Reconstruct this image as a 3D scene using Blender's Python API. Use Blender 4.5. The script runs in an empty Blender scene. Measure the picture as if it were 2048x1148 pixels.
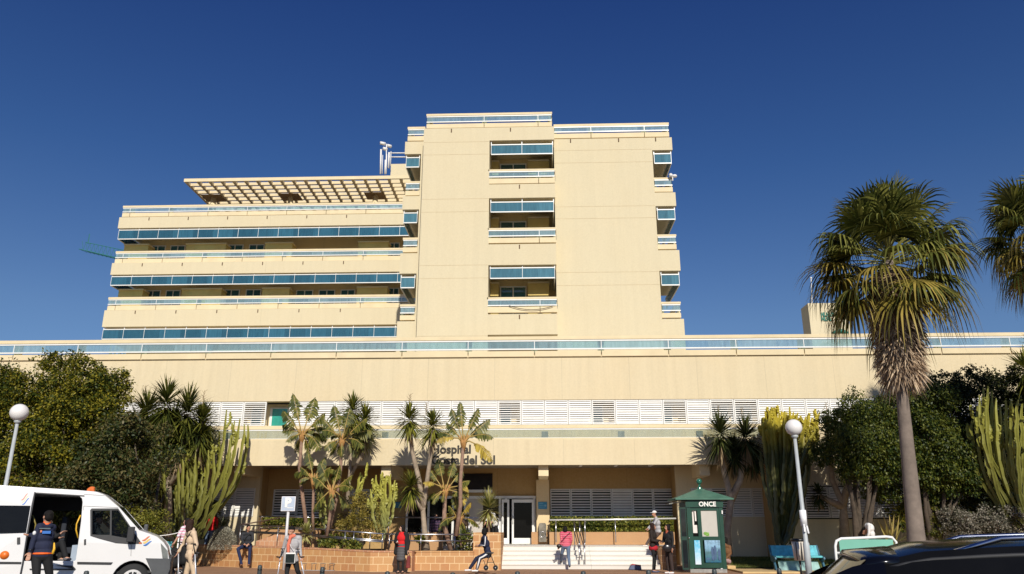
import bpy, bmesh, math, random
import numpy as np
from math import radians, sin, cos, tan, pi, atan2, sqrt
from mathutils import Vector, Matrix

# ------------------------------------------------------------------ camera, light, exposure
SC = bpy.context.scene
COL = SC.collection
CAM_H = 1.45
TH = radians(17.25)          # pitch up
PS = radians(2.0)            # yaw to the left
F, CX, CY = 1565.0, 1024.0, 574.0
cam_d = bpy.data.cameras.new('camera'); cam = bpy.data.objects.new('camera', cam_d); COL.objects.link(cam)
cam.location = (0, 0, CAM_H); cam.rotation_euler = (radians(90) + TH, 0, PS)
cam_d.sensor_width = 36; cam_d.lens = 36 * F / 2048
cam_d.clip_start = 0.1; cam_d.clip_end = 5000
SC.camera = cam

SUN_EL = radians(33.0)
SUN_AZ = radians(11.0)       # to the right of the direction behind the camera
world = bpy.data.worlds.new('World'); SC.world = world; world.use_nodes = True
wn = world.node_tree.nodes; wl = world.node_tree.links
bg = wn['Background']; bg.inputs['Strength'].default_value = 0.05
sky = wn.new('ShaderNodeTexSky'); sky.sky_type = 'NISHITA'; sky.sun_disc = False
sky.sun_elevation = SUN_EL
SUNV = Vector((sin(SUN_AZ) * cos(SUN_EL), -cos(SUN_AZ) * cos(SUN_EL), sin(SUN_EL)))
sky.sun_rotation = pi - SUN_AZ
sky.altitude = 500; sky.air_density = 1.1; sky.dust_density = 0.7; sky.ozone_density = 7.0
tint = wn.new('ShaderNodeMix'); tint.data_type = 'RGBA'; tint.blend_type = 'MULTIPLY'; tint.inputs[0].default_value = 1; tcs = wn.new('ShaderNodeTexCoord'); sps = wn.new('ShaderNodeSeparateXYZ'); rps = wn.new('ShaderNodeValToRGB')
wl.new(tcs.outputs['Generated'], sps.inputs[0]); wl.new(sps.outputs[2], rps.inputs[0]); rps.color_ramp.elements.new(0.5)   # clearer, whiter air low down
for el_, (p_, c_) in zip(rps.color_ramp.elements, ((0.24, (1.46, 1.46, 1.55, 1)), (0.42, (0.84, 1.12, 1.50, 1)), (0.62, (0.52, 0.79, 1.38, 1)))): el_.position = p_; el_.color = c_
wl.new(rps.outputs[0], tint.inputs[7])
wl.new(sky.outputs[0], tint.inputs[6]); wl.new(tint.outputs[2], bg.inputs[0])
sun_d = bpy.data.lights.new('sun', 'SUN'); sun_d.energy = 4.6; sun_d.angle = radians(0.53)
sun_d.color = (1.0, 0.945, 0.83)
sun = bpy.data.objects.new('sun', sun_d); COL.objects.link(sun)
sun.rotation_euler = SUNV.to_track_quat('Z', 'Y').to_euler(); sun.location = (10, -20, 30)
SC.view_settings.view_transform = 'Standard'; SC.view_settings.look = 'None'
SC.view_settings.gamma = 1; SC.view_settings.exposure = 0.0
SC.render.engine = 'CYCLES'
SC.cycles.use_denoising = True
SC.cycles.max_bounces = 8; SC.cycles.transparent_max_bounces = 24
SC.cycles.diffuse_bounces = 4; SC.cycles.glossy_bounces = 3; SC.cycles.transmission_bounces = 4

# ------------------------------------------------------------------ photo <-> place
_c, _s = cos(PS), sin(PS)
RV = Vector((_c, _s, 0)); HV = Vector((-_s, _c, 0))
FV = HV * cos(TH) + Vector((0, 0, sin(TH))); UV_ = HV * -sin(TH) + Vector((0, 0, cos(TH)))
def W(px, py, Y):
    """point of the vertical plane y = Y seen at pixel px, py of the photo"""
    r = FV + RV * ((px - CX) / F) + UV_ * ((CY - py) / F)
    t = Y / r.y
    return Vector((r.x * t, Y, CAM_H + r.z * t))
def Zp(py, Y, px=1024): return W(px, py, Y).z
def Xp(px, Y, z=0.0):
    k = (px - CX) / F
    return (k * (Y * _c * cos(TH) + (z - CAM_H) * sin(TH)) - Y * _s) / (_c + k * _s * cos(TH))
def G(px, Y, z=0.0): return Vector((Xp(px, Y, z), Y, z))

# ------------------------------------------------------------------ object helpers
def tag(o, label=None, cat=None, group=None, kind=None):
    if label: o['label'] = label
    if cat: o['category'] = cat
    if group: o['group'] = group
    if kind: o['kind'] = kind
    return o
def thing(name, label, cat, loc=(0, 0, 0), rz=0, group=None):
    o = bpy.data.objects.new(name, None); COL.objects.link(o)
    o.location = loc; o.rotation_euler = (0, 0, rz); o.empty_display_size = 0.2
    return tag(o, label, cat, group)
def wrap(name, me, mat=None, parent=None, local=True):
    o = bpy.data.objects.new(name, me); COL.objects.link(o)
    if mat is not None:
        me.materials.clear()
        for m in (mat if isinstance(mat, (list, tuple)) else [mat]): me.materials.append(m)
    if parent is not None:
        o.parent = parent
        if not local:
            p = parent; off = Vector()
            while p is not None: off += p.location; p = p.parent
            o.location = -off
    return o
def copy_tree(o, parent=None):
    c = o.copy(); COL.objects.link(c); c.parent = parent
    for ch in list(o.children): copy_tree(ch, c)
    return c

class MB:
    """collects simple shapes and links them as ONE mesh object"""
    def __init__(s): s.v = []; s.f = []; s.m = []; s.sm = []
    def add(s, vs, fs, m=0, smooth=False):
        n = len(s.v); s.v += [tuple(v) for v in vs]
        for f in fs: s.f.append(tuple(i + n for i in f)); s.m.append(m); s.sm.append(smooth)
        return s
    def box(s, x0, x1, y0, y1, z0, z1, m=0, R=None):
        if x0 > x1: x0, x1 = x1, x0
        if y0 > y1: y0, y1 = y1, y0
        if z0 > z1: z0, z1 = z1, z0
        vs = [Vector(p) for p in ((x0,y0,z0),(x1,y0,z0),(x1,y1,z0),(x0,y1,z0),(x0,y0,z1),(x1,y0,z1),(x1,y1,z1),(x0,y1,z1))]
        if R is not None: vs = [R @ v for v in vs]
        return s.add(vs, [(0,3,2,1),(4,5,6,7),(0,1,5,4),(1,2,6,5),(2,3,7,6),(3,0,4,7)], m)
    def tube(s, pts, rad, n=8, m=0, cap=True, squash=None, ribs=0):
        pts = [Vector(p) for p in pts]
        if not isinstance(rad, (list, tuple)): rad = [rad] * len(pts)
        rings = []; up = None
        for i, p in enumerate(pts):
            d = (pts[min(i+1, len(pts)-1)] - pts[max(i-1, 0)])
            if d.length < 1e-9: d = Vector((0, 0, 1))
            d.normalize()
            if up is None:
                up = Vector((0, 1, 0)) if abs(d.z) > 0.8 else Vector((0, 0, 1))
            a = d.cross(up)
            if a.length < 1e-4: a = d.cross(Vector((1, 0, 0)))
            a.normalize(); b = a.cross(d).normalized(); up = b
            ring = []
            for k in range(n):
                t = 2 * pi * k / n
                r = rad[i] * ((1.0 if k % 2 == 0 else 0.62) if ribs else 1)
                ring.append(p + a * (cos(t) * r) + b * (sin(t) * r * (squash or 1)))
            rings.append(ring)
        vs = [v for r in rings for v in r]; fs = []
        for i in range(len(pts) - 1):
            for k in range(n):
                fs.append((i*n+k, i*n+(k+1) % n, (i+1)*n+(k+1) % n, (i+1)*n+k))
        if cap:
            fs.append(tuple(range(n-1, -1, -1))); fs.append(tuple(range((len(pts)-1)*n, len(pts)*n)))
        return s.add(vs, fs, m, n >= 6 and not ribs)
    def lathe(s, prof, c=(0, 0, 0), n=16, m=0, smooth=True):
        """prof: list of (radius, z)"""
        vs = []; fs = []
        for r, z in prof:
            for k in range(n):
                t = 2*pi*k/n; vs.append((c[0] + r*cos(t), c[1] + r*sin(t), c[2] + z))
        for i in range(len(prof)-1):
            for k in range(n): fs.append((i*n+k, i*n+(k+1) % n, (i+1)*n+(k+1) % n, (i+1)*n+k))
        fs.append(tuple(range(n-1, -1, -1))); fs.append(tuple(range((len(prof)-1)*n, len(prof)*n)))
        return s.add(vs, fs, m, smooth)
    def ball(s, c, r, m=0, n=12, sc=(1, 1, 1)):
        k = n // 2 + 1
        prof = [(max(1e-3, sin(pi*i/k)) * r, -cos(pi*i/k) * r) for i in range(k+1)]
        base = len(s.v); s.lathe(prof, (0, 0, 0), n, m)
        for i in range(base, len(s.v)):
            v = s.v[i]; s.v[i] = (c[0] + v[0]*sc[0], c[1] + v[1]*sc[1], c[2] + v[2]*sc[2])
        return s
    def prism(s, poly, y0, y1, m=0, axis='y'):
        """extrude an (a, b) outline along an axis"""
        n = len(poly)
        if axis == 'y': vs = [(a, y0, b) for a, b in poly] + [(a, y1, b) for a, b in poly]
        elif axis == 'x': vs = [(y0, a, b) for a, b in poly] + [(y1, a, b) for a, b in poly]
        else: vs = [(a, b, y0) for a, b in poly] + [(a, b, y1) for a, b in poly]
        fs = [tuple(range(n)), tuple(range(2*n-1, n-1, -1))] + [(i, n+i, n+(i+1) % n, (i+1) % n) for i in range(n)]
        return s.add(vs, fs, m)
    def mesh(s, name, uv=True, recalc=True, origin=None):
        me = bpy.data.meshes.new(name)
        vs = s.v if origin is None else [(v[0]-origin[0], v[1]-origin[1], v[2]-origin[2]) for v in s.v]
        me.from_pydata(vs, [], s.f); me.update()
        me.polygons.foreach_set('material_index', s.m); me.polygons.foreach_set('use_smooth', s.sm)
        if recalc:
            bm = bmesh.new(); bm.from_mesh(me); bmesh.ops.recalc_face_normals(bm, faces=bm.faces); bm.to_mesh(me); bm.free()
        if uv: box_uv(me)
        return me
    def build(s, name, mat, parent=None, world=False, bevel=0, uv=True, origin=None, label=None):
        me = s.mesh(name, uv, origin=origin); o = wrap(name, me, mat, parent, not world)
        if origin is not None: o.location = origin
        if bevel:
            b = o.modifiers.new('bevel', 'BEVEL'); b.width = bevel; b.segments = 2; b.limit_method = 'ANGLE'
            b.angle_limit = radians(40)
        if label: o['label'] = label
        return o
def box_uv(me):
    nv, nl, npol = len(me.vertices), len(me.loops), len(me.polygons)
    if not npol: return
    uvl = me.uv_layers.new(name='UVMap')
    co = np.empty(nv*3, np.float32); me.vertices.foreach_get('co', co); co = co.reshape(-1, 3)
    vi = np.empty(nl, np.int32); me.loops.foreach_get('vertex_index', vi)
    nr = np.empty(npol*3, np.float32); me.polygons.foreach_get('normal', nr); nr = nr.reshape(-1, 3)
    tot = np.empty(npol, np.int32); me.polygons.foreach_get('loop_total', tot)
    ln = np.repeat(nr, tot, axis=0); p = co[vi]
    flat = np.abs(ln[:, 2]) > 0.7
    t = np.stack([-ln[:, 1], ln[:, 0]], 1); L = np.linalg.norm(t, axis=1, keepdims=True); L[L == 0] = 1; t /= L
    sgn = np.where(np.abs(t[:, :1]) > np.abs(t[:, 1:]), np.sign(t[:, :1]), np.sign(t[:, 1:])); t *= sgn
    u = np.where(flat, p[:, 0], p[:, 0]*t[:, 0] + p[:, 1]*t[:, 1]); w = np.where(flat, p[:, 1], p[:, 2])
    uvl.data.foreach_set('uv', np.stack([u, w], 1).astype(np.float32).ravel())
def strips(name, V, nper, mat, parent=None, two_mat=None, smooth=False):
    """V: array (n, nper, 3) of polygon corners -> one mesh of loose faces"""
    V = np.asarray(V, np.float32); n = V.shape[0]
    me = bpy.data.meshes.new(name); me.vertices.add(n*nper); me.loops.add(n*nper); me.polygons.add(n)
    me.vertices.foreach_set('co', V.reshape(-1)); me.loops.foreach_set('vertex_index', np.arange(n*nper, dtype=np.int32))
    me.polygons.foreach_set('loop_start', np.arange(0, n*nper, nper, dtype=np.int32))
    me.update(calc_edges=True); me.validate()
    return wrap(name, me, mat, parent)
def grids(name, V, mat, parent=None):
    """V: (n, rows, 2, 3) ribbons -> one mesh (each ribbon an island)"""
    V = np.asarray(V, np.float32); n, r = V.shape[:2]
    me = bpy.data.meshes.new(name); nf = n*(r-1)
    me.vertices.add(n*r*2); me.loops.add(nf*4); me.polygons.add(nf)
    me.vertices.foreach_set('co', V.reshape(-1))
    b = (np.arange(n)*r*2)[:, None] + (np.arange(r-1)*2)[None]
    q = np.stack([b, b+1, b+3, b+2], -1).astype(np.int32)
    me.loops.foreach_set('vertex_index', q.ravel()); me.polygons.foreach_set('loop_start', np.arange(0, nf*4, 4, dtype=np.int32))
    me.update(calc_edges=True)
    me.polygons.foreach_set('use_smooth', np.ones(nf, bool))
    return wrap(name, me, mat, parent)

# ------------------------------------------------------------------ materials
def lin(c):
    return tuple((x/12.92 if x <= 0.04045 else ((x+0.055)/1.055)**2.4) for x in (v/255 for v in c))
def S(r, g, b): return lin((r, g, b)) + (1,)
class NT:
    def __init__(s, name):
        s.mat = bpy.data.materials.new(name); s.mat.use_nodes = True
        s.n = s.mat.node_tree.nodes; s.l = s.mat.node_tree.links
        s.b = s.n['Principled BSDF']; s.out = s.n['Material Output']
    def node(s, t, **kw):
        nd = s.n.new(t)
        for k, v in kw.items():
            if k.startswith('i_'): nd.inputs[k[2:].replace('_', ' ')].default_value = v
            else: setattr(nd, k, v)
        return nd
    def link(s, a, b): s.l.new(a, b)
    def coord(s, kind='Object'): return s.node('ShaderNodeTexCoord').outputs[kind]
    def mapping(s, src, scale=(1, 1, 1), loc=(0, 0, 0)):
        m = s.node('ShaderNodeMapping'); m.inputs['Scale'].default_value = scale; m.inputs['Location'].default_value = loc
        s.link(src, m.inputs[0]); return m.outputs[0]
    def noise(s, src, scale, detail=4, rough=0.6):
        n = s.node('ShaderNodeTexNoise'); n.inputs['Scale'].default_value = scale
        n.inputs['Detail'].default_value = detail; n.inputs['Roughness'].default_value = rough
        s.link(src, n.inputs['Vector']); return n.outputs['Fac']
    def ramp(s, src, stops, interp='LINEAR'):
        r = s.node('ShaderNodeValToRGB'); r.color_ramp.interpolation = interp; e = r.color_ramp.elements
        while len(e) < len(stops): e.new(0.5)
        for el, (p, c) in zip(e, stops): el.position = p; el.color = c if len(c) == 4 else tuple(c) + (1,)
        s.link(src, r.inputs[0]); return r.outputs[0]
    def mix(s, fac, a, b, mode='MIX'):
        m = s.node('ShaderNodeMix', data_type='RGBA', blend_type=mode)
        for src, i in ((fac, 0), (a, 6), (b, 7)):
            if hasattr(src, 'is_linked') or hasattr(src, 'links'): s.link(src, m.inputs[i])
            else: m.inputs[i].default_value = src
        return m.outputs[2]
    def bump(s, h, strength=0.3, dist=0.02):
        b = s.node('ShaderNodeBump'); b.inputs['Strength'].default_value = strength; b.inputs['Distance'].default_value = dist
        s.link(h, b.inputs['Height']); s.link(b.outputs[0], s.b.inputs['Normal'])
_mats = {}
def mat(name, col, rough=0.6, var=0.12, scale=3.0, metal=0.0, bump=0.0, bscale=40, coat=0.0, spec=None):
    """plain procedural surface with a little tone variation"""
    if name in _mats: return _mats[name]
    t = NT(name); c = t.coord(); n = t.noise(c, scale)
    a = tuple(min(1, x*(1+var)) for x in col[:3]) + (1,); b = tuple(x*(1-var) for x in col[:3]) + (1,)
    t.link(t.ramp(n, [(0.3, b), (0.7, a)]), t.b.inputs['Base Color'])
    t.b.inputs['Roughness'].default_value = rough; t.b.inputs['Metallic'].default_value = metal
    if coat: t.b.inputs['Coat Weight'].default_value = coat; t.b.inputs['Coat Roughness'].default_value = 0.05
    if spec is not None: t.b.inputs['Specular IOR Level'].default_value = spec
    if bump: t.bump(t.noise(c, bscale, 3), bump, 0.01)
    _mats[name] = t.mat; return t.mat
def leaf_mat(name, dark, mid, light, transl=0.25, rough=0.45, hi=0.62):
    """per-leaf colour variation and a little light passing through"""
    if name in _mats: return _mats[name]
    t = NT(name); g = t.node('ShaderNodeNewGeometry'); c = t.coord('Object')
    clump = t.noise(c, 1.1, 3); r = g.outputs['Random Per Island']
    m = t.node('ShaderNodeMath', operation='MULTIPLY_ADD'); t.link(clump, m.inputs[0]); m.inputs[1].default_value = 0.9
    m2 = t.node('ShaderNodeMath', operation='MULTIPLY_ADD'); t.link(r, m2.inputs[0]); m2.inputs[1].default_value = 0.55; m2.inputs[2].default_value = -0.22
    t.link(m2.outputs[0], m.inputs[2])
    colr = t.ramp(m.outputs[0], [(0.15, dark), (0.42, mid), (hi+0.1, light)])
    t.link(colr, t.b.inputs['Base Color']); t.b.inputs['Roughness'].default_value = max(rough, 0.5); t.b.inputs['Specular IOR Level'].default_value = 0.28
    tr = t.node('ShaderNodeBsdfTranslucent'); t.link(colr, tr.inputs[0])
    mx = t.node('ShaderNodeMixShader'); mx.inputs[0].default_value = transl
    t.link(t.b.outputs[0], mx.inputs[1]); t.link(tr.outputs[0], mx.inputs[2]); t.link(mx.outputs[0], t.out.inputs[0])
    _mats[name] = t.mat; return t.mat
def glass_mat(name, tint, body, opac=0.25, refl=0.12, rough=0.02, fk=0.8):
    """sheet glass: lets the view through tinted, reflects, carries a thin film of dirt colour"""
    if name in _mats: return _mats[name]
    t = NT(name); n = t.n; n.remove(t.b)
    tr = t.node('ShaderNodeBsdfTransparent'); tr.inputs[0].default_value = tint
    di = t.node('ShaderNodeBsdfDiffuse')
    ns = t.noise(t.mapping(t.coord(), (9, 9, 1.2)), 1.0, 4)
    dark = tuple(x*0.82 for x in body[:3]) + (1,); lite = tuple(min(1, x*1.2) for x in body[:3]) + (1,)
    t.link(t.ramp(ns, [(0.3, dark), (0.7, lite)]), di.inputs[0])
    m1 = t.node('ShaderNodeMixShader'); sx_ = t.node('ShaderNodeSeparateXYZ'); t.link(t.coord(), sx_.inputs[0])
    dv = t.node('ShaderNodeMath', operation='MULTIPLY'); dv.inputs[1].default_value = 0.66; t.link(sx_.outputs[0], dv.inputs[0])
    fl = t.node('ShaderNodeMath', operation='FLOOR'); t.link(dv.outputs[0], fl.inputs[0]); wnz = t.node('ShaderNodeTexWhiteNoise', noise_dimensions='1D'); t.link(fl.outputs[0], wnz.inputs['W'])
    op_ = t.node('ShaderNodeMath', operation='MULTIPLY_ADD'); t.link(wnz.outputs[0], op_.inputs[0]); op_.inputs[1].default_value = opac*0.5; op_.inputs[2].default_value = opac*0.75; t.link(op_.outputs[0], m1.inputs[0])
    t.link(tr.outputs[0], m1.inputs[1]); t.link(di.outputs[0], m1.inputs[2])
    gl = t.node('ShaderNodeBsdfGlossy'); gl.inputs['Roughness'].default_value = rough; gl.inputs[0].default_value = (0.9, 0.95, 1, 1)
    fr = t.node('ShaderNodeLayerWeight'); fr.inputs[0].default_value = 0.25
    ma = t.node('ShaderNodeMath', operation='MULTIPLY_ADD'); t.link(fr.outputs['Fresnel'], ma.inputs[0])
    ma.inputs[1].default_value = fk; ma.inputs[2].default_value = refl*0.5
    m2 = t.node('ShaderNodeMixShader'); t.link(ma.outputs[0], m2.inputs[0])
    t.link(m1.outputs[0], m2.inputs[1]); t.link(gl.outputs[0], m2.inputs[2]); t.link(m2.outputs[0], t.out.inputs[0])
    _mats[name] = t.mat; return t.mat
def wall_mat(name, col, rib=0.38, stain=0.7, joint=0.0):
    """painted concrete: faint vertical board joints, soft streaks that run down, blotches"""
    if name in _mats: return _mats[name]
    t = NT(name); uv = t.coord('UV'); c = t.coord()
    sep = t.node('ShaderNodeSeparateXYZ'); t.link(uv, sep.inputs[0])
    streak = t.noise(t.mapping(c, (2.2, 2.2, 0.12)), 1.3, 5, 0.65)
    blotch = t.noise(c, 0.35, 5, 0.6)
    fine = t.noise(c, 14, 3)
    base = t.ramp(streak, [(0.35, tuple(x*(1-0.10*stain) for x in col[:3])), (0.62, col)])
    warm = tuple((col[0]*0.97, col[1]*0.90, col[2]*0.80))
    base = t.mix(t.ramp(blotch, [(0.45, (0, 0, 0)), (0.75, (stain*0.55,)*3)]), base, warm + (1,))
    drip = t.noise(t.mapping(c, (3.5, 3.5, 0.07)), 1.6, 6, 0.7)
    base = t.mix(t.ramp(drip, [(0.56, (0, 0, 0)), (0.74, (0.30*stain,)*3)]), base, (col[0]*0.72, col[1]*0.66, col[2]*0.55, 1))
    base = t.mix(0.06, base, t.ramp(fine, [(0.3, (0.3, 0.25, 0.16)), (0.7, (1, 0.9, 0.7))]))
    # board joints
    m = t.node('ShaderNodeMath', operation='MODULO'); ab = t.node('ShaderNodeMath', operation='ADD'); ab.inputs[1].default_value = 500
    t.link(sep.outputs[0], ab.inputs[0]); t.link(ab.outputs[0], m.inputs[0]); m.inputs[1].default_value = 3.0 if not joint else joint
    lt = t.node('ShaderNodeMath', operation='LESS_THAN'); t.link(m.outputs[0], lt.inputs[0]); lt.inputs[1].default_value = 0.035
    mm = t.node('ShaderNodeMath', operation='MULTIPLY'); t.link(lt.outputs[0], mm.inputs[0]); mm.inputs[1].default_value = 0.22
    base = t.mix(mm.outputs[0], base, tuple(x*0.5 for x in col[:3]) + (1,))
    t.link(base, t.b.inputs['Base Color']); t.b.inputs['Roughness'].default_value = 0.85
    w = t.node('ShaderNodeMath', operation='SINE'); mu = t.node('ShaderNodeMath', operation='MULTIPLY')
    t.link(sep.outputs[0], mu.inputs[0]); mu.inputs[1].default_value = 2*pi/rib; t.link(mu.outputs[0], w.inputs[0])
    ad = t.node('ShaderNodeMath', operation='MULTIPLY_ADD'); t.link(w.outputs[0], ad.inputs[0]); ad.inputs[1].default_value = 0.15
    t.link(fine, ad.inputs[2]); t.bump(ad.outputs[0], 0.12, 0.01)
    _mats[name] = t.mat; return t.mat
def tile_mat(name, bw, bh, cols, mortar, msize=0.02, off=0.5, rough=0.7, bias=0.0):
    if name in _mats: return _mats[name]
    t = NT(name); uv = t.coord('UV')
    b = t.node('ShaderNodeTexBrick', offset=off)
    b.inputs['Scale'].default_value = 1; b.inputs['Brick Width'].default_value = bw; b.inputs['Row Height'].default_value = bh
    b.inputs['Mortar Size'].default_value = msize; b.inputs['Mortar Smooth'].default_value = 0.2; b.inputs['Bias'].default_value = bias
    b.inputs['Color1'].default_value = cols[0]; b.inputs['Color2'].default_value = cols[1]; b.inputs['Mortar'].default_value = mortar
    t.link(uv, b.inputs['Vector'])
    n = t.noise(t.coord(), 2.5, 5); f = t.noise(t.coord(), 60, 2)
    c = t.mix(t.ramp(n, [(0.35, (0, 0, 0)), (0.7, (0.35, 0.35, 0.35))]), b.outputs['Color'], cols[2])
    c = t.mix(0.1, c, t.ramp(f, [(0.3, (0.15, 0.1, 0.06)), (0.7, (1, 0.9, 0.75))]))
    t.link(c, t.b.inputs['Base Color']); t.b.inputs['Roughness'].default_value = rough
    inv = t.node('ShaderNodeMath', operation='MULTIPLY_ADD'); t.link(b.outputs['Fac'], inv.inputs[0]); inv.inputs[1].default_value = -1; inv.inputs[2].default_value = 1
    t.bump(inv.outputs[0], 0.4, 0.006)
    _mats[name] = t.mat; return t.mat

CREAM = (0.69, 0.575, 0.375, 1)
M_wall = wall_mat('cream_wall', CREAM)
M_wall2 = wall_mat('cream_tower_wall', (0.645, 0.555, 0.372, 1), rib=0.5, stain=0.4, joint=30.0)
M_trim = mat('cream_trim', (0.715, 0.59, 0.375, 1), 0.8, 0.07, 1.2, bump=0.1)
M_white = mat('white_paint', (0.82, 0.80, 0.76, 1), 0.5, 0.05)
M_whitemetal = mat('white_metal', (0.78, 0.77, 0.74, 1), 0.35, 0.05)
M_steel = mat('stainless_steel', (0.55, 0.54, 0.55, 1), 0.3, 0.1, 5, metal=1.0)
M_black = mat('black_paint', (0.012, 0.012, 0.013, 1), 0.4, 0.2)
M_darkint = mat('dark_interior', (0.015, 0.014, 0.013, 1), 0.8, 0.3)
M_winglass = mat('window_glass', (0.045, 0.12, 0.13, 1), 0.06, 0.3, 0.8, spec=0.8)
M_visor = glass_mat('blue_glass', (0.16, 0.40, 0.50, 1), (0.055, 0.19, 0.27, 1), 0.52, 0.10)
M_rail_glass = glass_mat('clear_glass', (0.62, 0.82, 0.88, 1), (0.42, 0.54, 0.56, 1), 0.36, 0.10)
M_visor_t = glass_mat('tower_blue_glass', (0.22, 0.46, 0.54, 1), (0.12, 0.29, 0.36, 1), 0.58, 0.10)
M_low_glass = glass_mat('pale_glass', (0.80, 0.86, 0.82, 1), (0.44, 0.46, 0.40, 1), 0.22, 0.08)

# ------------------------------------------------------------------ ground
def ground_mat():
    t = NT('paving'); uv = t.coord('UV')
    b = t.node('ShaderNodeTexBrick', offset=0.5)
    for k, v in (('Scale', 1), ('Brick Width', 0.4), ('Row Height', 0.2), ('Mortar Size', 0.008), ('Bias', -0.2)): b.inputs[k].default_value = v
    b.inputs['Color1'].default_value = (0.34, 0.18, 0.095, 1); b.inputs['Color2'].default_value = (0.28, 0.14, 0.072, 1)
    b.inputs['Mortar'].default_value = (0.17, 0.11, 0.08, 1); t.link(uv, b.inputs[0])
    n = t.noise(t.coord(), 0.8, 6); f = t.noise(t.coord(), 30, 3)
    c = t.mix(t.ramp(n, [(0.4, (0, 0, 0)), (0.7, (0.5, 0.5, 0.5))]), b.outputs[0], (0.40, 0.23, 0.125, 1))
    c = t.mix(t.ramp(f, [(0.62, (0, 0, 0)), (0.8, (0.35, 0.35, 0.35))]), c, (0.12, 0.08, 0.06, 1))
    t.link(c, t.b.inputs['Base Color']); t.b.inputs['Roughness'].default_value = 0.9
    return t.mat
def sheet(name, pts, z, m, kind='structure'):
    mb = MB(); mb.add([(x, y, z) for x, y in pts], [tuple(range(len(pts)))])
    return tag(mb.build(name, m), kind=kind)
M_asphalt = mat('asphalt', (0.055, 0.053, 0.052, 1), 0.9, 0.25, 0.8, bump=0.4, bscale=60)
M_earth = mat('earth', (0.14, 0.085, 0.05, 1), 0.95, 0.35, 2, bump=0.5, bscale=25)
M_soil = mat('soil', (0.10, 0.062, 0.036, 1), 0.95, 0.4, 3, bump=0.6, bscale=25)
sheet('ground', [(-600, -600), (600, -600), (600, 900), (-600, 900)], -0.03, mat('far_ground', (0.22, 0.18, 0.12, 1), 0.95, 0.2, 0.05))
sheet('road', [(-90, -8), (90, -8), (90, 22.2), (-90, 22.2)], -0.02, M_asphalt)
kb = MB(); kb.box(-90, 90, 22.2, 22.4, -0.03, 0.012)
tag(kb.build('kerb', mat('kerb_stone', (0.40, 0.38, 0.34, 1), 0.8, 0.15, 2)), kind='structure')
sheet('pavement', [(-90, 22.4), (90, 22.4), (90, 38), (-90, 38)], 0.0, ground_mat())

# ------------------------------------------------------------------ the hospital
B = thing('hospital_building', 'large cream hospital with stepped balcony bands, tall central block and low front wing', 'hospital', (0, 36, 0))
def part(mb, name, m, parent=B, **kw): return mb.build(name, m, parent, world=True, **kw)
PW = 34.6            # podium wall plane
FY = 33.9            # fascia plane over the entrance
XL, XR = -46.0, 44.0
def zc(py, Y): return Zp(py, Y, 1000)

# podium upper wall and long parapet
z_cap1, z_cap0 = zc(673.5, 34.52), zc(680, 34.52)
z_g1, z_g0 = zc(682.5, 34.52), zc(699, 34.52)
z_b1, z_b0 = zc(702.5, 34.52), zc(713.5, 34.52)
z_w1, z_w0 = zc(715.5, PW), zc(800, PW)
z_l0 = zc(849.5, PW)
z_roof = z_w1
mb = MB(); mb.box(XL, XR, PW, PW+0.4, z_w0, z_w1); part(mb, 'upper_wall', M_wall)
mb = MB(); mb.box(XL, XR, PW-0.03, PW+0.5, z_w1, z_w1+0.10); part(mb, 'wall_coping', M_trim)
mb = MB(); mb.box(XL, XR, PW+0.5, 60, z_w1-0.3, z_w1+0.05); part(mb, 'podium_roof', mat('roof_gravel', (0.45, 0.40, 0.32, 1), 0.95))
JX = []
x = Xp(804, 34.52, z_b1)
while x > XL: x -= 3.0
while x < XR: JX.append(x); x += 3.0
def parapet(x0, x1, yf, zs, joints, parent=B, depth=0.22, side=None):
    """low beam between posts, glass strip with white rails, cap beam; zs = beam0, beam1, glass0, glass1, cap0, cap1"""
    b0, b1, g0, g1, c0, c1 = zs
    cp = MB(); cp.box(x0, x1, yf-0.03, yf+depth+0.06, c0, c1); cap = part(cp, 'parapet_cap', M_trim, parent)
    bm_ = MB(); xs = [x0] + [j for j in joints if x0+0.3 < j < x1-0.3] + [x1]
    for a, b in zip(xs[:-1], xs[1:]): bm_.box(a+0.02, b-0.02, yf, yf+depth, b0, b1)
    for j in xs[1:-1]: bm_.box(j-0.14, j+0.14, yf+depth+0.003, yf+depth+0.2, b0+0.01, c0)
    bm_.box(x0+0.03, x0+0.18, yf+depth+0.003, yf+depth+0.2, b0+0.01, c0); bm_.box(x1-0.18, x1-0.03, yf+depth+0.003, yf+depth+0.2, b0+0.01, c0)
    part(bm_, 'parapet_beam', M_trim, parent)
    rl = MB()
    for z in (g0, g1): rl.box(x0+0.03, x1-0.03, yf-0.035, yf+0.02, z-0.03, z+0.03)
    for j in xs[1:-1]: rl.box(j-0.015, j+0.015, yf-0.03, yf+0.015, g0+0.03, g1-0.03)
    rail = part(rl, 'glass_rail', M_whitemetal, parent)
    gl = MB(); gl.box(x0+0.05, x1-0.05, yf-0.012, yf-0.004, g0+0.03, g1-0.03)
    g = part(gl, 'glass_strip', M_rail_glass, parent)
    return cap
parapet(XL, XR, 34.52, (z_b0, z_b1, z_g0, z_g1, z_cap0, z_cap1), JX)

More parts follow.
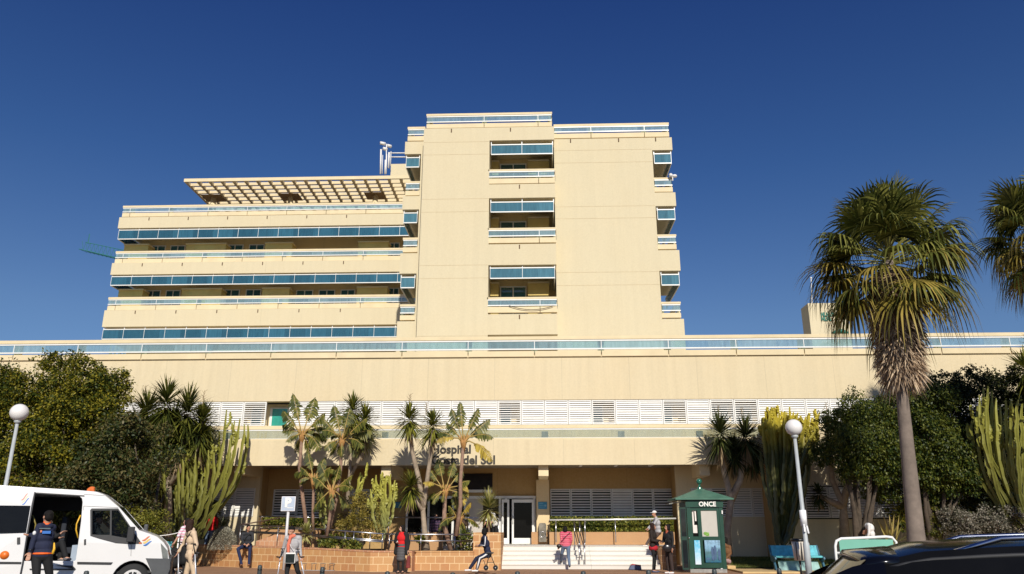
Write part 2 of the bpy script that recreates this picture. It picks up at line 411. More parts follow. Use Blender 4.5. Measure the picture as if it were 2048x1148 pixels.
# louvre band: a recess behind it with wall pieces and windows
rec = MB(); rec.box(XL, XR, PW+0.9, PW+1.1, z_l0-0.6, z_w0); part(rec, 'band_back_wall', M_trim)
sl = MB(); sl.box(XL, XR, PW, PW+0.9, z_l0-0.16, z_l0-0.004); part(sl, 'band_sill', M_trim)
LW = 1.035
def slats_panel(x0, w, z0, z1, y, n, pitch_open=False, low=False, thick=0.02, frame=0.045, m=0):
    mb = MB()
    mb.box(x0, x0+frame, y-0.05, y+0.03, z0, z1); mb.box(x0+w-frame, x0+w, y-0.05, y+0.03, z0, z1)
    mb.box(x0+frame, x0+w-frame, y-0.045, y+0.025, z1-frame, z1); mb.box(x0+frame, x0+w-frame, y-0.045, y+0.025, z0, z0+frame)
    h = (z1-z0-2*frame)/n
    for i in range(n):
        zc_ = z0+frame+h*(i+0.5)
        a = radians(72); hw = h*(0.19 if pitch_open else 0.35)
        if low: hw = h*(0.27 if pitch_open else 0.42)
        R = Matrix.Translation((0, y-0.01, zc_)) @ Matrix.Rotation(a, 4, 'X')
        mb.box(x0+frame, x0+w-frame, -hw, hw, -0.008, 0.008, R=R)
    return mb
x0l = Xp(1136, PW, z_w0)
k0 = int((x0l-Xp(385, PW, z_w0))/LW)
OPEN = {1185: 1, 1328: 1, 1425: 1, 1472: 1, 994: 1, 470: 1}
for i in range(-k0-18, 28):
    xa = x0l+i*LW; pxa = 1136+i*48
    if 500 < pxa < 540: continue
    op = any(abs(pxa-o) < 22 for o in OPEN)
    part(slats_panel(xa+0.01, LW-0.02, z_l0, z_w0-0.03, PW+0.03, 10, op), 'louvre_panel', M_white)
    if op:
        wn_ = MB(); hw = LW*(0.5 if pxa < 1400 else 0.9)
        wn_.box(xa+0.05, xa+0.05+hw, PW+0.84, PW+0.9, z_l0+0.12, z_w0-0.12)
        w_ = part(wn_, 'window', M_whitemetal)
        g_ = MB(); g_.box(xa+0.10, xa+0.0+hw, PW+0.825, PW+0.836, z_l0+0.17, z_w0-0.18); part(g_, 'pane', M_winglass, w_)
# the open bay with a green-glass window
xa, xb = Xp(526, PW, z_w0), Xp(568, PW, z_w0)
gw = MB(); gw.box(Xp(541, PW+.8, z_w0), xb, PW+0.84, PW+0.9, z_l0+0.03, z_w0-0.16); gw_o = part(gw, 'window', M_whitemetal)
gg = MB(); gg.box(Xp(546, PW+.8, z_w0), xb-0.08, PW+0.825, PW+0.836, z_l0+0.08, z_w0-0.22); part(gg, 'pane', mat('green_glass', (0.03, 0.28, 0.22, 1), 0.08, 0.2, spec=0.8), gw_o)
# wall right of the overhang continues down to the garden
for xx0, xx1 in ((Xp(1545, PW, 4), XR),):
    mb = MB(); mb.box(xx0, xx1, PW+0.003, PW+0.35, -0.05, z_l0-0.17); part(mb, 'garden_wall', M_wall)

# balcony over the entrance: fascia, glass strip, soffit
FL, FR = XL, Xp(1545, FY, 4)
z_f1, z_f0 = zc(879, FY), zc(930, FY)
z_r1, z_r0 = zc(858.5, FY), zc(876.5, FY)
mb = MB(); mb.box(FL, FR, FY, FY+0.2, z_f0, z_f1); part(mb, 'entrance_fascia', M_wall)
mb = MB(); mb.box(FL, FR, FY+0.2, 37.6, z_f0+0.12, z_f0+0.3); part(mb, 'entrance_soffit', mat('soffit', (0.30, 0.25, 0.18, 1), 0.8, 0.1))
mb = MB(); mb.box(FL, FR, FY+0.2, PW+0.9, z_f0+0.3, z_f1-0.25); part(mb, 'balcony_slab', M_trim)
mb = MB()
for z in (z_r0, z_r1): mb.box(FL, FR, FY+0.02, FY+0.07, z-0.025, z+0.025)
part(mb, 'balcony_rail', M_whitemetal)
mb = MB(); mb.box(FL, FR, FY+0.04, FY+0.048, z_r0+0.025, z_r1-0.025); part(mb, 'balcony_glass', M_low_glass)
mb = MB(); mb.box(FL, FR, FY+0.012, FY+0.3, z_f1, z_f1+0.06); part(mb, 'fascia_coping', M_trim)
mb = MB(); mb.box(XL, FR, PW+0.03, PW+0.9, z_f1-0.25, z_l0-0.17); part(mb, 'balcony_back_wall', wall_mat('cream_back_wall', (0.72, 0.56, 0.34, 1)))
for px in (456, 770, 1090, 1243, 1400):
    xx = Xp(px, PW, z_r0)
    d = MB(); d.box(xx-0.14, xx+0.14, PW-0.02, PW+0.028, z_f1-0.2, z_l0-0.3); part(d, 'balcony_window', mat('dim_glass', (0.09, 0.11, 0.09, 1), 0.3, 0.3))
for xj in [j for j in JX if FL < j < FR]:
    pass

# ground floor walls in the shade of the balcony
BWY = 37.4
def xb_(px, Y=BWY, z=2): return Xp(px, Y, z)
zs_top = z_f0+0.12
lx0, lx1 = xb_(515), xb_(1351)
M_shade = wall_mat('shaded_cream_wall', (0.47, 0.29, 0.105, 1), rib=0.5, stain=0.6)  # cream wall browned and darkened: the balcony's shade is put into its colour
LZ = 0.84            # landing level
d0, d1 = xb_(815, BWY, 2), xb_(1073, BWY, 2)
z_door = zc(992, BWY)
def wall_with(x0, x1, holes, z0, z1, y, m=M_shade, name='ground_floor_wall'):
    mb = MB(); xs = sorted(holes); cur = x0
    for (a, b, c, d) in xs:
        mb.box(cur, a, y, y+0.25, z0, z1); mb.box(a, b, y, y+0.25, d, z1)
        if c > z0+0.01: mb.box(a, b, y, y+0.25, z0, c)
        cur = b
    mb.box(cur, x1, y, y+0.25, z0, z1)
    return part(mb, name, m)
lvz1, lvz0 = zc(978, BWY), zc(1041, BWY)
L1 = (xb_(1101), xb_(1350), lvz0, lvz1)
L0 = (xb_(543), xb_(640), lvz0, lvz1)
L00 = (xb_(690), xb_(752), lvz0, lvz1)
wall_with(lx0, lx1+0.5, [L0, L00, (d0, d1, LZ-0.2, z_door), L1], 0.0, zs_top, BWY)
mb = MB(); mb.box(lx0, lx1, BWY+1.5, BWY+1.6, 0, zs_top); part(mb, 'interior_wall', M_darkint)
mb = MB(); mb.box(d0-0.5, d1+0.5, BWY+0.02, BWY+1.5, LZ-0.2, LZ+0.02); part(mb, 'interior_floor', mat('interior_floor', (0.12, 0.11, 0.10, 1), 0.3))
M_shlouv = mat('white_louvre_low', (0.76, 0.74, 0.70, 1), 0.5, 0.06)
def louvre_row(h, n, y=BWY, opens=(), ns=11, back=True):
    w = (h[1]-h[0])/n
    for i in range(n):
        part(slats_panel(h[0]+i*w+0.008, w-0.016, h[2], h[3], y+0.02, ns, i in opens, True), 'louvre_panel', M_shlouv)
    if back:
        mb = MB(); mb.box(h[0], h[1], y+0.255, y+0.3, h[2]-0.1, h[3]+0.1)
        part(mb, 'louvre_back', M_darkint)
louvre_row(L1, 6, opens=(0, 1, 2, 4, 5)); louvre_row(L0, 2, opens=(0, 1)); louvre_row(L00, 1)
# forward wall pieces left and right of the recess (they carry their own louvres)
LFY = 36.3
fx1 = Xp(512, LFY, 1.5)
z36 = lambda py: Zp(py, LFY, 480)
LFH = (Xp(424, LFY, 2), Xp(506, LFY, 2), z36(1033), z36(976))
wall_with(XL, fx1, [LFH, (Xp(150, LFY, 2), Xp(300, LFY, 2), z36(1033), z36(976))], 0.0, zs_top, LFY, M_wall)
louvre_row(LFH, 2, LFY, ())
louvre_row((Xp(150, LFY, 2), Xp(300, LFY, 2), z36(1033), z36(976)), 4, LFY, ())
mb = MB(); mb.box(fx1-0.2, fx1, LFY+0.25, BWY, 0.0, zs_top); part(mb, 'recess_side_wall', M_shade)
RFY = 36.0
rx0 = Xp(1356, RFY, 2)
RH = (Xp(1385, RFY, 2), Xp(1548, RFY, 2), zc(1034, RFY), zc(977, RFY))
wall_with(rx0, Xp(1560, RFY, 2), [RH], 0.0, zs_top, RFY, M_wall)
louvre_row(RH, 4, RFY, (1,))
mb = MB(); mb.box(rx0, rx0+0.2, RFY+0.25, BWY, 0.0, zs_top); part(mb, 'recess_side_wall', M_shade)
# louvres on the garden wall at the right, set just proud of it
GH = (Xp(1562, PW, 2), Xp(2010, PW, 2), zc(1036, PW), zc(976, PW))
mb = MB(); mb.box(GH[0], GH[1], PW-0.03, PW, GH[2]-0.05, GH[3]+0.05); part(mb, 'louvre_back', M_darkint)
w = (GH[1]-GH[0])/9
for i in range(9): part(slats_panel(GH[0]+i*w, w-0.03, GH[2], GH[3], PW-0.1, 11, i in (1, 4), True), 'louvre_panel', M_shlouv)
mb = MB(); mb.box(Xp(1545, PW, 4)-0.15, Xp(1575, PW, 4), PW+0.36, 36.7, 0.0, z_f1+0.3); part(mb, 'return_wall', M_shade)
# beam ends and pillars
for px0, px1 in ((469, 490), (762, 781), (1077, 1097), (1400, 1420)):
    zb = zc(952 if px0 > 500 else 947, FY+0.3)
    a, b = Xp(px0, FY+0.3, zb), Xp(px1, FY+0.3, zb)
    mb = MB(); mb.box(a, b, FY+0.3, BWY if px0 > 500 else LFY, zb, z_f0+0.12); part(mb, 'beam', M_trim)
    if px0 == 1077:
        a, b = Xp(1073, 37.0, 2), Xp(1099, 37.0, 2)
        mb = MB(); mb.box(a, b, 36.9, BWY, LZ, zb); part(mb, 'pillar', wall_mat('pillar_paint', (0.74, 0.56, 0.32, 1)))
a, b = Xp(777, 37.0, 2), Xp(783, 37.0, 2)
# entrance doors: white frames, leaves and dark glass
M_doorg = mat('door_glass', (0.005, 0.005, 0.005, 1), 0.1, 0.3, spec=0.15)
dz = lambda py: zc(py, BWY-0.05)
ent = MB(); e0, e1 = xb_(812, BWY-.1), xb_(1072, BWY-.1)
ent.box(e0, e1, BWY-0.10, BWY-0.02, z_door-0.12, z_door)
for px in (814, 857, 906, 930, 1000, 1012, 1069):
    xx = xb_(px); ent.box(xx-0.05, xx+0.05, BWY-0.09, BWY-0.021, LZ, z_door-0.12)
ENT = part(ent, 'door_frame', M_whitemetal)
gl = MB()
for a, b in ((818, 854), (859, 903), (909, 928)):
    gl.box(xb_(a), xb_(b), BWY-0.06, BWY-0.045, LZ+0.05, z_door-0.13)
part(gl, 'entrance_glass', M_doorg)
bd = MB(); bd.box(xb_(932), xb_(966), BWY-0.07, BWY-0.03, LZ, z_door-0.1); part(bd, 'entrance_board', mat('grey_board', (0.52, 0.47, 0.42, 1), 0.6, 0.1))
nt_ = MB(); nt_.box(xb_(937), xb_(944), BWY-0.085, BWY-0.071, dz(1016), dz(1005)); part(nt_, 'notice_sheet', mat('notice_paper', (0.55, 0.40, 0.40, 1), 0.8))
for a, b, o in ((1004, 1019, 0.5), (1024, 1068, 0.0)):
    # left leaf stands ajar, the right leaf is closed
    x0_, x1_ = xb_(a), xb_(b)
    fr = MB(); T = 0.09; y = BWY-0.2-o*0.3
    fr.box(x0_, x0_+T, y, y+0.05, LZ+0.01, z_door-0.16); fr.box(x1_-T, x1_, y, y+0.05, LZ+0.01, z_door-0.16)
    fr.box(x0_+T, x1_-T, y, y+0.05, z_door-0.30, z_door-0.16); fr.box(x0_+T, x1_-T, y, y+0.05, LZ+0.01, LZ+0.26)
    dr = part(fr, 'door', M_whitemetal)
    g = MB(); g.box(x0_+T, x1_-T, y+0.02, y+0.03, LZ+0.26, z_door-0.30); part(g, 'door_glass', M_doorg, dr)
    h = MB(); hx = x0_+0.05; h.tube([(hx, y-0.05, LZ+0.9), (hx, y-0.05, LZ+1.25)], 0.02); part(h, 'door_handle', M_whitemetal, dr)
# dark picture over the entrance with its pale ledge
mb = MB(); mb.box(xb_(905, BWY, 3), xb_(985, BWY, 3), BWY-0.05, BWY-0.004, dz(979), dz(947)); part(mb, 'transom_window', mat('transom_glass', (0.02, 0.012, 0.01, 1), 0.3, 0.5, 1.5, spec=0.15))
mb = MB(); mb.box(xb_(905, BWY, 3), xb_(985, BWY, 3), BWY-0.14, BWY-0.055, dz(985), dz(979.5)); part(mb, 'ledge', M_whitemetal)
# small blue plates by the doors
def plate(px, py0, py1, w, y):
    xx = Xp(px, y, 2); mb = MB(); mb.box(xx-w/2, xx+w/2, y-0.03, y-0.004, Zp(py1, y, px), Zp(py0, y, px), 0)
    o = part(mb, 'wall_plate', mat('blue_plate', (0.03, 0.25, 0.42, 1), 0.4, 0.1), bevel=0.004)
    t = MB()
    for i in range(3):
        z = Zp(py0+3+i*3.6, y, px); t.box(xx-w*0.38, xx+w*(0.05+0.1*i), y-0.036, y-0.031, z-0.012, z+0.012)
    t.ball((xx+w*0.3, y-0.03, Zp((py0+py1)/2, y, px)), 0.05, sc=(1, 0.1, 1))
    part(t, 'plate_print', mat('plate_print', (0.20, 0.45, 0.60, 1), 0.5), o)
plate(1085.5, 1004, 1018, 0.40, 36.9); plate(794, 1004, 1016, 0.34, BWY)
# ceiling lamps under the soffit
for px in (905, 950, 1163, 1235, 1306):
    a = W(px, 934, FY+0.8); mb = MB(); mb.box(a.x-0.06, a.x+0.06, FY+0.7, FY+1.9, zs_top-0.06, zs_top-0.004)
    part(mb, 'soffit_lamp', M_white)
# letters
def text_obj(s, size, x, y, z, m, parent, name, extr=0.02, off=0.0, rz=0, world=True, align='LEFT', shear=0, sx=1):
    cu = bpy.data.curves.new(name, 'FONT'); cu.body = s; cu.size = size; cu.extrude = extr; cu.offset = off; cu.align_x = align
    cu.shear = shear; cu.resolution_u = 4
    o = bpy.data.objects.new('tmp', cu); COL.objects.link(o)
    me = bpy.data.meshes.new_from_object(o.evaluated_get(bpy.context.evaluated_depsgraph_get())); bpy.data.objects.remove(o)
    me.transform(Matrix.Translation((x, y, z)) @ Matrix.Rotation(rz, 4, 'Z') @ Matrix.Rotation(pi/2, 4, 'X') @ Matrix.Diagonal((sx, 1, 1, 1)))
    return wrap(name, me, m, parent, not world)
M_letter = mat('sign_letters', (0.035, 0.028, 0.02, 1), 0.5, 0.1)
hx = Xp(862, FY, 4.3)
zl1, zl2 = Zp(906.3, FY, 930), Zp(928.0, FY, 930)
for s_, z_ in (('Hospital', zl1), ('Costa del Sol', zl2)):
    text_obj(s_, 0.50, hx, FY-0.014, z_, M_letter, B, 'sign_lettering', 0.010, 0.017, sx=1.02)

# ------------------------------------------------------------------ wing and tower
def lv(Y, px, rows):
    """rows of photo heights -> world heights on plane Y"""
    return [Zp(r, Y, px) for r in rows]
def balcony_level(x0, x1, yf, yb, solid, vis, parent=B, sides='LR', core=None, nv=1.55, m=M_wall2, vm=None):
    """solid band (slab edge) and the blue glass visor that hangs under it"""
    z1, z0 = solid
    if solid[0] is not None:
        mb = MB(); mb.box(x0, x1, yf, yb, z0, z1); part(mb, 'balcony_band', m, parent)
    if vis is None: return
    v1, v0 = vis; e = 0.07
    a, b, y = x0+e+0.03, x1-e-0.03, yf+e
    gl = MB(); gl.box(a, b, y, y+0.012, v0, v1)
    rl = MB()
    for z in (v0, v1): rl.box(a, b, y-0.02, y+0.03, z-0.03, z+0.03)
    n = max(1, round((b-a)/nv)); 
    for i in range(n+1):
        xx = a+(b-a)*i/n; rl.box(xx-0.012, xx+0.012, y-0.015, y-0.002, v0+0.03, v1-0.03)
        rl.box(xx-0.025, xx+0.025, y+0.035, y+0.09, v1-0.05, z0)
    if 'L' in sides:
        gl.box(a, a+0.012, y+0.02, yb, v0, v1); rl.box(a-0.02, a+0.03, y+0.03, yb, v0-0.03, v0+0.03); rl.box(a-0.02, a+0.03, y+0.03, yb, v1-0.03, v1+0.03)
    if 'R' in sides:
        gl.box(b-0.012, b, y+0.02, yb, v0, v1); rl.box(b-0.03, b+0.02, y+0.03, yb, v0-0.03, v0+0.03); rl.box(b-0.03, b+0.02, y+0.03, yb, v1-0.03, v1+0.03)
    vo = part(rl, 'visor_frame', M_whitemetal, parent); part(gl, 'visor_glass', vm or M_visor, vo)
def ring_parapet(x0, x1, yf, yb, zs, joints, sides='LR', parent=B, inset=0.10):
    b0, b1, g0, g1, c0, c1 = zs; e = inset
    parapet(x0+e, x1-e, yf+e, zs, joints, parent)
    for sd in sides:
        xs = x0+e if sd == 'L' else x1-e; sg = 1 if sd == 'L' else -1
        y0 = yf+e+0.45
        cp = MB(); cp.box(xs, xs+sg*0.25, y0-0.16, yb, c0, c1); part(cp, 'parapet_cap', M_trim, parent)
        bb = MB(); bb.box(xs, xs+sg*0.22, y0, yb, b0, b1); part(bb, 'parapet_beam', M_trim, parent)
        gg_ = MB(); gg_.box(xs-sg*0.012, xs-sg*0.004, y0-0.2, yb, g0, g1); part(gg_, 'glass_strip', M_rail_glass, parent)
def window(xa, xb, y, z0, z1, parent=B, panes=2, gm=None):
    y -= 0.012
    f = 0.07; mb = MB()
    mb.box(xa, xb, y-0.06, y-0.004, z1-f, z1); mb.box(xa, xb, y-0.06, y-0.004, z0, z0+f)
    for i in range(panes+1):
        xx = xa+(xb-xa)*i/panes; a_ = xa if i == 0 else xx-f/2; b_ = xb if i == panes else xx+f/2
        if i == 0: b_ = xa+f
        if i == panes: a_ = xb-f
        mb.box(a_, b_, y-0.058, y-0.005, z0+f, z1-f)
    w_ = part(mb, 'window', M_whitemetal, parent)
    g_ = MB(); g_.box(xa+f*0.9, xb-f*0.9, y-0.03, y-0.02, z0+f*0.9, z1-f*0.9); part(g_, 'pane', gm or M_winglass, w_)
    return w_
def cable_marks(xs, y, z, parent=B):
    mb = MB()
    for xx in xs: mb.box(xx-0.03, xx+0.03, y-0.03, y-0.002, z-0.28, z-0.05)
    part(mb, 'drain_spout', mat('rust_mark', (0.12, 0.07, 0.04, 1), 0.9), parent)

M_ochre = mat('ochre_panel', (0.64, 0.48, 0.17, 1), 0.85, 0.08, 2)
M_backw = wall_mat('loggia_wall', (0.66, 0.50, 0.25, 1), rib=0.5, stain=0.5, joint=3.1)
# wing -----------------------------------------------------------
WY = 53.8
wx1 = Xp(840, WY, 20)
def W800(r): return Zp(r, WY, 800)
levels = [  # cap1 cap0 glass1 glass0 beam1 beam0 solid1 solid0 visor1 visor0 left-edge px of the solid and its photo height
    (403, 406.5, 407.5, 416, 417.5, 425, 427, 449, 452.5, 470.5, 234.5, 448),
    (495, 498.5, 499.5, 508.5, 510.5, 518.5, 519.5, 543, 546.5, 564, 220.5, 548),
    (588, 592, 593, 603, 605, 614, 615, 648.5, 653.5, 673, 205.5, 648)]
wjo = []
wx0 = Xp(220.5, WY, W800(543)) 
xj = Xp(804, WY, 18)
while xj > wx0-2: wjo.append(xj); xj -= 3.0
wjo.sort()
CORE = 0.95
for i, L in enumerate(levels):
    z = [W800(v) for v in L[:10]]
    balcony_level(wx0, wx1, WY, 60 if i else 66, (z[6], z[7]), (z[8], z[9]), sides='L', nv=1.52, m=M_wall2)
    ring_parapet(wx0, wx1, WY, 60, (z[5], z[4], z[3]+0.02, z[2]-0.02, z[1], z[0]), wjo, sides='L')
    cable_marks([w_-1.4 for w_ in wjo[1:-1]], WY, z[6])
WB = 55.8
zt, zb = W800(427), W800(700)
mb = MB(); mb.box(wx0+CORE, wx1, WB, 66, 8, zt-0.2); part(mb, 'wing_back_wall', M_backw)
wins = [(301, 333), (342, 372), (454, 488), (499, 530), (778, 800)]
boxes = [(249, 297), (373, 452), (531, 585), (717, 777)]
for fl, (top, bot, box_top) in enumerate(((W800(449), W800(519)-0.002, 475.5), (W800(543), W800(614)-0.002, 568.5))):
    py_box = (489.5, 582)[fl]
    pyw = (490, 580)[fl]
    sh = 0 if fl == 0 else -11
    zbx = Zp((487, 577.5)[fl], WB-1.0, 560)
    for a, b in boxes:
        s_ = sh*(1-(a-249)/600)
        xa, xb = Xp(a+s_, WB-1.0, zbx), Xp(b+s_, WB-1.0, zbx)
        mb = MB(); mb.box(xa, xb, WB-1.0, WB-0.002, bot, zbx); part(mb, 'bay_box', M_ochre)
        mb = MB(); mb.box(xa-0.04, xb+0.04, WB-1.06, WB-0.003, zbx+0.003, zbx+0.10); part(mb, 'bay_cap', M_trim)
    wt = Zp((490.5, 580)[fl], WB, 400)
    ws = list(wins) + ([(598, 632), (642, 675), (685, 714)] if fl == 1 else [])
    for a, b in ws:
        s_ = sh*(1-(a-249)/600)
        window(Xp(a+s_, WB, wt), Xp(b+s_, WB, wt), WB, bot+0.3, wt if fl == 0 or a < 590 or a > 760 else wt-0.1)
mb = MB(); mb.box(wx0+0.3, wx1, WY+0.5, 65.9, zt-0.15, zt+0.06); part(mb, 'added_wing_roof', mat('dark_roof', (0.16, 0.12, 0.085, 1), 0.95, 0.2, 1))  # unseen slab, added dark to cut light bouncing up under the pergola
# pergola on the wing roof ----------------------------------------
pz = Zp(356, 54.6, 600)
px0_, px1_ = Xp(370, 54.6, pz), Xp(826, 54.6, pz)
pg = MB(); pg.box(px0_, px1_, 54.45, 54.6, pz-0.24, pz+0.02); pg.box(px0_, px1_, 61.0, 61.15, pz-0.24, pz+0.02)
n = int((px1_-px0_)/0.92)
for i in range(n+1):
    xx = px0_+(px1_-px0_-0.12)*i/n; pg.box(xx, xx+0.19, 54.6, 61.0, pz-0.24, pz-0.003)
for j in range(1, 9):
    yy = 54.6+6.4*j/9
    pg.box(px0_+0.12, px1_, yy-0.07, yy+0.07, pz-0.236, pz-0.006)
PG = part(pg, 'pergola', M_trim)
for a in (428, 582, 741, 751):
    yy = 57.6 if a != 741 else 59.2
    b_ = W(a, 392, yy)
    c_ = MB(); c_.tube([(b_.x, yy, W800(427)), (b_.x, yy, pz-0.27)], 0.21, 12); part(c_, 'pergola_column', M_trim, PG)
    if a != 741:
        q = MB(); q.box(b_.x-0.80, b_.x+0.80, yy-0.7, yy+0.7, pz-0.27, pz-0.242); part(q, 'pergola_plate', mat('brown_plate', (0.34, 0.22, 0.10, 1), 0.8), PG)
# penthouse on the wing roof behind the pergola
pa = W(782, 328, 60); pb = W(880, 328, 60)
mb = MB(); mb.box(pa.x, pb.x+2, 60, 66, zt-0.1, pa.z); part(mb, 'penthouse', M_wall2)

# tower ------------------------------------------------------------
TB, TA, TC = 42.4, 41.4, 43.9     # side plane, front bump plane, loggia back plane
def zR(r): return Zp(r, TB, 1320)
def zA(r): return Zp(r, TA, 1040)
rows_R = [(244, 248.5, 250, 259.5, 262.5, 271.5, 275, 300, 306.5, 325.5),
          (354, 357.5, 359, 369.5, 373, 382, 385, 412, 418.5, 438),
          (468, 472, 473.5, 484, 487.5, 497, 500.5, 541.5, 548.5, 569.5),
          (603, 607, 609, 620.5, 625, 634.5, 638, 700, None, None)]
rows_A = [(223.5, 227.5, 229.5, 240, 243.5, 251.5, 254, 280, 288, 307),
          (338, 341.5, 343, 353, 356, 366, 368, 395.5, 403, 422.5),
          (455.5, 459, 460.5, 471.5, 475, 485, 488, 529.5, 535, 555.5),
          (594, 598, 599.5, 610.5, 613, 624.5, 628, 669, None, None)]
zR0 = zR(275)
bxL = Xp(800.5, TB, zR(500)); bxR = Xp(1352.5, TB, zR(412))
cL, cR = Xp(838, TB, zR(412)), Xp(1311, TB, zR(412))
# make the side balconies' outer edge agree with the upper solid band
zsolA_bot = [zA(r[7]) for r in rows_A]
ax0, ax1 = Xp(840.5, TA, zA(395)), Xp(1110.5, TA, zA(395))
lg0 = Xp(978, TA, zA(395))
ax0 = Xp(843, TA, zA(395))-0.0
# core volumes
zTop = zR(275)
mb = MB(); mb.box(cL, ax0+0.4, TB, TB+12, 8, zTop); mb.box(ax0+0.4, lg0, TB, TB+12, 8, zTop-0.003); mb.box(ax1, cR, TB, TB+12, 8, zTop); mb.box(lg0, ax1, TC, TB+12, 8, zTop-0.004)
part(mb, 'tower_wall', M_wall2)
mb = MB(); mb.box(ax0, lg0, TA, TB-0.003, 8, zA(254)); part(mb, 'front_wall', M_wall2)
# faint horizontal joints as narrow grooves set in the walls
M_joint = mat('joint', (0.52, 0.41, 0.25, 1), 0.9)
for r in (298, 323, 411, 435, 543, 569):
    z = zR(r); jm = MB(); jm.box(ax1+0.02, cR-0.02, TB-0.004, TB+0.01, z-0.010, z+0.010); part(jm, 'wall_joint', M_joint)
for r in (282, 307, 396, 422, 529, 555, 671):
    z = zA(r); jm = MB(); jm.box(ax0+0.02, lg0-0.02, TA-0.004, TA+0.01, z-0.010, z+0.010); part(jm, 'wall_joint', M_joint)
tj = [Xp(p, TA, zA(240)) for p in (968, 1076)]
tjR = [Xp(p, TB, zR(262)) for p in (1182, 1289)]
for i in range(4):
    a = [None if r is None else zA(r) for r in rows_A[i]]; b = [None if r is None else zR(r) for r in rows_R[i]]
    # loggia bands of the front bump
    balcony_level(lg0, ax1, TA, TC, (a[6], a[7]), None if a[8] is None else (a[8], a[9]), sides='R', nv=1.75, vm=M_visor_t)
    if i == 0:
        ring_parapet(ax0, ax1, TA, TB+2, (a[5], a[4], a[3], a[2], a[1], a[0]), tj, 'LR')
        ring_parapet(bxL, ax0, TB, TB+5, (b[5], b[4], b[3], b[2], b[1], b[0]), [], 'L')
        ring_parapet(ax1-0.1, bxR, TB, TB+12, (b[5], b[4], b[3], b[2], b[1], b[0]), tjR, 'R')
    else:
        ring_parapet(lg0-0.08, ax1+0.05, TA, TB, (a[5], a[4], a[3], a[2], a[1], a[0]), tj[1:], 'R', inset=0.03)
        ring_parapet(bxL, cL+0.1, TB, TB+5, (b[5], b[4], b[3], b[2], b[1], b[0]), [], 'L')
        ring_parapet(cR-0.1, bxR, TB, TB+5, (b[5], b[4], b[3], b[2], b[1], b[0]), [], 'R')
    v = None if b[8] is None else (b[8], b[9])
    balcony_level(bxL, cL, TB, TB+5, (b[6], b[7]), v, sides='L', nv=3, vm=M_visor_t)
    balcony_level(cR, bxR, TB, TB+5, (b[6], b[7]), v, sides='R', nv=3, vm=M_visor_t)
    if i == 0:
        mb = MB(); mb.box(lg0+0.01, ax1-0.01, TC-0.012, TC-0.002, a[7]-12, a[7]+0.2); part(mb, 'loggia_back', M_backw)
    # loggia interior: wall boxes and a window
    if i > 0:
        fz = a[6]-0.01; ww = Zp((None, 328, 443, 573)[i], TC, 1040)
        window(Xp(1000, TC, ww), Xp(1053, TC, ww), TC, fz+0.15, ww)
        bz = Zp((None, 323, 437, 567)[i], TC-0.7, 1040)
        for q0, q1 in ((979, 997), (1056, 1098)):
            qa, qb = Xp(q0, TC-0.7, bz), Xp(q1, TC-0.7, bz)
            mb = MB(); mb.box(max(qa, lg0+0.01), qb, TC-0.7, TC-0.003, fz, bz); part(mb, 'bay_box', M_ochre)
            mb = MB(); mb.box(max(qa, lg0+0.01), qb+0.03, TC-0.74, TC-0.004, bz+0.003, bz+0.09); part(mb, 'bay_cap', M_trim)
cable_marks([Xp(903, TA, zA(256)), Xp(1021, TA, zA(256))], TA, zA(254))
for i in (1, 2, 3): cable_marks([Xp(1039, TA, zA(rows_A[i][6]))], TA, zA(rows_A[i][6]))
cable_marks([Xp(p, TB, zR(275)) for p in (1141, 1237, 1311)], TB, zR(274))
# sagging cable on the lowest loggia
cb = MB(); c0 = W(1018, 611, TA-0.05); c1 = W(1106, 612, TA-0.05)
cb.tube([c0.lerp(c1, t)+Vector((0, 0, -0.9*t*(1-t))) for t in [i/8 for i in range(9)]], 0.018, 5)
part(cb, 'cable', M_black)

# ------------------------------------------------------------------ entrance steps, landing, planters, ramp
M_tile = tile_mat('orange_tile', 0.36, 0.255, ((0.54, 0.27, 0.085, 1), (0.43, 0.17, 0.045, 1), (0.56, 0.33, 0.125, 1)), (0.74, 0.52, 0.27, 1), 0.014)
M_tileplain = tile_mat('orange_tile_large', 0.9, 0.33, ((0.45, 0.23, 0.085, 1), (0.41, 0.20, 0.068, 1), (0.47, 0.27, 0.115, 1)), (0.42, 0.24, 0.13, 1), 0.006)
M_cap = tile_mat('terracotta_cap', 0.2, 0.5, ((0.40, 0.15, 0.07, 1), (0.58, 0.27, 0.12, 1), (0.5, 0.24, 0.12, 1)), (0.6, 0.42, 0.28, 1), 0.012)
def step_mat():
    t = NT('white_marble'); c = t.coord(); uv = t.coord('UV')
    n = t.noise(t.mapping(c, (0.6, 1, 3)), 2.0, 6, 0.65)
    b = t.node('ShaderNodeTexBrick', offset=0.5)
    for k, v in (('Scale', 1), ('Brick Width', 3.9), ('Row Height', 5.0), ('Mortar Size', 0.01)): b.inputs[k].default_value = v
    b.inputs['Color1'].default_value = (0.72, 0.68, 0.62, 1); b.inputs['Color2'].default_value = (0.68, 0.64, 0.58, 1); b.inputs['Mortar'].default_value = (0.5, 0.47, 0.42, 1)
    t.link(uv, b.inputs[0])
    t.link(t.mix(t.ramp(n, [(0.5, (0, 0, 0)), (0.75, (0.5, 0.5, 0.5))]), b.outputs[0], (0.62, 0.57, 0.50, 1)), t.b.inputs['Base Color'])
    t.b.inputs['Roughness'].default_value = 0.45
    return t.mat
M_marble = step_mat()
SY = 32.1
sx0, sx1 = Xp(1001, SY, 0), Xp(1322, SY, 0)
ST = thing('entrance_steps', 'wide white marble steps up to the entrance doors', 'steps', (sx0, SY, 0))
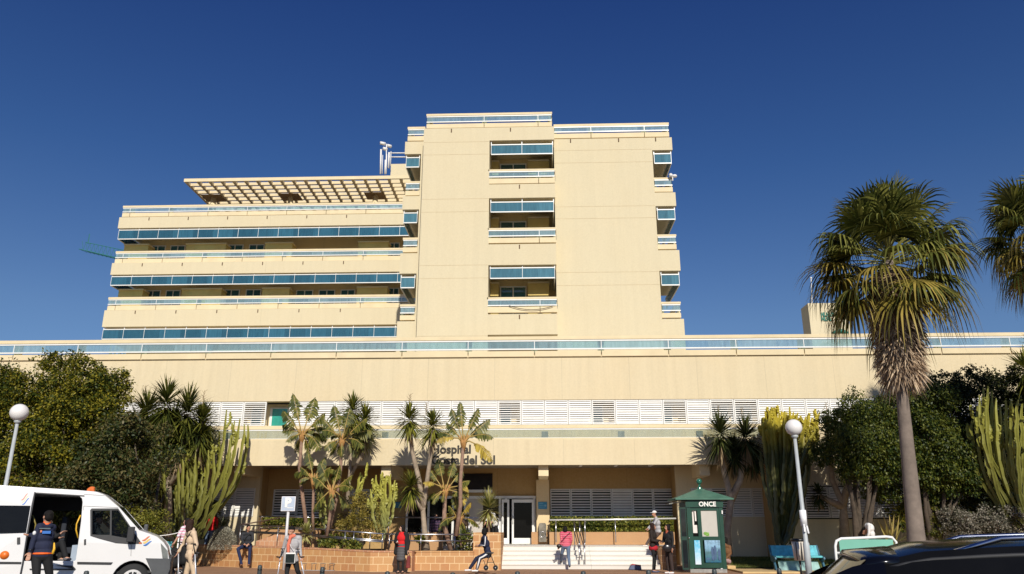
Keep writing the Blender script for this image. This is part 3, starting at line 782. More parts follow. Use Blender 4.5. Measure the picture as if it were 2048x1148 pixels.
for i in range(5):
    mb = MB(); y0 = SY+i*0.32
    mb.box(sx0, sx1, y0+0.012, y0+0.62, i*0.168, (i+1)*0.168-0.03)
    mb.box(sx0, sx1, y0-0.012, y0+0.62, (i+1)*0.168-0.03+0.0005, (i+1)*0.168-0.0005*i)
    mb.build('step', M_marble, ST, world=True, bevel=0.006)
LD = thing('entrance_landing', 'raised orange tiled landing behind the white steps', 'landing', (sx0, 34, 0))
mb = MB(); mb.box(Xp(778, 34, .8), Xp(1350, 34, .8), 34.0, BWY-0.1, 0, LZ-0.006); mb.build('landing_slab', M_marble, LD, world=True)
# hedge planter on the landing, right of the pillar
hp0, hp1 = Xp(1099, 36.0, 1), Xp(1350, 36.0, 1)
zhp = Zp(1064, 36.0, 1200)
HP = thing('hedge_planter', 'long orange planter box holding the clipped hedge right of the doors', 'planter', (hp0, 36, LZ))
mb = MB(); mb.box(hp0, hp1, 36.0, 36.25, LZ, zhp); mb.box(hp0, hp1, 37.0, 37.3, LZ, zhp); mb.build('planter_wall', M_tileplain, HP, world=True)
mb = MB(); mb.box(hp0, hp1, 36.25, 37.0, LZ, zhp-0.1); mb.build('soil', M_soil, HP, world=True)
mb = MB(); mb.box(Xp(1063, 36.86, 1), hp0-0.02, 36.84, 36.895, LZ, zhp); mb.build('pillar_base_tile', M_tileplain, HP, world=True)

# long tiled planter wall along the pavement (angled runs)
PLW = [(395, 34.9, 1088.5), (500, 33.0, 1091.5), (620, 31.4, 1095.5), (740, 30.0, 1101.5), (823, 30.3, 1102)]
PL = thing('planter_wall', 'long orange tiled planter wall along the pavement with terracotta capping', 'planter', G(600, 31.5))
PW_pts = []
for px, Y, pt in PLW:
    z = Zp(pt, Y, px); PW_pts.append((Xp(px, Y, z*0.5), Y, z))
def run_wall(pts, th, parent, m, capm, lower=0.0):
    mb = MB(); cb = MB()
    for (x0, y0, z0), (x1, y1, z1) in zip(pts[:-1], pts[1:]):
        dx, dy = x1-x0, y1-y0; L = sqrt(dx*dx+dy*dy); nx, ny = -dy/L*th, dx/L*th
        vs = [(x0, y0, lower), (x1, y1, lower), (x1+nx, y1+ny, lower), (x0+nx, y0+ny, lower), (x0, y0, z0-0.05), (x1, y1, z1-0.05), (x1+nx, y1+ny, z1-0.05), (x0+nx, y0+ny, z0-0.05)]
        mb.add(vs, [(0,3,2,1),(4,5,6,7),(0,1,5,4),(1,2,6,5),(2,3,7,6),(3,0,4,7)])
        ox, oy = -nx/th*0.015, -ny/th*0.015
        vs = [(x0+ox, y0+oy, z0-0.05), (x1+ox, y1+oy, z1-0.05), (x1+nx, y1+ny, z1-0.05), (x0+nx, y0+ny, z0-0.05), (x0+ox, y0+oy, z0), (x1+ox, y1+oy, z1), (x1+nx, y1+ny, z1), (x0+nx, y0+ny, z0)]
        cb.add(vs, [(0,3,2,1),(4,5,6,7),(0,1,5,4),(1,2,6,5),(2,3,7,6),(3,0,4,7)])
    mb.build('wall_face', m, parent, world=True); cb.build('wall_cap', capm, parent, world=True)
run_wall(PW_pts, 0.42, PL, M_tile, M_cap)
PX = PW_pts[-1][0]
mb = MB(); mb.box(PX-0.002, PX+0.02, 30.3, 31.05, 0, PW_pts[-1][2]); mb.build('end_face', M_cap, PL, world=True)
# second run set back, up to the block beside the steps
zsb = Zp(1102, 31.0, 880)
x2 = Xp(947, 31.0, 0.4)
run_wall([(PX+0.022, 31.0, zsb), (x2, 31.0, zsb)], 0.4, PL, M_tile, M_tile)
zpb = Zp(1065, 31.3, 975)
mb = MB(); mb.box(Xp(946, 31.3, 0.7), Xp(1001.5, 31.3, 0.7), 31.3, 33.9, 0, zpb); mb.build('end_block', M_tile, PL, world=True)
zr = Zp(1090, 31.8, 1322)
EB = MB(); EB.box(Xp(1322, 31.9, 0.7)+0.003, Xp(1352, 31.9, 0.7), 31.9, 33.95, 0, LZ); EB.build('end_block', M_tile, PL, world=True)
# raised bed soil
sp = [(-22, 36.29), (-22, 34.9)] + [(p[0]-0.0, p[1]+0.2) for p in PW_pts] + [(PX+0.1, 31.2), (x2, 31.2), (x2, 34.0), (Xp(778, 34, .8), 34.0), (Xp(778, 34, .8), 36.29)]
so = MB(); so.add([(x, y, 0.66) for x, y in sp], [tuple(range(len(sp)))]); so.build('soil', M_soil, PL, world=True)
# inner retaining walls of the ramp
RW = thing('ramp_wall', 'low orange retaining wall behind the handrails left of the steps', 'wall', G(830, 33.2))
zb_ = Zp(1065, 33.3, 830)
run_wall([(Xp(768, 33.3, 1), 33.3, zb_), (Xp(884, 33.3, 1), 33.3, zb_)], 0.3, RW, M_tileplain, M_tileplain, 0.5)
RW2 = thing('ramp_wall', 'sloping brown tiled ramp side behind the seated man', 'wall', G(550, 34.6))
a, b, c_ = W(512, 1082, 34.8), W(566, 1064, 34.8), W(600, 1064, 34.8)
mb = MB(); mb.prism([(a.x, 0.6), (c_.x, 0.6), (c_.x, c_.z), (b.x, b.z), (a.x, a.z)], 34.8, 35.0); mb.build('wall_face', M_cap, RW2, world=True)
RW3 = thing('ramp_wall', 'orange wall of the upper ramp under the left hedge', 'wall', G(560, 35.8))
mb = MB(); mb.box(Xp(517, 35.7, 1), Xp(640, 35.7, 1), 35.7, 35.9, 0.5, Zp(1059, 35.7, 560)); mb.build('wall_face', M_tileplain, RW3, world=True)

# ------------------------------------------------------------------ handrails
def rail_run(name, label, pts, posts, drop=None, r=0.028, group='handrails round the entrance', base=0.66, m=M_steel, m_post=None):
    """pts: (px, py, Y) along the top rail; drop: extra rails this far below; posts at fractions of the run"""
    P = [W(*p) for p in pts]
    t = thing(name, label, 'handrail', (P[0].x, P[0].y, base), 0, group)
    mb = MB(); mb.tube(P, r, 8); mb.build('top_rail', m, t, world=True)
    for d in (drop or []):
        mb = MB(); mb.tube([p-Vector((0, 0, d)) for p in P], r*0.9, 8); mb.build('lower_rail', m, t, world=True)
    for i, f in enumerate(posts):
        k = f*(len(P)-1); j = min(int(k), len(P)-2); p = P[j].lerp(P[j+1], k-j)
        mb = MB(); mb.tube([(p.x, p.y, base), (p.x, p.y, p.z)], r*0.75, 6); mb.build('post', m_post or m, t, world=True)
    return t
M_railwhite = mat('bright_rail', (0.80, 0.78, 0.76, 1), 0.25, 0.04, metal=0.3)
rail_run('handrail', 'double steel handrail in front of the two-trunk yucca', [(770, 1068, 31.1), (860, 1069, 31.3), (943, 1069, 31.6)], (0.05, 0.4, 0.8), (0.235,))
rail_run('handrail', 'double steel handrail sloping along the planter behind the walking woman in grey', [(482, 1050, 33.6), (560, 1053, 32.8), (625, 1057, 32.2), (700, 1063, 31.2), (768, 1068, 31.0)], (0.0, 0.24, 0.5, 0.72, 0.78, 0.9, 0.99), (0.24, 0.29))
rail_run('handrail', 'dark rising handrail of the ramp behind the seated man', [(480, 1050, 34.3), (520, 1043, 34.9), (560, 1036, 35.4)], (0.02, 0.5), (0.32,), m=mat('dark_rail', (0.09, 0.05, 0.035, 1), 0.5))
rail_run('handrail', 'steel handrail under the louvres in front of the left hedge', [(518, 1032.5, 35.4), (600, 1034.5, 35.4), (655, 1036, 35.4)], (0.02, 0.35, 0.7, 0.98), (0.5,), base=0.9)
rail_run('handrail', 'steel handrail across the landing in front of the glass doors', [(778, 1034.5, 34.3), (900, 1035.5, 34.3), (1001, 1036.5, 34.3)], (0.0, 0.27, 0.69, 0.98), base=LZ)
rail_run('handrail', 'bright white handrail in front of the clipped hedge', [(1099, 1040, 35.7), (1225, 1039, 35.7), (1352, 1037, 35.7)], (0.05, 0.28, 0.52, 0.8), r=0.035, base=LZ+0.1, m=M_railwhite, m_post=M_steel)
SR = thing('handrail', 'double steel handrail going down the middle of the steps', 'handrail', (Xp(1160, SY, 0), SY, 0), 0, 'handrails round the entrance')
for k, px in enumerate((1149.5, 1160)):
    xa = Xp(px, 33.9, LZ); xb_2 = xa+0.07
    mb = MB(); mb.tube([(xa, 34.2, LZ+0.93), (xa, 33.9, LZ+0.93), (xa+0.1, 32.5, 1.05), (xa+0.1, 32.2, 0.98), (xa+0.1, 32.15, 0.86)], 0.024, 8); mb.build('top_rail', M_steel, SR, world=True)
    mb = MB(); mb.tube([(xa, 33.9, LZ+0.55), (xa+0.1, 32.3, 0.68)], 0.018, 8); mb.build('lower_rail', M_steel, SR, world=True)
    mb = MB(); mb.tube([(xa, 33.9, LZ), (xa, 33.9, LZ+0.93)], 0.02, 8); mb.build('post', M_steel, SR, world=True)
    mb = MB(); mb.tube([(xa+0.1, 32.25, 0.0), (xa+0.1, 32.25, 1.0)], 0.022, 8); mb.build('post', M_steel, SR, world=True)
mb = MB(); xa = Xp(1149.5, 33.9, LZ); xb_2 = Xp(1160, 33.9, LZ)
mb.tube([(xa+0.1, 32.25, 0.74), (xb_2+0.1, 32.25, 0.74)], 0.016, 6); mb.build('crossbar', M_steel, SR, world=True)
# wall ashtray bin and mat frame on the pillar
p = W(1085, 1062, 36.75)
WBn = thing('wall_bin', 'dark weathered wall bin on the pillar by the doors', 'bin', (p.x, 36.8, LZ+0.1))
z0_, z1_ = Zp(1084, 36.8, 1085), Zp(1046, 36.8, 1085)
M_bin = mat('weathered_metal', (0.16, 0.14, 0.11, 1), 0.6, 0.5, 4, bump=0.3)
mb = MB(); mb.prism([(p.x-0.17, z0_), (p.x+0.17, z0_), (p.x+0.17, z1_-0.08), (p.x+0.12, z1_), (p.x-0.12, z1_), (p.x-0.17, z1_-0.08)], 36.62, 36.83); mb.build('bin_body', M_bin, WBn, world=True, bevel=0.01)
mb = MB(); mb.tube([(p.x+0.12*cos(t/12*2*pi), 36.61, (z0_*0.6+z1_*0.4)+0.12*sin(t/12*2*pi)) for t in range(13)], 0.012, 6); mb.build('ring', M_steel, WBn, world=True)
# red-brown doormat-like sloping lid object on the lowest step, built further down as a bag

# ------------------------------------------------------------------ lawns, tan strip, left corner
def grass_mat():
    t = NT('lawn'); c = t.coord(); n = t.noise(c, 3, 6); f = t.noise(c, 45, 4)
    a = t.ramp(n, [(0.3, (0.06, 0.085, 0.012)), (0.7, (0.15, 0.15, 0.03))])
    t.link(t.mix(0.4, a, t.ramp(f, [(0.35, (0.03, 0.05, 0.008)), (0.7, (0.25, 0.24, 0.07))])), t.b.inputs['Base Color'])
    t.b.inputs['Roughness'].default_value = 0.9; t.bump(f, 0.8, 0.03); return t.mat
M_grass = grass_mat()
M_tan = mat('tan_paving', (0.60, 0.42, 0.20, 1), 0.9, 0.15, 3, bump=0.3)
gx0, gx1 = Xp(1455, 33, 0), 44
mb = MB(); mb.add([(gx0, 31.6, 0.10), (gx1, 31.6, 0.10), (gx1, 35.9, 0.36), (gx0, 35.9, 0.36)], [(0, 1, 2, 3)])
tag(mb.build('lawn', M_grass), kind='structure')
mb = MB(); mb.box(gx0-0.3, gx1, 29.3, 31.6, -0.02, 0.06); mb.box(gx0-0.3, gx0, 31.6, 35.9, -0.02, 0.16); tag(mb.build('lawn_kerb', M_tan), kind='structure')
lx_ = PW_pts[0][0]
mb = MB(); mb.add([(-46, 30.5, 0.08), (lx_-0.03, 30.5, 0.08), (lx_-0.03, 34.9, 0.2), (-46, 34.9, 0.2)], [(0, 1, 2, 3)]); tag(mb.build('lawn', M_grass), kind='structure')
mb = MB(); mb.box(-46, lx_-0.03, 30.3, 30.5, -0.02, 0.12); tag(mb.build('lawn_kerb', M_tan), kind='structure')
def grass_blades(x0, x1, y0, y1, zf, n, name):
    r = np.random.default_rng(5); x = r.uniform(x0, x1, n); y = r.uniform(y0, y1, n); z = zf(y); h = r.uniform(0.03, 0.09, n)
    a = r.uniform(0, 2*pi, n); w = 0.007
    P = np.stack([x, y, z], 1); d = np.stack([np.cos(a)*w, np.sin(a)*w, np.zeros(n)], 1); t = np.stack([r.normal(0, .02, n), r.normal(0, .02, n), h], 1)
    o = strips(name, np.stack([P-d, P+d, P+t], 1), 3, leaf_mat('grass_leaf', (0.03, 0.05, 0.008, 1), (0.09, 0.12, 0.02, 1), (0.24, 0.24, 0.06, 1)))
    tag(o, kind='stuff'); o['label'] = 'short lawn grass'; return o
grass_blades(gx0, Xp(1800, 32, 0), 31.65, 35.5, lambda y: 0.10+(y-31.6)*0.26/4.3, 16000, 'grass')
tag(bpy.data.objects['grass'], 'short green lawn grass right of the kiosk')
g2 = grass_blades(Xp(230, 32, 0), lx_-0.1, 30.6, 34.8, lambda y: 0.08+(y-30.5)*0.12/4.4, 5000, 'grass')
tag(g2, 'short green lawn grass between the van and the planter wall')

# ------------------------------------------------------------------ vegetation
RNG = np.random.default_rng(11)
def unit(v): return v/np.maximum(np.linalg.norm(v, axis=-1, keepdims=True), 1e-9)
def pxm(px, py, Y):
    """photo pixels per metre at that point"""
    p = W(px, py, Y) - cam.location
    return F/(p.dot(FV))
def leaf_cloud(name, lobes, n, size, m, parent=None, droop=0.35, shape=0.5, fill=0.55, seed=0, rc=0.36):
    """lobes: (centre, (rx, ry, rz)); each lobe carries many small clumps of leaves on its surface, with gaps between"""
    r = np.random.default_rng(seed+7)
    vol = np.array([l[1][0]*l[1][2]+l[1][1]*l[1][2] for l in lobes]); cnt = np.maximum(8, (n*vol/vol.sum())).astype(int)
    V = []
    for (c, R), k in zip(lobes, cnt):
        R = np.asarray(R); rr = min(rc, 0.55*R.min()); nc = int(max(5, (2.6 if rc < 0.5 else 3.4)*(R[0]*R[2]+R[1]*R[2])/(rr*rr)))
        d = unit(r.normal(size=(nc, 3))); rad = 1-(1-fill)*r.uniform(0, 1, (nc, 1))**2.2
        cc = np.asarray(c)+d*R*rad*r.uniform(0.85, 1.18, (nc, 1)); cr = rr*r.uniform(0.55, 1.3, (nc, 1))
        per = max(4, k//nc); e = unit(r.normal(size=(nc*per, 3))+np.repeat(d, per, 0)*0.55+np.array([0, 0, 0.25]))
        q = np.repeat(cc, per, 0)+e*np.repeat(cr, per, 0)*r.uniform(0.35, 1.05, (nc*per, 1))*np.array([1.15, 1.15, 0.8])
        q[:, 2] -= droop*np.repeat(cr, per, 0)[:, 0]*r.uniform(0, 1.6, len(q))
        ax = unit(e*0.8 + r.normal(size=q.shape)*0.6 + np.array([0, -0.1, -droop-0.15]))
        sd = unit(np.cross(ax, unit(e*0.9+r.normal(size=q.shape)*0.7+np.array([0, 0, 0.4]))))
        L = size*r.uniform(0.6, 1.35, (len(q), 1)); w = L*shape*0.5
        V.append(np.stack([q-ax*L*0.5, q+sd*w-ax*L*0.05, q+ax*L*0.5, q-sd*w-ax*L*0.05], 1))
    return strips(name, np.concatenate(V), 4, m, parent)
def lobe(px, py, Y, rpx, rypx=None, rd=None):
    p = W(px, py, Y); s = pxm(px, py, Y); rx = rpx/s; rz = (rypx or rpx)/s
    return (tuple(p), (rx, rd or rx*0.9, rz))
M_bark = mat('bark', (0.075, 0.055, 0.038, 1), 0.95, 0.3, 6, bump=0.6, bscale=18)
def branch_mesh(base, tops, r0, seed=1):
    mb = MB(); rr = random.Random(seed); b = Vector(base)
    for t in tops:
        t = Vector(t); mid = b.lerp(t, 0.45) + Vector((rr.uniform(-.25, .25), rr.uniform(-.2, .2), 0.25)); q = b.lerp(t, 0.2)+Vector((0, 0, 0.2))
        mb.tube([b + Vector((rr.uniform(-.05, .05), rr.uniform(-.05, .05), 0)), q, mid, t], [r0, r0*0.75, r0*0.45, r0*0.12], 8)
    return mb
def tree(name, label, cat, base, lobes, n, size, m, droop=0.35, shape=0.5, group=None, r0=0.16, fill=0.5, seed=0):
    t = thing(name, label, cat, base, 0, group); off = Vector(base)
    L2 = [((c[0]-off.x, c[1]-off.y, c[2]-off.z), R) for c, R in lobes]
    leaf_cloud('crown', L2, n, size, m, t, droop, shape, fill, seed, rc=0.36 if size < 0.095 else 0.60)
    tops = [c for c, R in L2][:9]
    branch_mesh((0, 0, 0), tops, r0, seed).build('trunk', M_bark, t)
    return t
M_ficus = leaf_mat('ficus_leaf', (0.010, 0.020, 0.003, 1), (0.052, 0.074, 0.008, 1), (0.27, 0.225, 0.018, 1), 0.25, 0.55)
M_darkleaf = leaf_mat('glossy_dark_leaf', (0.012, 0.022, 0.005, 1), (0.036, 0.054, 0.012, 1), (0.12, 0.095, 0.03, 1), 0.1, 0.42)
M_weep = leaf_mat('weeping_leaf', (0.007, 0.017, 0.003, 1), (0.028, 0.050, 0.007, 1), (0.13, 0.14, 0.018, 1), 0.2, 0.42)
gb = lambda px, Y, z=0.1: tuple(G(px, Y, z))
tree('ficus_tree', 'big yellow-green bushy tree at the left edge behind the globe lamp', 'tree', gb(90, 29), [
    lobe(60, 790, 28.8, 75, 55), lobe(150, 770, 29.0, 70, 55), lobe(200, 800, 28.8, 48, 45), lobe(15, 760, 28.6, 40, 35), lobe(120, 740, 28.8, 28, 30), lobe(170, 730, 28.8, 32, 20),
    lobe(30, 860, 28.3, 70, 60), lobe(130, 850, 28.2, 70, 60), lobe(215, 830, 28.6, 38, 40), lobe(-60, 800, 28.3, 70, 80), lobe(80, 920, 28.2, 80, 60), lobe(20, 960, 28.4, 90, 55), lobe(225, 760, 28.8, 26, 26), lobe(105, 725, 28.8, 16, 20), lobe(150, 820, 29.8, 90, 70), lobe(60, 850, 30, 90, 80), lobe(200, 885, 28.2, 40, 36), lobe(40, 1000, 28.4, 90, 45), lobe(120, 1000, 28.6, 60, 45)],
    100000, 0.115, M_ficus, seed=1)
tree('dark_tree', 'darker glossy-leaved tree with brownish leaves between the left tree and the cactus', 'tree', gb(265, 28.4), [
    lobe(270, 890, 28.0, 70, 55), lobe(330, 900, 33.5, 50, 55), lobe(220, 950, 27.8, 75, 45), lobe(300, 960, 33.5, 60, 50), lobe(150, 960, 28.0, 60, 40), lobe(200, 905, 28.2, 50, 40), lobe(345, 955, 33.5, 36, 42), lobe(240, 1000, 27.8, 60, 32), lobe(170, 1005, 28.0, 60, 30), lobe(300, 1010, 33.5, 40, 30), lobe(345, 1000, 33.5, 30, 34)],
    50000, 0.12, M_darkleaf, seed=2)
tree('weeping_fig_tree', 'dark green weeping tree with a rounded crown left of the tall palm trunk', 'tree', gb(1725, 30.6), [
    lobe(1712, 812, 30.4, 34, 30), lobe(1745, 830, 30.2, 50, 36), lobe(1690, 855, 30.2, 38, 42), lobe(1735, 885, 30.0, 52, 48), lobe(1775, 870, 30.2, 48, 60), lobe(1672, 890, 30.4, 22, 32), lobe(1765, 925, 30.2, 46, 32), lobe(1710, 925, 30.1, 30, 28), lobe(1790, 800, 30.6, 30, 25), lobe(1768, 965, 31.2, 36, 26), lobe(1640, 905, 31.6, 18, 22)],
    52000, 0.10, M_weep, droop=0.8, group='weeping trees at the right', seed=3)
tree('weeping_fig_tree', 'dark green weeping tree with sunlit drooping sprays right of the tall palm trunk', 'tree', gb(1870, 30.6), [
    lobe(1850, 795, 30.6, 44, 32), lobe(1860, 860, 30.0, 40, 42), lobe(1890, 905, 29.8, 38, 38), lobe(1845, 920, 30.0, 30, 46), lobe(1915, 945, 29.9, 34, 26), lobe(1935, 962, 29.9, 24, 16), lobe(1860, 965, 30.4, 34, 36), lobe(1905, 855, 30.4, 22, 20)],
    42000, 0.10, M_weep, droop=0.8, group='weeping trees at the right', seed=4)
tree('dark_tree', 'dense tree with shade painted into near-black leaves behind the big cactus at the right edge', 'tree', gb(1975, 32.2), [
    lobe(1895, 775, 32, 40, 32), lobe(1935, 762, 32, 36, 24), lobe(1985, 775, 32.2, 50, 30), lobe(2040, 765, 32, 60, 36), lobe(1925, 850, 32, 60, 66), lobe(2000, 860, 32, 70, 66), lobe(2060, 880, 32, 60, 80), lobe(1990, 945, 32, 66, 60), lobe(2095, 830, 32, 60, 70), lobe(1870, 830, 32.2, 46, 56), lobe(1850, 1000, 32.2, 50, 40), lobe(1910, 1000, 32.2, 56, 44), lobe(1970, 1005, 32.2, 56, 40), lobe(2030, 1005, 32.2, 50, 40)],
    70000, 0.12, leaf_mat('shade_dark_leaf', (0.003, 0.006, 0.002, 1), (0.010, 0.018, 0.004, 1), (0.075, 0.080, 0.012, 1), 0.1, 0.6, hi=0.72), droop=0.5, seed=14)  # near-black leaf tones carry the deep shade of this crown
# backdrop shade trees outside the left/right edges of the frame are left out
def bush(name, label, cat, lobes, n, size, m, base, stem=0.03, droop=0.0, shape=0.5, group=None, fill=0.35, seed=0):
    t = tree(name, label, cat, base, lobes, n, size, m, droop, shape, group, stem, fill, seed)
    for ch in t.children:
        if ch.name.startswith('crown'): ch.name = 'foliage'
        elif ch.name.startswith('trunk'): ch.name = 'stem'
    return t
M_olive = leaf_mat('olive_leaf', (0.03, 0.040, 0.006, 1), (0.11, 0.12, 0.015, 1), (0.30, 0.27, 0.04, 1))
M_yellowleaf = leaf_mat('yellow_leaf', (0.06, 0.055, 0.010, 1), (0.19, 0.15, 0.025, 1), (0.42, 0.32, 0.07, 1))
M_conifer = leaf_mat('conifer_leaf', (0.015, 0.022, 0.006, 1), (0.05, 0.06, 0.012, 1), (0.13, 0.13, 0.03, 1))
M_greyleaf = leaf_mat('grey_leaf', (0.13, 0.12, 0.085, 1), (0.26, 0.24, 0.18, 1), (0.42, 0.39, 0.31, 1), 0.1, 0.7)
M_silver = leaf_mat('silver_leaf', (0.025, 0.030, 0.018, 1), (0.10, 0.095, 0.06, 1), (0.34, 0.30, 0.24, 1), 0.1, 0.5)
M_hedge = leaf_mat('hedge_leaf', (0.012, 0.024, 0.004, 1), (0.06, 0.085, 0.012, 1), (0.25, 0.24, 0.04, 1), 0.15, 0.3)
bush('round_bush', 'rounded yellow-green bush just right of the van bonnet', 'bush', [lobe(285, 1048, 27.4, 36, 34), lobe(262, 1040, 27.5, 22, 24), lobe(310, 1062, 27.3, 24, 24)], 7000, 0.075, M_olive, gb(288, 27.4), seed=5)
bush('low_bush', 'low bright green plants at the foot of the left cactus', 'bush', [lobe(310, 1085, 31.6, 28, 9), lobe(340, 1090, 31.6, 18, 8)], 1500, 0.07, M_olive, gb(315, 31.6), seed=6)
bush('conifer_bush', 'dark conical bush behind the man in red', 'bush', [lobe(418, 1040, 35.75, 26, 36), lobe(408, 1020, 35.75, 14, 22), lobe(430, 1060, 35.6, 22, 24)], 6500, 0.07, M_conifer, gb(418, 35.75, 0.6), seed=7)
def dome_bush(px, py0, py1, rpx, Y):
    r_ = rpx/pxm(px, py1, Y); b = G(px, Y, 0.66); h_ = Zp(py0, Y, px)-0.66; t = thing('dome_bush', 'clipped grey dome-shaped bush on the planter', 'bush', b); g = np.random.default_rng(8); n = 15000
    d = unit(g.normal(size=(n, 3))); d[:, 2] = np.abs(d[:, 2]); q = d*np.array([r_, r_, h_])*(1-0.16*g.uniform(size=(n, 1))**2+g.normal(0, 0.018, (n, 1)))
    ax = unit(d+g.normal(size=d.shape)*0.55); sd = unit(np.cross(ax, g.normal(size=d.shape))); L = g.uniform(0.025, 0.05, (n, 1))
    strips('foliage', np.stack([q-ax*L*.5, q+sd*L*.3, q+ax*L*.5, q-sd*L*.3], 1), 4, M_greyleaf, t)
    MB().tube([(0, 0, 0), (0, 0, h_*0.8)], [r_*0.2, r_*0.05], 6).build('stem', M_bark, t)
dome_bush(444, 1054, 1090, 28, 33.9)
bush('yellow_shrub', 'loose yellowish shrub between the banana-leaved plants and the small cactus', 'shrub', [lobe(710, 1025, 32.4, 26, 30), lobe(735, 1035, 32.2, 28, 34), lobe(700, 1055, 32.0, 28, 26), lobe(745, 1060, 32.0, 20, 24), lobe(722, 1005, 32.6, 18, 22)], 9000, 0.07, M_yellowleaf, gb(722, 32.2, 0.66), seed=9)
for i, (px, py, Y, r, lab) in enumerate(((655, 1085, 31.6, 16, 'low green plant behind the handrail right of the walking woman in grey'), (700, 1090, 31.2, 18, 'low dark green plant in the bed under the yellow shrub'), (683, 1078, 32.0, 14, 'small leafy plant beside the banana-plant trunks'), (925, 1083, 32.2, 24, 'leafy green plant beside the end block of the planter'), (840, 1078, 31.6, 8, 'small sprig by the standing woman in the red blouse'))):
    bush('bedding_plant', lab, 'plant', [lobe(px, py, Y, r, r*0.75), lobe(px+r*0.6, py+3, Y-0.1, r*0.6, r*0.5)], 900, 0.10, M_hedge if i != 4 else M_olive, gb(px, Y, 0.66), seed=20+i, group='low plants in the raised bed', fill=0.2)
bush('green_bush', 'small bright conical bush right of the tall palm trunk', 'bush', [lobe(1866, 1045, 30.5, 17, 30), lobe(1858, 1025, 30.6, 9, 14), lobe(1872, 1062, 30.4, 14, 16)], 4500, 0.06, M_olive, gb(1866, 30.5), seed=30)
bush('green_bush', 'dark leafy bush left of the tall palm trunk foot', 'bush', [lobe(1800, 1020, 31.5, 22, 20), lobe(1812, 1045, 31.4, 18, 22)], 2500, 0.08, M_ficus, gb(1806, 31.5), seed=31)
bush('silver_shrub', 'wide silvery shrub at the right edge behind the black car', 'shrub', [lobe(1940, 1045, 29.6, 34, 28), lobe(1985, 1038, 29.6, 36, 30), lobe(2030, 1045, 29.6, 32, 26), lobe(2060, 1055, 29.6, 30, 24), lobe(1965, 1060, 29.4, 50, 22)], 15000, 0.085, M_silver, gb(1985, 29.6), seed=32, shape=0.35)
bush('silver_shrub', 'narrow upright silvery shrub beside the palm trunk', 'shrub', [lobe(1888, 1030, 30, 10, 16), lobe(1893, 1050, 30, 10, 20)], 1400, 0.085, M_silver, gb(1890, 30), seed=33, shape=0.35)
def hedge(label, x0, x1, y0, y1, z0, z1, n, seed):
    r = np.random.default_rng(seed); t = thing('hedge', label, 'hedge', ((x0+x1)/2, (y0+y1)/2, z0))
    c = np.stack([r.uniform(x0, x1, n), r.uniform(y0, y1, n), r.uniform(z0, z1, n)], 1)
    f = r.uniform(size=n); c[f < 0.55, 1] = y0+r.normal(0, 0.03, (f < 0.55).sum()); c[f > 0.85, 2] = z1+r.normal(0, 0.03, (f > 0.85).sum())
    c -= np.array(t.location)
    ax = unit(r.normal(size=c.shape)+np.array([0, -0.5, 0.2])); sd = unit(np.cross(ax, r.normal(size=c.shape))); L = r.uniform(0.06, 0.13, (n, 1))
    strips('foliage', np.stack([c-ax*L*.5, c+sd*L*.33, c+ax*L*.5, c-sd*L*.33], 1), 4, M_hedge, t)
    return t
hedge('clipped green hedge under the louvres right of the entrance', hp0+0.05, hp1, 36.15, 36.95, zhp-0.05, Zp(1036, 36.2, 1200), 14000, 40)
hedge('short dark hedge behind the ramp left of the banana-leaved plants', Xp(522, 36, 1), Xp(655, 36, 1), 35.95, 36.6, 0.9, Zp(1037, 36, 560), 7000, 41)

def ribbons(P0, D, L, Wd, rows=4, droop=0.3, up=None, fold=0.0, taper=1.0, curl=None):
    """blade-like strips from points P0 along D"""
    n = len(P0); t = np.linspace(0, 1, rows)[None, :, None]
    L = np.broadcast_to(np.asarray(L), (n,))[:, None, None]; Wd = np.broadcast_to(np.asarray(Wd), (n,))[:, None, None]
    dr = np.broadcast_to(np.asarray(droop), (n,))[:, None, None]
    side = unit(np.cross(D, np.array([0, 0, 1.0])+1e-3)) if up is None else unit(np.cross(D, up))
    c = P0[:, None] + D[:, None]*L*t + np.array([0, 0, -1.0])*(dr*L*t**2)
    w = Wd*0.5*(np.minimum(1, 4*t+0.45))*(1-t**3*0.97*taper)
    return np.stack([c-side[:, None]*w, c+side[:, None]*w], 2)
M_yucca = leaf_mat('yucca_leaf', (0.025, 0.035, 0.006, 1), (0.085, 0.10, 0.015, 1), (0.26, 0.25, 0.04, 1), 0.2, 0.35)
M_yuccadark = leaf_mat('dark_yucca_leaf', (0.012, 0.018, 0.006, 1), (0.035, 0.048, 0.012, 1), (0.10, 0.11, 0.03, 1), 0.15, 0.35)
M_yucca2 = leaf_mat('mid_yucca_leaf', (0.015, 0.022, 0.005, 1), (0.055, 0.070, 0.012, 1), (0.18, 0.18, 0.03, 1), 0.2, 0.35)
M_dry = leaf_mat('dry_leaf', (0.13, 0.085, 0.045, 1), (0.26, 0.18, 0.10, 1), (0.44, 0.33, 0.20, 1), 0.1, 0.8)
M_trunk = mat('pale_trunk', (0.32, 0.25, 0.18, 1), 0.9, 0.25, 5, bump=0.7, bscale=22)
M_varieg = leaf_mat('striped_yucca_leaf', (0.14, 0.15, 0.035, 1), (0.32, 0.31, 0.09, 1), (0.55, 0.50, 0.22, 1), 0.2, 0.4)
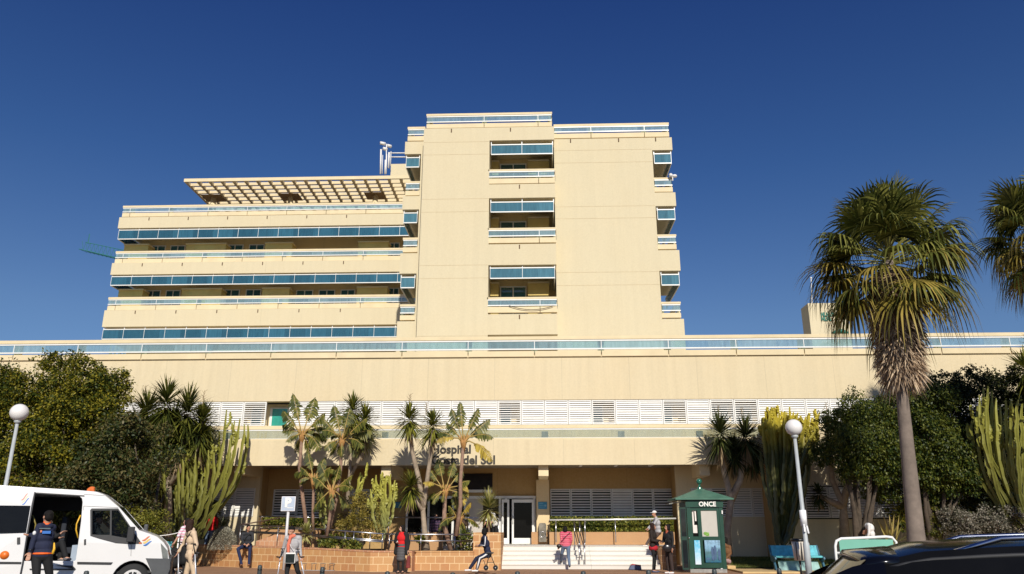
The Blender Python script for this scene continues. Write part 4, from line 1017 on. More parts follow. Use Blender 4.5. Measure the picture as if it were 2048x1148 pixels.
def yucca_head(c, r, n, m, parent, seed, name='leaf_head', lo=-0.75, wd=0.055, droop=0.22, skirt=True):
    g = np.random.default_rng(seed); z = g.uniform(lo, 1, n); a = g.uniform(0, 2*pi, n); h = np.sqrt(1-z*z)
    D = np.stack([h*np.cos(a), h*np.sin(a), z], 1); P = np.asarray(c)+D*r*0.06+np.array([0, 0, 1])*(z[:, None]*r*0.28)
    L = r*g.uniform(0.78, 1.08, n)
    o = grids(name, ribbons(P, D, L, wd, 4, droop*g.uniform(0.3, 1.5, n)), m, parent)
    if skirt:
        k = n//3; a = g.uniform(0, 2*pi, k); D = unit(np.stack([np.cos(a)*0.35, np.sin(a)*0.35, -np.ones(k)], 1))
        P = np.asarray(c)+np.stack([np.cos(a)*0.05, np.sin(a)*0.05, g.uniform(-0.75*r, 0, k)], 1)
        grids('dry_leaves', ribbons(P, D, r*g.uniform(0.4, 0.75, k), wd*0.8, 3, 0.0), M_dry, parent)
    return o
def yucca(label, heads, trunks, Y, m=M_yucca, n=220, group='yuccas in the raised bed', seed=0, tr=0.09, spikes=(), wd=0.062, name='yucca', base_z=0.5, flare=1.6, skirt=True, droop=0.30):
    """heads: (px, py, rpx); trunks: lists of (px, py) from the ground up"""
    b = W(trunks[0][0][0], trunks[0][0][1], Y)
    t = thing(name, label, 'yucca', b, 0, group); off = b
    for i, (px, py, r) in enumerate(heads):
        dy = ((i*37) % 7-3)*0.12
        p = W(px, py, Y+dy); yucca_head(tuple(p-off), r/pxm(px, py, Y), n, m, t, seed+i, wd=wd, skirt=skirt, droop=droop)
    for k, tr_ in enumerate(trunks):
        pts = [W(q[0], q[1], Y+(0.0 if j < len(tr_)-1 else ((k*37) % 7-3)*0.12))-off for j, q in enumerate(tr_)]
        rad = [tr*(flare if j == 0 and k == 0 else 1)*(1-0.35*j/(len(pts)-1)) for j in range(len(pts))]
        mb = MB(); mb.tube(pts, rad, 9); mb.build('trunk', M_trunk, t)
    for (px, py, h) in spikes:
        p = W(px, py, Y)-off; hh = h/pxm(px, py, Y); mb = MB(); mb.tube([p, p+Vector((0.02, 0, hh))], [0.018, 0.006], 5)
        for q in range(9):
            f = 0.3+0.07*q; a = q*2.4; mb.tube([p+Vector((0, 0, hh*f)), p+Vector((cos(a)*0.13, sin(a)*0.13, hh*f+0.12))], [0.01, 0.004], 4)
        mb.build('dry_flower_stalk', M_dry, t)
    return t
yucca('cluster of dark yucca heads above the left cactus', [(332, 815, 62), (292, 832, 54), (374, 830, 60), (404, 848, 48), (275, 862, 50), (345, 858, 56), (400, 878, 46), (312, 872, 50), (360, 890, 46)],
      [[(335, 1075), (338, 950), (330, 820)], [(335, 950), (300, 890), (292, 830)], [(338, 960), (368, 890), (372, 830)], [(338, 970), (392, 900), (405, 845)], [(330, 930), (285, 900), (275, 862)]], 32.4, M_yucca2, 300, seed=50, tr=0.13, spikes=[(332, 790, 36), (287, 800, 30), (380, 800, 32), (405, 810, 30), (308, 800, 28)], wd=0.07)
yucca('pair of yucca heads behind the banana-leaved plants left of the sign letters', [(705, 824, 38), (730, 845, 40), (722, 876, 34)],
      [[(690, 1060), (700, 940), (705, 830)], [(697, 960), (728, 900), (730, 845)]], 33.2, M_yucca, 240, seed=60, tr=0.08)
yucca('tall two-trunk yucca left of the hospital lettering', [(819, 842, 38), (866, 855, 40), (822, 978, 40)],
      [[(851, 1101), (849, 1060), (846, 1020), (853, 970), (862, 905), (866, 860)], [(847, 1015), (838, 960), (824, 900), (819, 845)], [(846, 1020), (832, 1000), (824, 985)]], 31.9, M_yucca, 230, seed=70, tr=0.115, spikes=[(819, 815, 28), (852, 830, 26)])
yucca('small round yucca on the end block beside the steps', [(977, 1018, 36)], [[(978, 1066), (978, 1045), (977, 1022)]], 32.6, M_varieg, 260, seed=80, tr=0.05, wd=0.045, skirt=False, droop=0.08, flare=1.1)
yucca('small spiky yucca at the edge of the planter behind the walking woman in grey', [(613, 1068, 22)], [[(612, 1094), (612, 1082), (613, 1072)]], 32.0, M_varieg, 130, seed=85, tr=0.045, wd=0.05, skirt=False, droop=0.12, flare=1.0)
yucca('dark two-headed yucca right above the kiosk roof', [(1440, 874, 50), (1492, 880, 50), (1468, 910, 42), (1505, 915, 38)],
      [[(1452, 1108), (1454, 1060), (1462, 1000), (1448, 940), (1440, 880)], [(1462, 1000), (1480, 960), (1490, 885)]], 33.1, M_yuccadark, 280, group='yuccas on the right lawn', seed=90, tr=0.16, spikes=[(1438, 840, 30), (1485, 845, 30)], wd=0.065)
yucca('dark forked yucca between the big cactus and the weeping tree', [(1658, 875, 46), (1690, 872, 34), (1638, 990, 26)],
      [[(1690, 1085), (1686, 1010), (1664, 960), (1658, 885)], [(1686, 1010), (1700, 950), (1692, 880)], [(1686, 1015), (1655, 1000), (1640, 992)]], 33.2, M_yuccadark, 170, group='yuccas on the right lawn', seed=95, tr=0.15, spikes=[(1655, 840, 36)])
yucca('yucca head with long leaves at the far right edge above the cactus', [(2052, 745, 50), (2075, 700, 40)], [[(2070, 1040), (2066, 880), (2055, 750)]], 31.5, M_yucca, 150, group='yuccas on the right lawn', seed=97, wd=0.07)

# banana-leaved plants (giant strelitzia)
M_banana = leaf_mat('banana_leaf', (0.028, 0.038, 0.007, 1), (0.075, 0.090, 0.016, 1), (0.20, 0.19, 0.035, 1), 0.3, 0.35)
M_bananayellow = leaf_mat('yellow_banana_leaf', (0.18, 0.13, 0.02, 1), (0.40, 0.28, 0.03, 1), (0.60, 0.45, 0.08, 1), 0.35, 0.5)
M_petiole = mat('petiole', (0.36, 0.25, 0.07, 1), 0.5, 0.3, 6)
M_stbark = mat('ringed_trunk', (0.26, 0.16, 0.11, 1), 0.9, 0.3, 9, bump=0.8, bscale=26)
def banana_blade(root, tip, halfw, bend, seed, out):
    """torn blade along a curved midrib from root to tip; appends ribbons"""
    g = np.random.default_rng(seed); k = 17; t = np.linspace(0, 1, k)
    root, tip = np.asarray(root), np.asarray(tip); ax = tip-root; L = np.linalg.norm(ax)
    mid = root+ax*t[:, None]+np.array([0, 0, 1.0])*(bend*L*4*t*(1-t))[:, None]
    d = unit(np.gradient(mid, axis=0)); nrm = unit(np.array([0.15*g.normal(), -0.75, 0.5])); side = unit(np.cross(d, nrm))
    hw = halfw*1.05*np.sin(np.clip(t*0.92+0.07, 0, 1)*pi)**0.7*g.uniform(0.72, 1.1, k)
    for sg in (-1, 1):
        D = unit(side*sg+d*0.35+g.normal(0, 0.07, d.shape)-np.array([0, 0, 0.12]))
        R = ribbons(mid, D, hw, L/k*1.12, 4, 0.35+0.6*g.uniform(size=k), up=nrm+0*D, taper=0.55)
        # keep each tooth's width along the midrib
        w = (R[:, :, 1]-R[:, :, 0]); c = (R[:, :, 1]+R[:, :, 0])/2; ww = np.linalg.norm(w, axis=-1, keepdims=True)
        R = np.stack([c-d[:, None]*ww*0.62, c+d[:, None]*ww*0.62], 2); out.append(R)
    return mid
def strelitzia(label, crown, leaves, trunk, Y, seed=0, hw=0.24, yellow=(), tr=0.085, petiole=0.40, more=9):
    """crown, trunk and leaf tips in photo pixels; leaves: (tip px, tip py, depth offset)"""
    b = W(trunk[0][0], trunk[0][1], Y); t = thing('banana_plant', label, 'plant', b, 0, 'banana-leaved plants in the raised bed')
    c = W(crown[0], crown[1], Y)-b
    pts = [W(q[0], q[1], Y)-b for q in trunk]+[c]
    mb = MB(); n = len(pts); 
    mb.tube(pts, [tr*(1-0.25*i/(n-1)) for i in range(n)], 10); mb.build('trunk', M_stbark, t)
    g = random.Random(seed); sh = MB()
    for i in range(9):
        a = i*0.7; sh.tube([c-Vector((0, 0, 0.35)), c+Vector((cos(a)*0.1, sin(a)*0.06, 0.05)), c+Vector((cos(a)*0.22, sin(a)*0.12, 0.3))], [0.05, 0.045, 0.012], 6)
    sh.build('leaf_bases', mat('leaf_base', (0.42, 0.22, 0.07, 1), 0.7, 0.35, 8), t)
    g2 = random.Random(seed+50); s0 = pxm(crown[0], crown[1], Y)
    leaves = list(leaves)+[(crown[0]+g2.uniform(-0.85, 0.85)*s0, crown[1]+g2.uniform(-0.5, 0.75)*s0, g2.uniform(-0.7, 0.6)) for _ in range(more)]
    for i, (px, py, dy) in enumerate(leaves):
        tip = W(px, py, Y+dy)-b; v = tip-c
        up = Vector((0, 0, 1)); root = c+v*petiole+up*(v.length*(0.16 if v.z < 0.4 else 0.02))
        col = M_bananayellow if i in yellow else M_banana
        out = []; mid = banana_blade(tuple(root), tuple(tip), hw*(0.85+0.3*g.random())*min(1, v.length/1.5), 0.12 if v.z < 0.6 else 0.02, seed*31+i, out)
        lf = grids('leaf', np.concatenate(out), col, t)
        pm = MB(); q = c.lerp(root, 0.5)+up*(0.08 if v.z < 0.5 else 0.0)
        mr = [Vector(m_) for m_ in mid[::3]]
        pm.tube([c, q, root]+mr[1:], [0.035, 0.028, 0.022]+[0.016*(1-j/len(mr)) + 0.004 for j in range(1, len(mr))], 6); pm.build('midrib', M_petiole, lf)
    return t
strelitzia('tall banana-leaved plant left of the parking sign column of trunks, two leaves standing up', (604, 872), [(586, 788, 0), (630, 796, .1), (566, 822, -.4), (650, 826, -.3), (565, 850, .3), (655, 858, .4), (572, 884, -.5), (640, 900, -.6), (590, 905, .5), (620, 912, .4), (655, 880, 0.6)], [(615, 1066), (606, 1000), (599, 935)], 32.4, 1, hw=0.30)
strelitzia('tall banana-leaved plant right of the first one with a straight thin trunk', (684, 882), [(668, 812, 0), (700, 815, .2), (645, 838, -.3), (735, 835, -.3), (640, 868, .3), (745, 862, .4), (648, 900, -.5), (728, 895, -.5), (660, 910, .4), (700, 850, -.6)], [(657, 1068), (672, 1000), (681, 940)], 32.1, 2, hw=0.30)
strelitzia('short banana-leaved plant between the two tall ones', (628, 962), [(615, 905, 0), (650, 915, .2), (600, 935, -.3), (662, 935, -.3), (598, 968, .2), (655, 975, .3)], [(626, 1064), (626, 1010)], 31.9, 3, hw=0.26, tr=0.065)
strelitzia('short banana-leaved plant low in front of the tall trunks with broad leaves', (664, 985), [(640, 925, 0), (680, 930, .2), (625, 955, -.3), (705, 950, -.3), (672, 940, .3)], [(654, 1072), (660, 1030)], 31.7, 4, hw=0.30, tr=0.07)
strelitzia('tall banana-leaved plant right of the two-trunk yucca, overlapping the hospital lettering', (927, 885), [(920, 805, 0), (903, 818, .3), (957, 818, -.1), (980, 838, .2), (986, 876, -.3), (984, 922, -.5), (872, 884, -.4), (893, 845, .4), (878, 866, 0.3), (960, 860, .6)], [(912, 1072), (921, 1010), (921, 960)], 31.0, 5, hw=0.22, yellow=(5, 6), more=0)
strelitzia('middle banana-leaved plant below the tall one, leaves fanning up', (890, 985), [(876, 918, 0), (908, 925, .2), (940, 962, -.2), (858, 938, .3), (846, 966, -.3), (925, 940, .4), (936, 990, .3)], [(902, 1100), (888, 1050)], 31.7, 6, hw=0.22, yellow=(4,), tr=0.10, petiole=0.5)
strelitzia('lowest banana-leaved plant with tattered yellow leaves beside the end block', (918, 1040), [(908, 985, 0), (932, 970, .2), (896, 1012, -.3), (942, 1005, -.3), (890, 1030, .2), (940, 1030, .3)], [(924, 1098), (918, 1070)], 32.0, 7, hw=0.24, yellow=(1, 3, 4), tr=0.05)

# candelabra cacti
def cactus_mat(name, body, tip, z0, z1):
    if name in _mats: return _mats[name]
    t = NT(name); c = t.coord(); n = t.noise(c, 2.5, 4); s = t.node('ShaderNodeSeparateXYZ'); t.link(c, s.inputs[0])
    mr = t.node('ShaderNodeMapRange'); mr.inputs[1].default_value = z0; mr.inputs[2].default_value = z1; t.link(s.outputs[2], mr.inputs[0])
    ad = t.node('ShaderNodeMath', operation='MULTIPLY_ADD'); t.link(n, ad.inputs[0]); ad.inputs[1].default_value = 0.7; ad.inputs[2].default_value = -0.35
    a2 = t.node('ShaderNodeMath', operation='ADD'); t.link(ad.outputs[0], a2.inputs[0]); t.link(mr.outputs[0], a2.inputs[1])
    t.link(t.ramp(a2.outputs[0], [(0.0, body), (1.0, tip)]), t.b.inputs['Base Color']); t.b.inputs['Roughness'].default_value = 0.55
    t.bump(t.noise(c, 14, 3), 0.4, 0.02)
    _mats[name] = t.mat; return t.mat
def cactus(label, base, stems, Y, m, r=0.062, seed=0, group='candelabra cacti', wob=0.03):
    """stems: (start px, py), (elbow px, py), (tip px, py), depth offset"""
    b = W(base[0], base[1], Y); t = thing('candelabra_cactus', label, 'cactus', b, 0, group); g = random.Random(seed); n = 0
    for (s, e, p, dy) in stems:
        A, E, T = W(s[0], s[1], Y+dy*0.2)-b, W(e[0], e[1], Y+dy*0.8)-b, W(p[0], p[1], Y+dy)-b
        pts = []; K = 14
        for i in range(K+1):
            q = i/K; q2 = (1-q)**2*A+2*q*(1-q)*E+q*q*T
            if i == 0: q2 = A
            pts.append(q2+Vector((g.uniform(-wob, wob), g.uniform(-wob, wob), 0)))
        rad = [r*(0.82+0.18*((i+int(s[0])) % 2))*(1 if i < K-1 else 0.75) for i in range(K+1)]; rad[0] = r*0.6; rad[-1] = r*0.35
        mb = MB(); mb.tube(pts, rad, 8, ribs=1); mb.build('stem', m, t)
    return t
def side_arms(stems, k, seed, top=0.5, reach=9, up=26):
    g = random.Random(seed); out = list(stems)
    for (s_, e, p, dy) in stems:
        for i in range(k):
            f = g.uniform(0.05, top); qx = p[0]+(e[0]-p[0])*f; qy = p[1]+(e[1]-p[1])*f; sg = g.choice((-1, 1)); r = reach*g.uniform(0.6, 1.3)
            out.append(((qx, qy+up*0.5), (qx+sg*r*1.1, qy+up*0.35), (qx+sg*r, qy-up*g.uniform(0.3, 1.0)), dy+g.uniform(-.15, .15)))
    return out
def fan_stems(base, tips, seed, spread=0.35, low=0.55, dy=0.9, start=0.15, exr=(0.95, 1.15)):
    g = random.Random(seed); out = []
    for (px, py) in tips:
        h = base[1]-py; bx = base[0]
        s = (bx+(px-bx)*start*g.uniform(0.3, 1.4), base[1]-h*g.uniform(0.0, 0.35))
        e = (bx+(px-bx)*g.uniform(*exr), base[1]-h*g.uniform(0.35, low))
        out.append((s, e, (px, py), g.uniform(-dy, dy)))
    return out
M_cac1 = cactus_mat('cactus_green', (0.08, 0.085, 0.018, 1), (0.27, 0.26, 0.04, 1), 0.3, 4.0)
M_cac2 = cactus_mat('cactus_yellow_tip', (0.045, 0.058, 0.014, 1), (0.52, 0.42, 0.04, 1), 3.6, 5.2)
M_cac3 = cactus_mat('cactus_pale', (0.18, 0.19, 0.08, 1), (0.38, 0.36, 0.06, 1), 0.4, 2.2)
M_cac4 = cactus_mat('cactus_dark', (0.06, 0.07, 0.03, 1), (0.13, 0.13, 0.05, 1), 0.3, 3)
tips = [(318, 930), (326, 915), (335, 905), (347, 898), (357, 882), (372, 846), (386, 848), (393, 905), (352, 925), (404, 882), (412, 925), (421, 852), (428, 905), (437, 862), (452, 820), (447, 880), (461, 870), (468, 842), (480, 838), (489, 848), (497, 850), (416, 900), (380, 885), (365, 915), (340, 950), (436, 930), (460, 905), (404, 950), (375, 940), (388, 925), (345, 880), (396, 860)]
cactus('big many-armed candelabra cactus right of the dark left tree', (364, 1092), side_arms(fan_stems((364, 1090), tips, 3, low=0.5, start=0.35, exr=(0.85, 1.1)), 1, 9, 0.75), 32.6, M_cac1, 0.07, 1)
g_ = random.Random(8)
tips = [(1522+g_.uniform(0, 6)+i*3.3, 838-22*sin(pi*min(1, (i+4)/30))+g_.uniform(-8, 14)) for i in range(33)]+[(1640, 824), (1636, 842), (1632, 860), (1560, 870), (1610, 880), (1590, 860), (1535, 865)]
st = side_arms(fan_stems((1566, 1095), tips, 4, low=0.75, start=0.15, dy=0.7, exr=(0.35, 1.0)), 3, 4, 0.35, 6, 16)
cactus('dense dark candelabra cactus with yellow tips behind the right globe lamp', (1563, 1098), st, 32.9, M_cac2, 0.075, 2)
tips = [(1545+i*9, 930+((i*13) % 40)) for i in range(8)]
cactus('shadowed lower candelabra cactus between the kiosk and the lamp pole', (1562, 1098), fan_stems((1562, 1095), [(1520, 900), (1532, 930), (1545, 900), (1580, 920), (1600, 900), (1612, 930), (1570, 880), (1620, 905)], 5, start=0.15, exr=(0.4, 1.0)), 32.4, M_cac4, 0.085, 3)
tips = [(741, 978), (747, 985), (752, 950), (757, 958), (762, 948), (767, 962), (771, 950), (776, 972), (780, 948), (785, 955), (789, 960), (783, 985), (765, 990), (756, 1000), (773, 995), (744, 1000)]
cactus('small pale green candelabra cactus behind the woman in the red blouse', (765, 1092), side_arms(fan_stems((765, 1088), tips[::2]+[(744, 1000)], 6, start=0.4, dy=0.3, exr=(0.8, 1.1)), 3, 6, 0.6, 6, 16), 32.0, M_cac3, 0.062, 4)
tips = [(1945, 840), (1953, 812), (1960, 790), (1968, 775), (1976, 772), (1984, 782), (1992, 796), (2000, 812), (2012, 800), (2022, 798), (2034, 800), (2044, 808), (1958, 860), (1972, 850), (1988, 870), (2004, 850), (2020, 860), (2036, 850), (1972, 880), (2052, 830), (1965, 830), (2060, 810)]
cactus('candelabra cactus leaning left at the right edge of the frame', (2056, 1075), side_arms(fan_stems((2062, 1060), tips, 7, start=0.3, low=0.5), 1, 3, 0.6), 29.5, M_cac1, 0.075, 5)
cactus('bluish cactus half hidden between the banana-plant trunks', (650, 1085), fan_stems((655, 1060), [(632, 958), (640, 975), (648, 990), (660, 1000), (636, 990)], 8, start=0.4, dy=0.2), 32.9, M_cac3, 0.06, 6)
cactus('slender cactus rising behind the yellow shrub', (704, 1080), [((706, 1050), (708, 1000), (722, 945), 0), ((712, 1000), (728, 970), (724, 950), .1), ((718, 970), (736, 955), (735, 925), .1)], 33.2, M_cac3, 0.06, 7)

# spear-leaved flax in front of the palm
def spear_plant(label, px, py, Y, tips, m, seed=0, wd=0.075):
    b = W(px, py, Y); t = thing('flax_plant', label, 'plant', b); P = []; D = []; L = []
    g = np.random.default_rng(seed)
    for (tx, ty) in tips:
        v = W(tx, ty, Y+g.uniform(-0.5, 0.5))-b; s_ = np.array([g.normal(0, 0.12), g.normal(0, 0.1), 0]); vv = np.array(v)-s_
        P.append(s_); L.append(np.linalg.norm(vv)); D.append(vv/np.linalg.norm(vv))
    grids('leaves', ribbons(np.array(P), np.array(D), np.array(L), wd, 5, 0.05), m, t); return t
spear_plant('yellow-striped flax with sword leaves behind the green board', 1785, 1088, 27.5, [(1715, 1062), (1722, 1050), (1738, 1035), (1752, 1032), (1766, 1028), (1778, 1026), (1788, 1024), (1798, 1026), (1806, 1032), (1815, 1028), (1832, 1045), (1842, 1052), (1850, 1066), (1760, 1050), (1795, 1045), (1730, 1068), (1745, 1055), (1820, 1055), (1772, 1042), (1784, 1040), (1835, 1068), (1803, 1050)], leaf_mat('flax_leaf', (0.12, 0.12, 0.03, 1), (0.30, 0.26, 0.06, 1), (0.48, 0.36, 0.12, 1)), 1)
spear_plant('strap-leaved plant in front of the lit wall beside the dark conical bush', 436, 1075, 34.4, [(440, 1030), (455, 1036), (462, 1048), (448, 1025), (430, 1030), (458, 1060), (470, 1050)], M_yuccadark, 2, 0.06)

# Washingtonia fan palms
M_fan = leaf_mat('fan_leaf', (0.016, 0.022, 0.005, 1), (0.065, 0.078, 0.012, 1), (0.24, 0.23, 0.05, 1), 0.2, 0.35)
M_fanold = leaf_mat('old_fan_leaf', (0.05, 0.045, 0.008, 1), (0.16, 0.13, 0.02, 1), (0.38, 0.28, 0.06, 1), 0.2, 0.5)
M_fandry = leaf_mat('dry_fan_leaf', (0.16, 0.105, 0.065, 1), (0.38, 0.26, 0.165, 1), (0.62, 0.47, 0.32, 1), 0.1, 0.8)
def fan_leaf(base, D, pet, R, nseg, droop, g, out, pet_out, wd=0.055):
    D = unit(np.asarray(D, float)); q = np.asarray(base)+D*pet-np.array([0, 0, 0.10*pet])
    up = unit(np.array([0, 0, 1.0])-D*D[2]+1e-3); side = unit(np.cross(D, up)); a = np.linspace(-2.05, 2.05, nseg)+g.normal(0, 0.03, nseg)
    d = D*np.cos(a)[:, None]+side*np.sin(a)[:, None]+up*(-0.10*np.abs(np.sin(a)))[:, None]
    d = unit(d); L = R*(0.62+0.38*np.cos(a/2.2))*g.uniform(0.9, 1.1, nseg)
    P = np.repeat(q[None], nseg, 0)
    t = np.linspace(0, 1, 6)[None, :, None]; c = P[:, None]+d[:, None]*L[:, None, None]*(t-0.25*droop*t**3)+np.array([0, 0, -1.0])*(L[:, None, None]*droop*np.clip(t-0.35, 0, 1)**2*2.0)
    w = wd*0.5*np.minimum(1, 3*t+0.1)*(1-0.97*t**2); sv = unit(np.cross(d, up+0*d))[:, None]
    out.append(np.stack([c-sv*w, c+sv*w], 2)); pet_out.append((base, tuple(q)))
def fan_palm(label, crown, rpx, base, Y, seed, nl=84, nd=150, skirt_px=190, tr=(0.36, 0.19), name='fan_palm', dry_r=0.85):
    c = W(crown[0], crown[1], Y); b = G(base, Y, 0.0); s = pxm(crown[0], crown[1], Y); R = rpx/s
    t = thing(name, label, 'palm tree', b, 0, 'fan palms'); cc = c-b; g = np.random.default_rng(seed)
    pts = [Vector((0, 0, 0))]+[Vector((cc.x*f, cc.y*f, cc.z*f)) for f in (0.06, 0.15, 0.35, 0.6, 0.8, 0.97)]
    rad = [tr[0]*1.15, tr[0], tr[0]*0.86, tr[0]*0.72, tr[1]*1.02, tr[1], tr[1]]
    M_palmbark = mat('palm_trunk', (0.20, 0.155, 0.125, 1), 0.95, 0.25, 3, bump=0.5, bscale=12)
    mb = MB(); mb.tube(pts, rad, 16); mb.build('trunk', M_palmbark, t)
    out = []; old = []; pets = []
    for i in range(nl):
        el = -42+126*((i+0.5)/nl)**0.9+g.normal(0, 6); z = np.sin(np.radians(min(el, 86))); a = i*2.39996+g.normal(0, 0.35); h = np.sqrt(1-z*z)
        D = np.array([h*np.cos(a), h*np.sin(a), z]); base_ = np.array(cc)+np.array([0, 0, -0.6+0.8*(i/nl)])
        f = g.uniform(0.78, 1.12); dr = (0.8 if z < 0.1 else 0.5 if z < 0.7 else 0.3)*g.uniform(0.5, 1.5)
        fan_leaf(base_, D, R*0.54*f, R*0.48*f, 26, dr, g, old if (i < nl*0.3 and g.uniform() < 0.6) else out, pets, wd=0.09)
    grids('green_fronds', np.concatenate(out), M_fan, t)
    grids('old_fronds', np.concatenate(old), M_fanold, t)
    pm = MB()
    for p, q in pets: pm.tube([p, ((p[0]+q[0])/2, (p[1]+q[1])/2, (p[2]+q[2])/2+0.05), q], [0.03, 0.022, 0.014], 5)
    pm.build('frond_stalks', mat('frond_stalk', (0.22, 0.20, 0.05, 1), 0.5, 0.3), t)
    out = []; pets = []; hs = skirt_px/s
    for i in range(nd):
        f = i/nd; a = i*2.39996; z0 = cc.z-0.25-hs*0.80*f; spread = 0.95-0.55*f
        D = np.array([np.cos(a)*spread, np.sin(a)*spread, -1.15]); f2 = g.uniform(0.8, 1.15)
        fan_leaf(np.array([cc.x*z0/cc.z, cc.y*z0/cc.z, z0]), D, 0.65*f2*dry_r, 1.0*f2*dry_r, 13, 0.25, g, out, pets, wd=0.085)
    grids('dry_skirt', np.concatenate(out), M_fandry, t)
    return t
fan_palm('tall fan palm with a brown skirt of dead fronds standing over the black car', (1776, 505), 178, 1842, 23.0, 5, nl=86, nd=300, skirt_px=228, tr=(0.265, 0.15))
fan_palm('fan palm cut off by the right edge of the frame', (2094, 462), 150, 2200, 26.0, 9, nl=70, nd=150, skirt_px=150, tr=(0.25, 0.14))

# ------------------------------------------------------------------ street furniture
M_bollard = mat('bollard_grey', (0.045, 0.055, 0.055, 1), 0.5, 0.2, 8)
bol = None
BLAB = ['left end one in front of the van', 'one between the seated man and the woman in grey', 'one right of the woman in grey', 'one just left of the woman in the red blouse', 'one left of the seated tracksuit person', 'one in front of the left part of the steps', 'one under the stair handrail', 'one in front of the woman in the dark jacket with red hem', 'one in front of the right side of the kiosk', 'one in front of the turquoise bench']
for i, (px, py) in enumerate(((163, 1138), (515, 1126.6), (641, 1130), (772, 1138), (904, 1140), (1035, 1137.6), (1168, 1137), (1300, 1134.5), (1433, 1132.5), (1564, 1131))):
    Y = 1639/((py-1060)/0.79)
    if bol is None:
        bol = thing('bollard', '', 'bollard', (0, 0, 0), 0, 'bollards along the kerb')
        mb = MB(); mb.lathe([(0.052, 0), (0.052, 0.60), (0.047, 0.645), (0.02, 0.66)], n=16); mb.build('post', M_bollard, bol)
        mb = MB(); mb.lathe([(0.0535, 0.54), (0.0535, 0.57)], n=16); mb.build('collar', M_black, bol)
        o = bol
    else: o = copy_tree(bol)
    o.location = G(px, Y, 0.0); o['label'] = 'dark grey bollard, '+BLAB[i]
M_globe = mat('globe_white', (0.80, 0.76, 0.74, 1), 0.25, 0.03, spec=0.5)
M_pole = mat('pole_grey', (0.42, 0.44, 0.45, 1), 0.45, 0.12, 3)
def globe_lamp(label, gpx, gpy, rpx, Y):
    c = W(gpx, gpy, Y); r = rpx/pxm(gpx, gpy, Y)
    t = thing('street_lamp', label, 'street lamp', (c.x, Y, 0), 0, 'globe street lamps')
    mb = MB(); mb.lathe([(0.085, 0), (0.085, 1.1), (0.062, 1.15), (0.045, c.z-r-0.06)], n=14); mb.build('pole', M_pole, t)
    mb = MB(); mb.lathe([(0.05, c.z-r-0.08), (0.10, c.z-r-0.02), (0.085, c.z-r+0.03)], n=16); mb.build('collar', M_pole, t)
    mb = MB(); mb.ball((0, 0, c.z), r, n=28); mb.build('globe', M_globe, t)
    return t
globe_lamp('white globe lamp on a leaning grey pole behind the van', 38.5, 825, 17, 22.5)
rl_ = globe_lamp('white globe lamp in front of the big yellow-tipped cactus', 1587.5, 855, 16.3, 22.5)
mb = MB(); mb.lathe([(0.089, 0.0), (0.089, 0.42)], (0, 0, 1.55), 14)
mb.tube([(-0.02, -0.06, 1.6), (-0.03, -0.10, 1.4)], 0.03, 5); mb.tube([(0.05, -0.06, 1.56), (0.07, -0.09, 1.36)], 0.025, 5)
mb.build('paper_notice', mat('torn_paper', (0.80, 0.78, 0.78, 1), 0.9, 0.1, 8), rl_)
c = G(1606, 23.2)
BI = thing('litter_bin', 'pale litter bin with dark rim behind the lamp pole', 'bin', c)
M_bincream = mat('bin_cream', (0.62, 0.55, 0.47, 1), 0.6, 0.08)
zb0, zb1 = Zp(1121, 23.2, 1606), Zp(1083, 23.2, 1606)
mb = MB(); mb.lathe([(0.155, zb0), (0.20, zb1)], n=18); mb.build('bin_body', M_bincream, BI)
mb = MB()
for i in (-1, 0, 1): mb.box(-0.012+i*0.13, 0.012+i*0.13, -0.215+abs(i)*0.06, -0.15, zb0+0.02, zb1-0.02)
mb.build('ribs', M_black, BI)
mb = MB(); mb.lathe([(0.205, zb1), (0.225, zb1+0.03), (0.205, zb1+0.08), (0.18, zb1+0.08)], n=18); mb.build('rim', M_black, BI)
mb = MB(); mb.tube([(0, 0.05, 0), (0, 0.05, zb0+0.1)], 0.03, 8); mb.build('stand', M_black, BI)

# parking sign
SGN = thing('parking_sign', 'square pale parking sign with a white P on a thin pole', 'sign', G(567, 31.2))
zs0, zs1 = Zp(1022.5, 31.2, 567), Zp(993, 31.2, 567)
mb = MB(); mb.tube([(0, 0, 0), (0, 0, zs1-0.1)], 0.055, 10); mb.build('pole', mat('sign_pole', (0.62, 0.61, 0.62, 1), 0.4, 0.08), SGN)
mb = MB(); mb.box(-0.275, 0.275, -0.085, -0.062, zs0, zs1); mb.build('plate', mat('sign_rim', (0.78, 0.76, 0.78, 1), 0.35, 0.04), SGN, bevel=0.01)
mb = MB(); mb.box(-0.25, 0.25, -0.089, -0.086, zs0+0.025, zs1-0.025); mb.build('sign_face', mat('faded_blue', (0.46, 0.53, 0.64, 1), 0.35, 0.05), SGN)
text_obj('P', 0.46, -0.13, -0.094, zs0+0.17, M_white, SGN, 'letter', 0.003, 0.025, world=False)
mb = MB(); mb.box(-0.03, 0.2, -0.093, -0.090, zs0+0.115, zs0+0.14); mb.build('underline', M_white, SGN)

# bicycle stand on the pavement by the planter
BS = thing('bicycle_stand', 'low grey bicycle stand of small loops beside the planter wall', 'bicycle stand', G(634, 30.75))
cx_ = BS.location
for px in (607, 627, 645, 663):
    a = G(px, 30.75)-cx_; mb = MB(); mb.tube([(a.x-0.07, 0, 0.02), (a.x-0.07, 0, 0.20), (a.x-0.11, 0, 0.24), (a.x+0.02, 0, 0.26), (a.x+0.11, 0, 0.24), (a.x+0.07, 0, 0.20), (a.x+0.07, 0, 0.02)], 0.012, 6); mb.build('loop', mat('rack_metal', (0.16, 0.12, 0.10, 1), 0.5), BS)
mb = MB(); a, b = G(600, 30.75)-cx_, G(670, 30.75)-cx_; mb.box(a.x, b.x, -0.12, 0.12, 0.002, 0.02); mb.build('base_plate', mat('plate_grey', (0.34, 0.30, 0.28, 1), 0.7), BS)

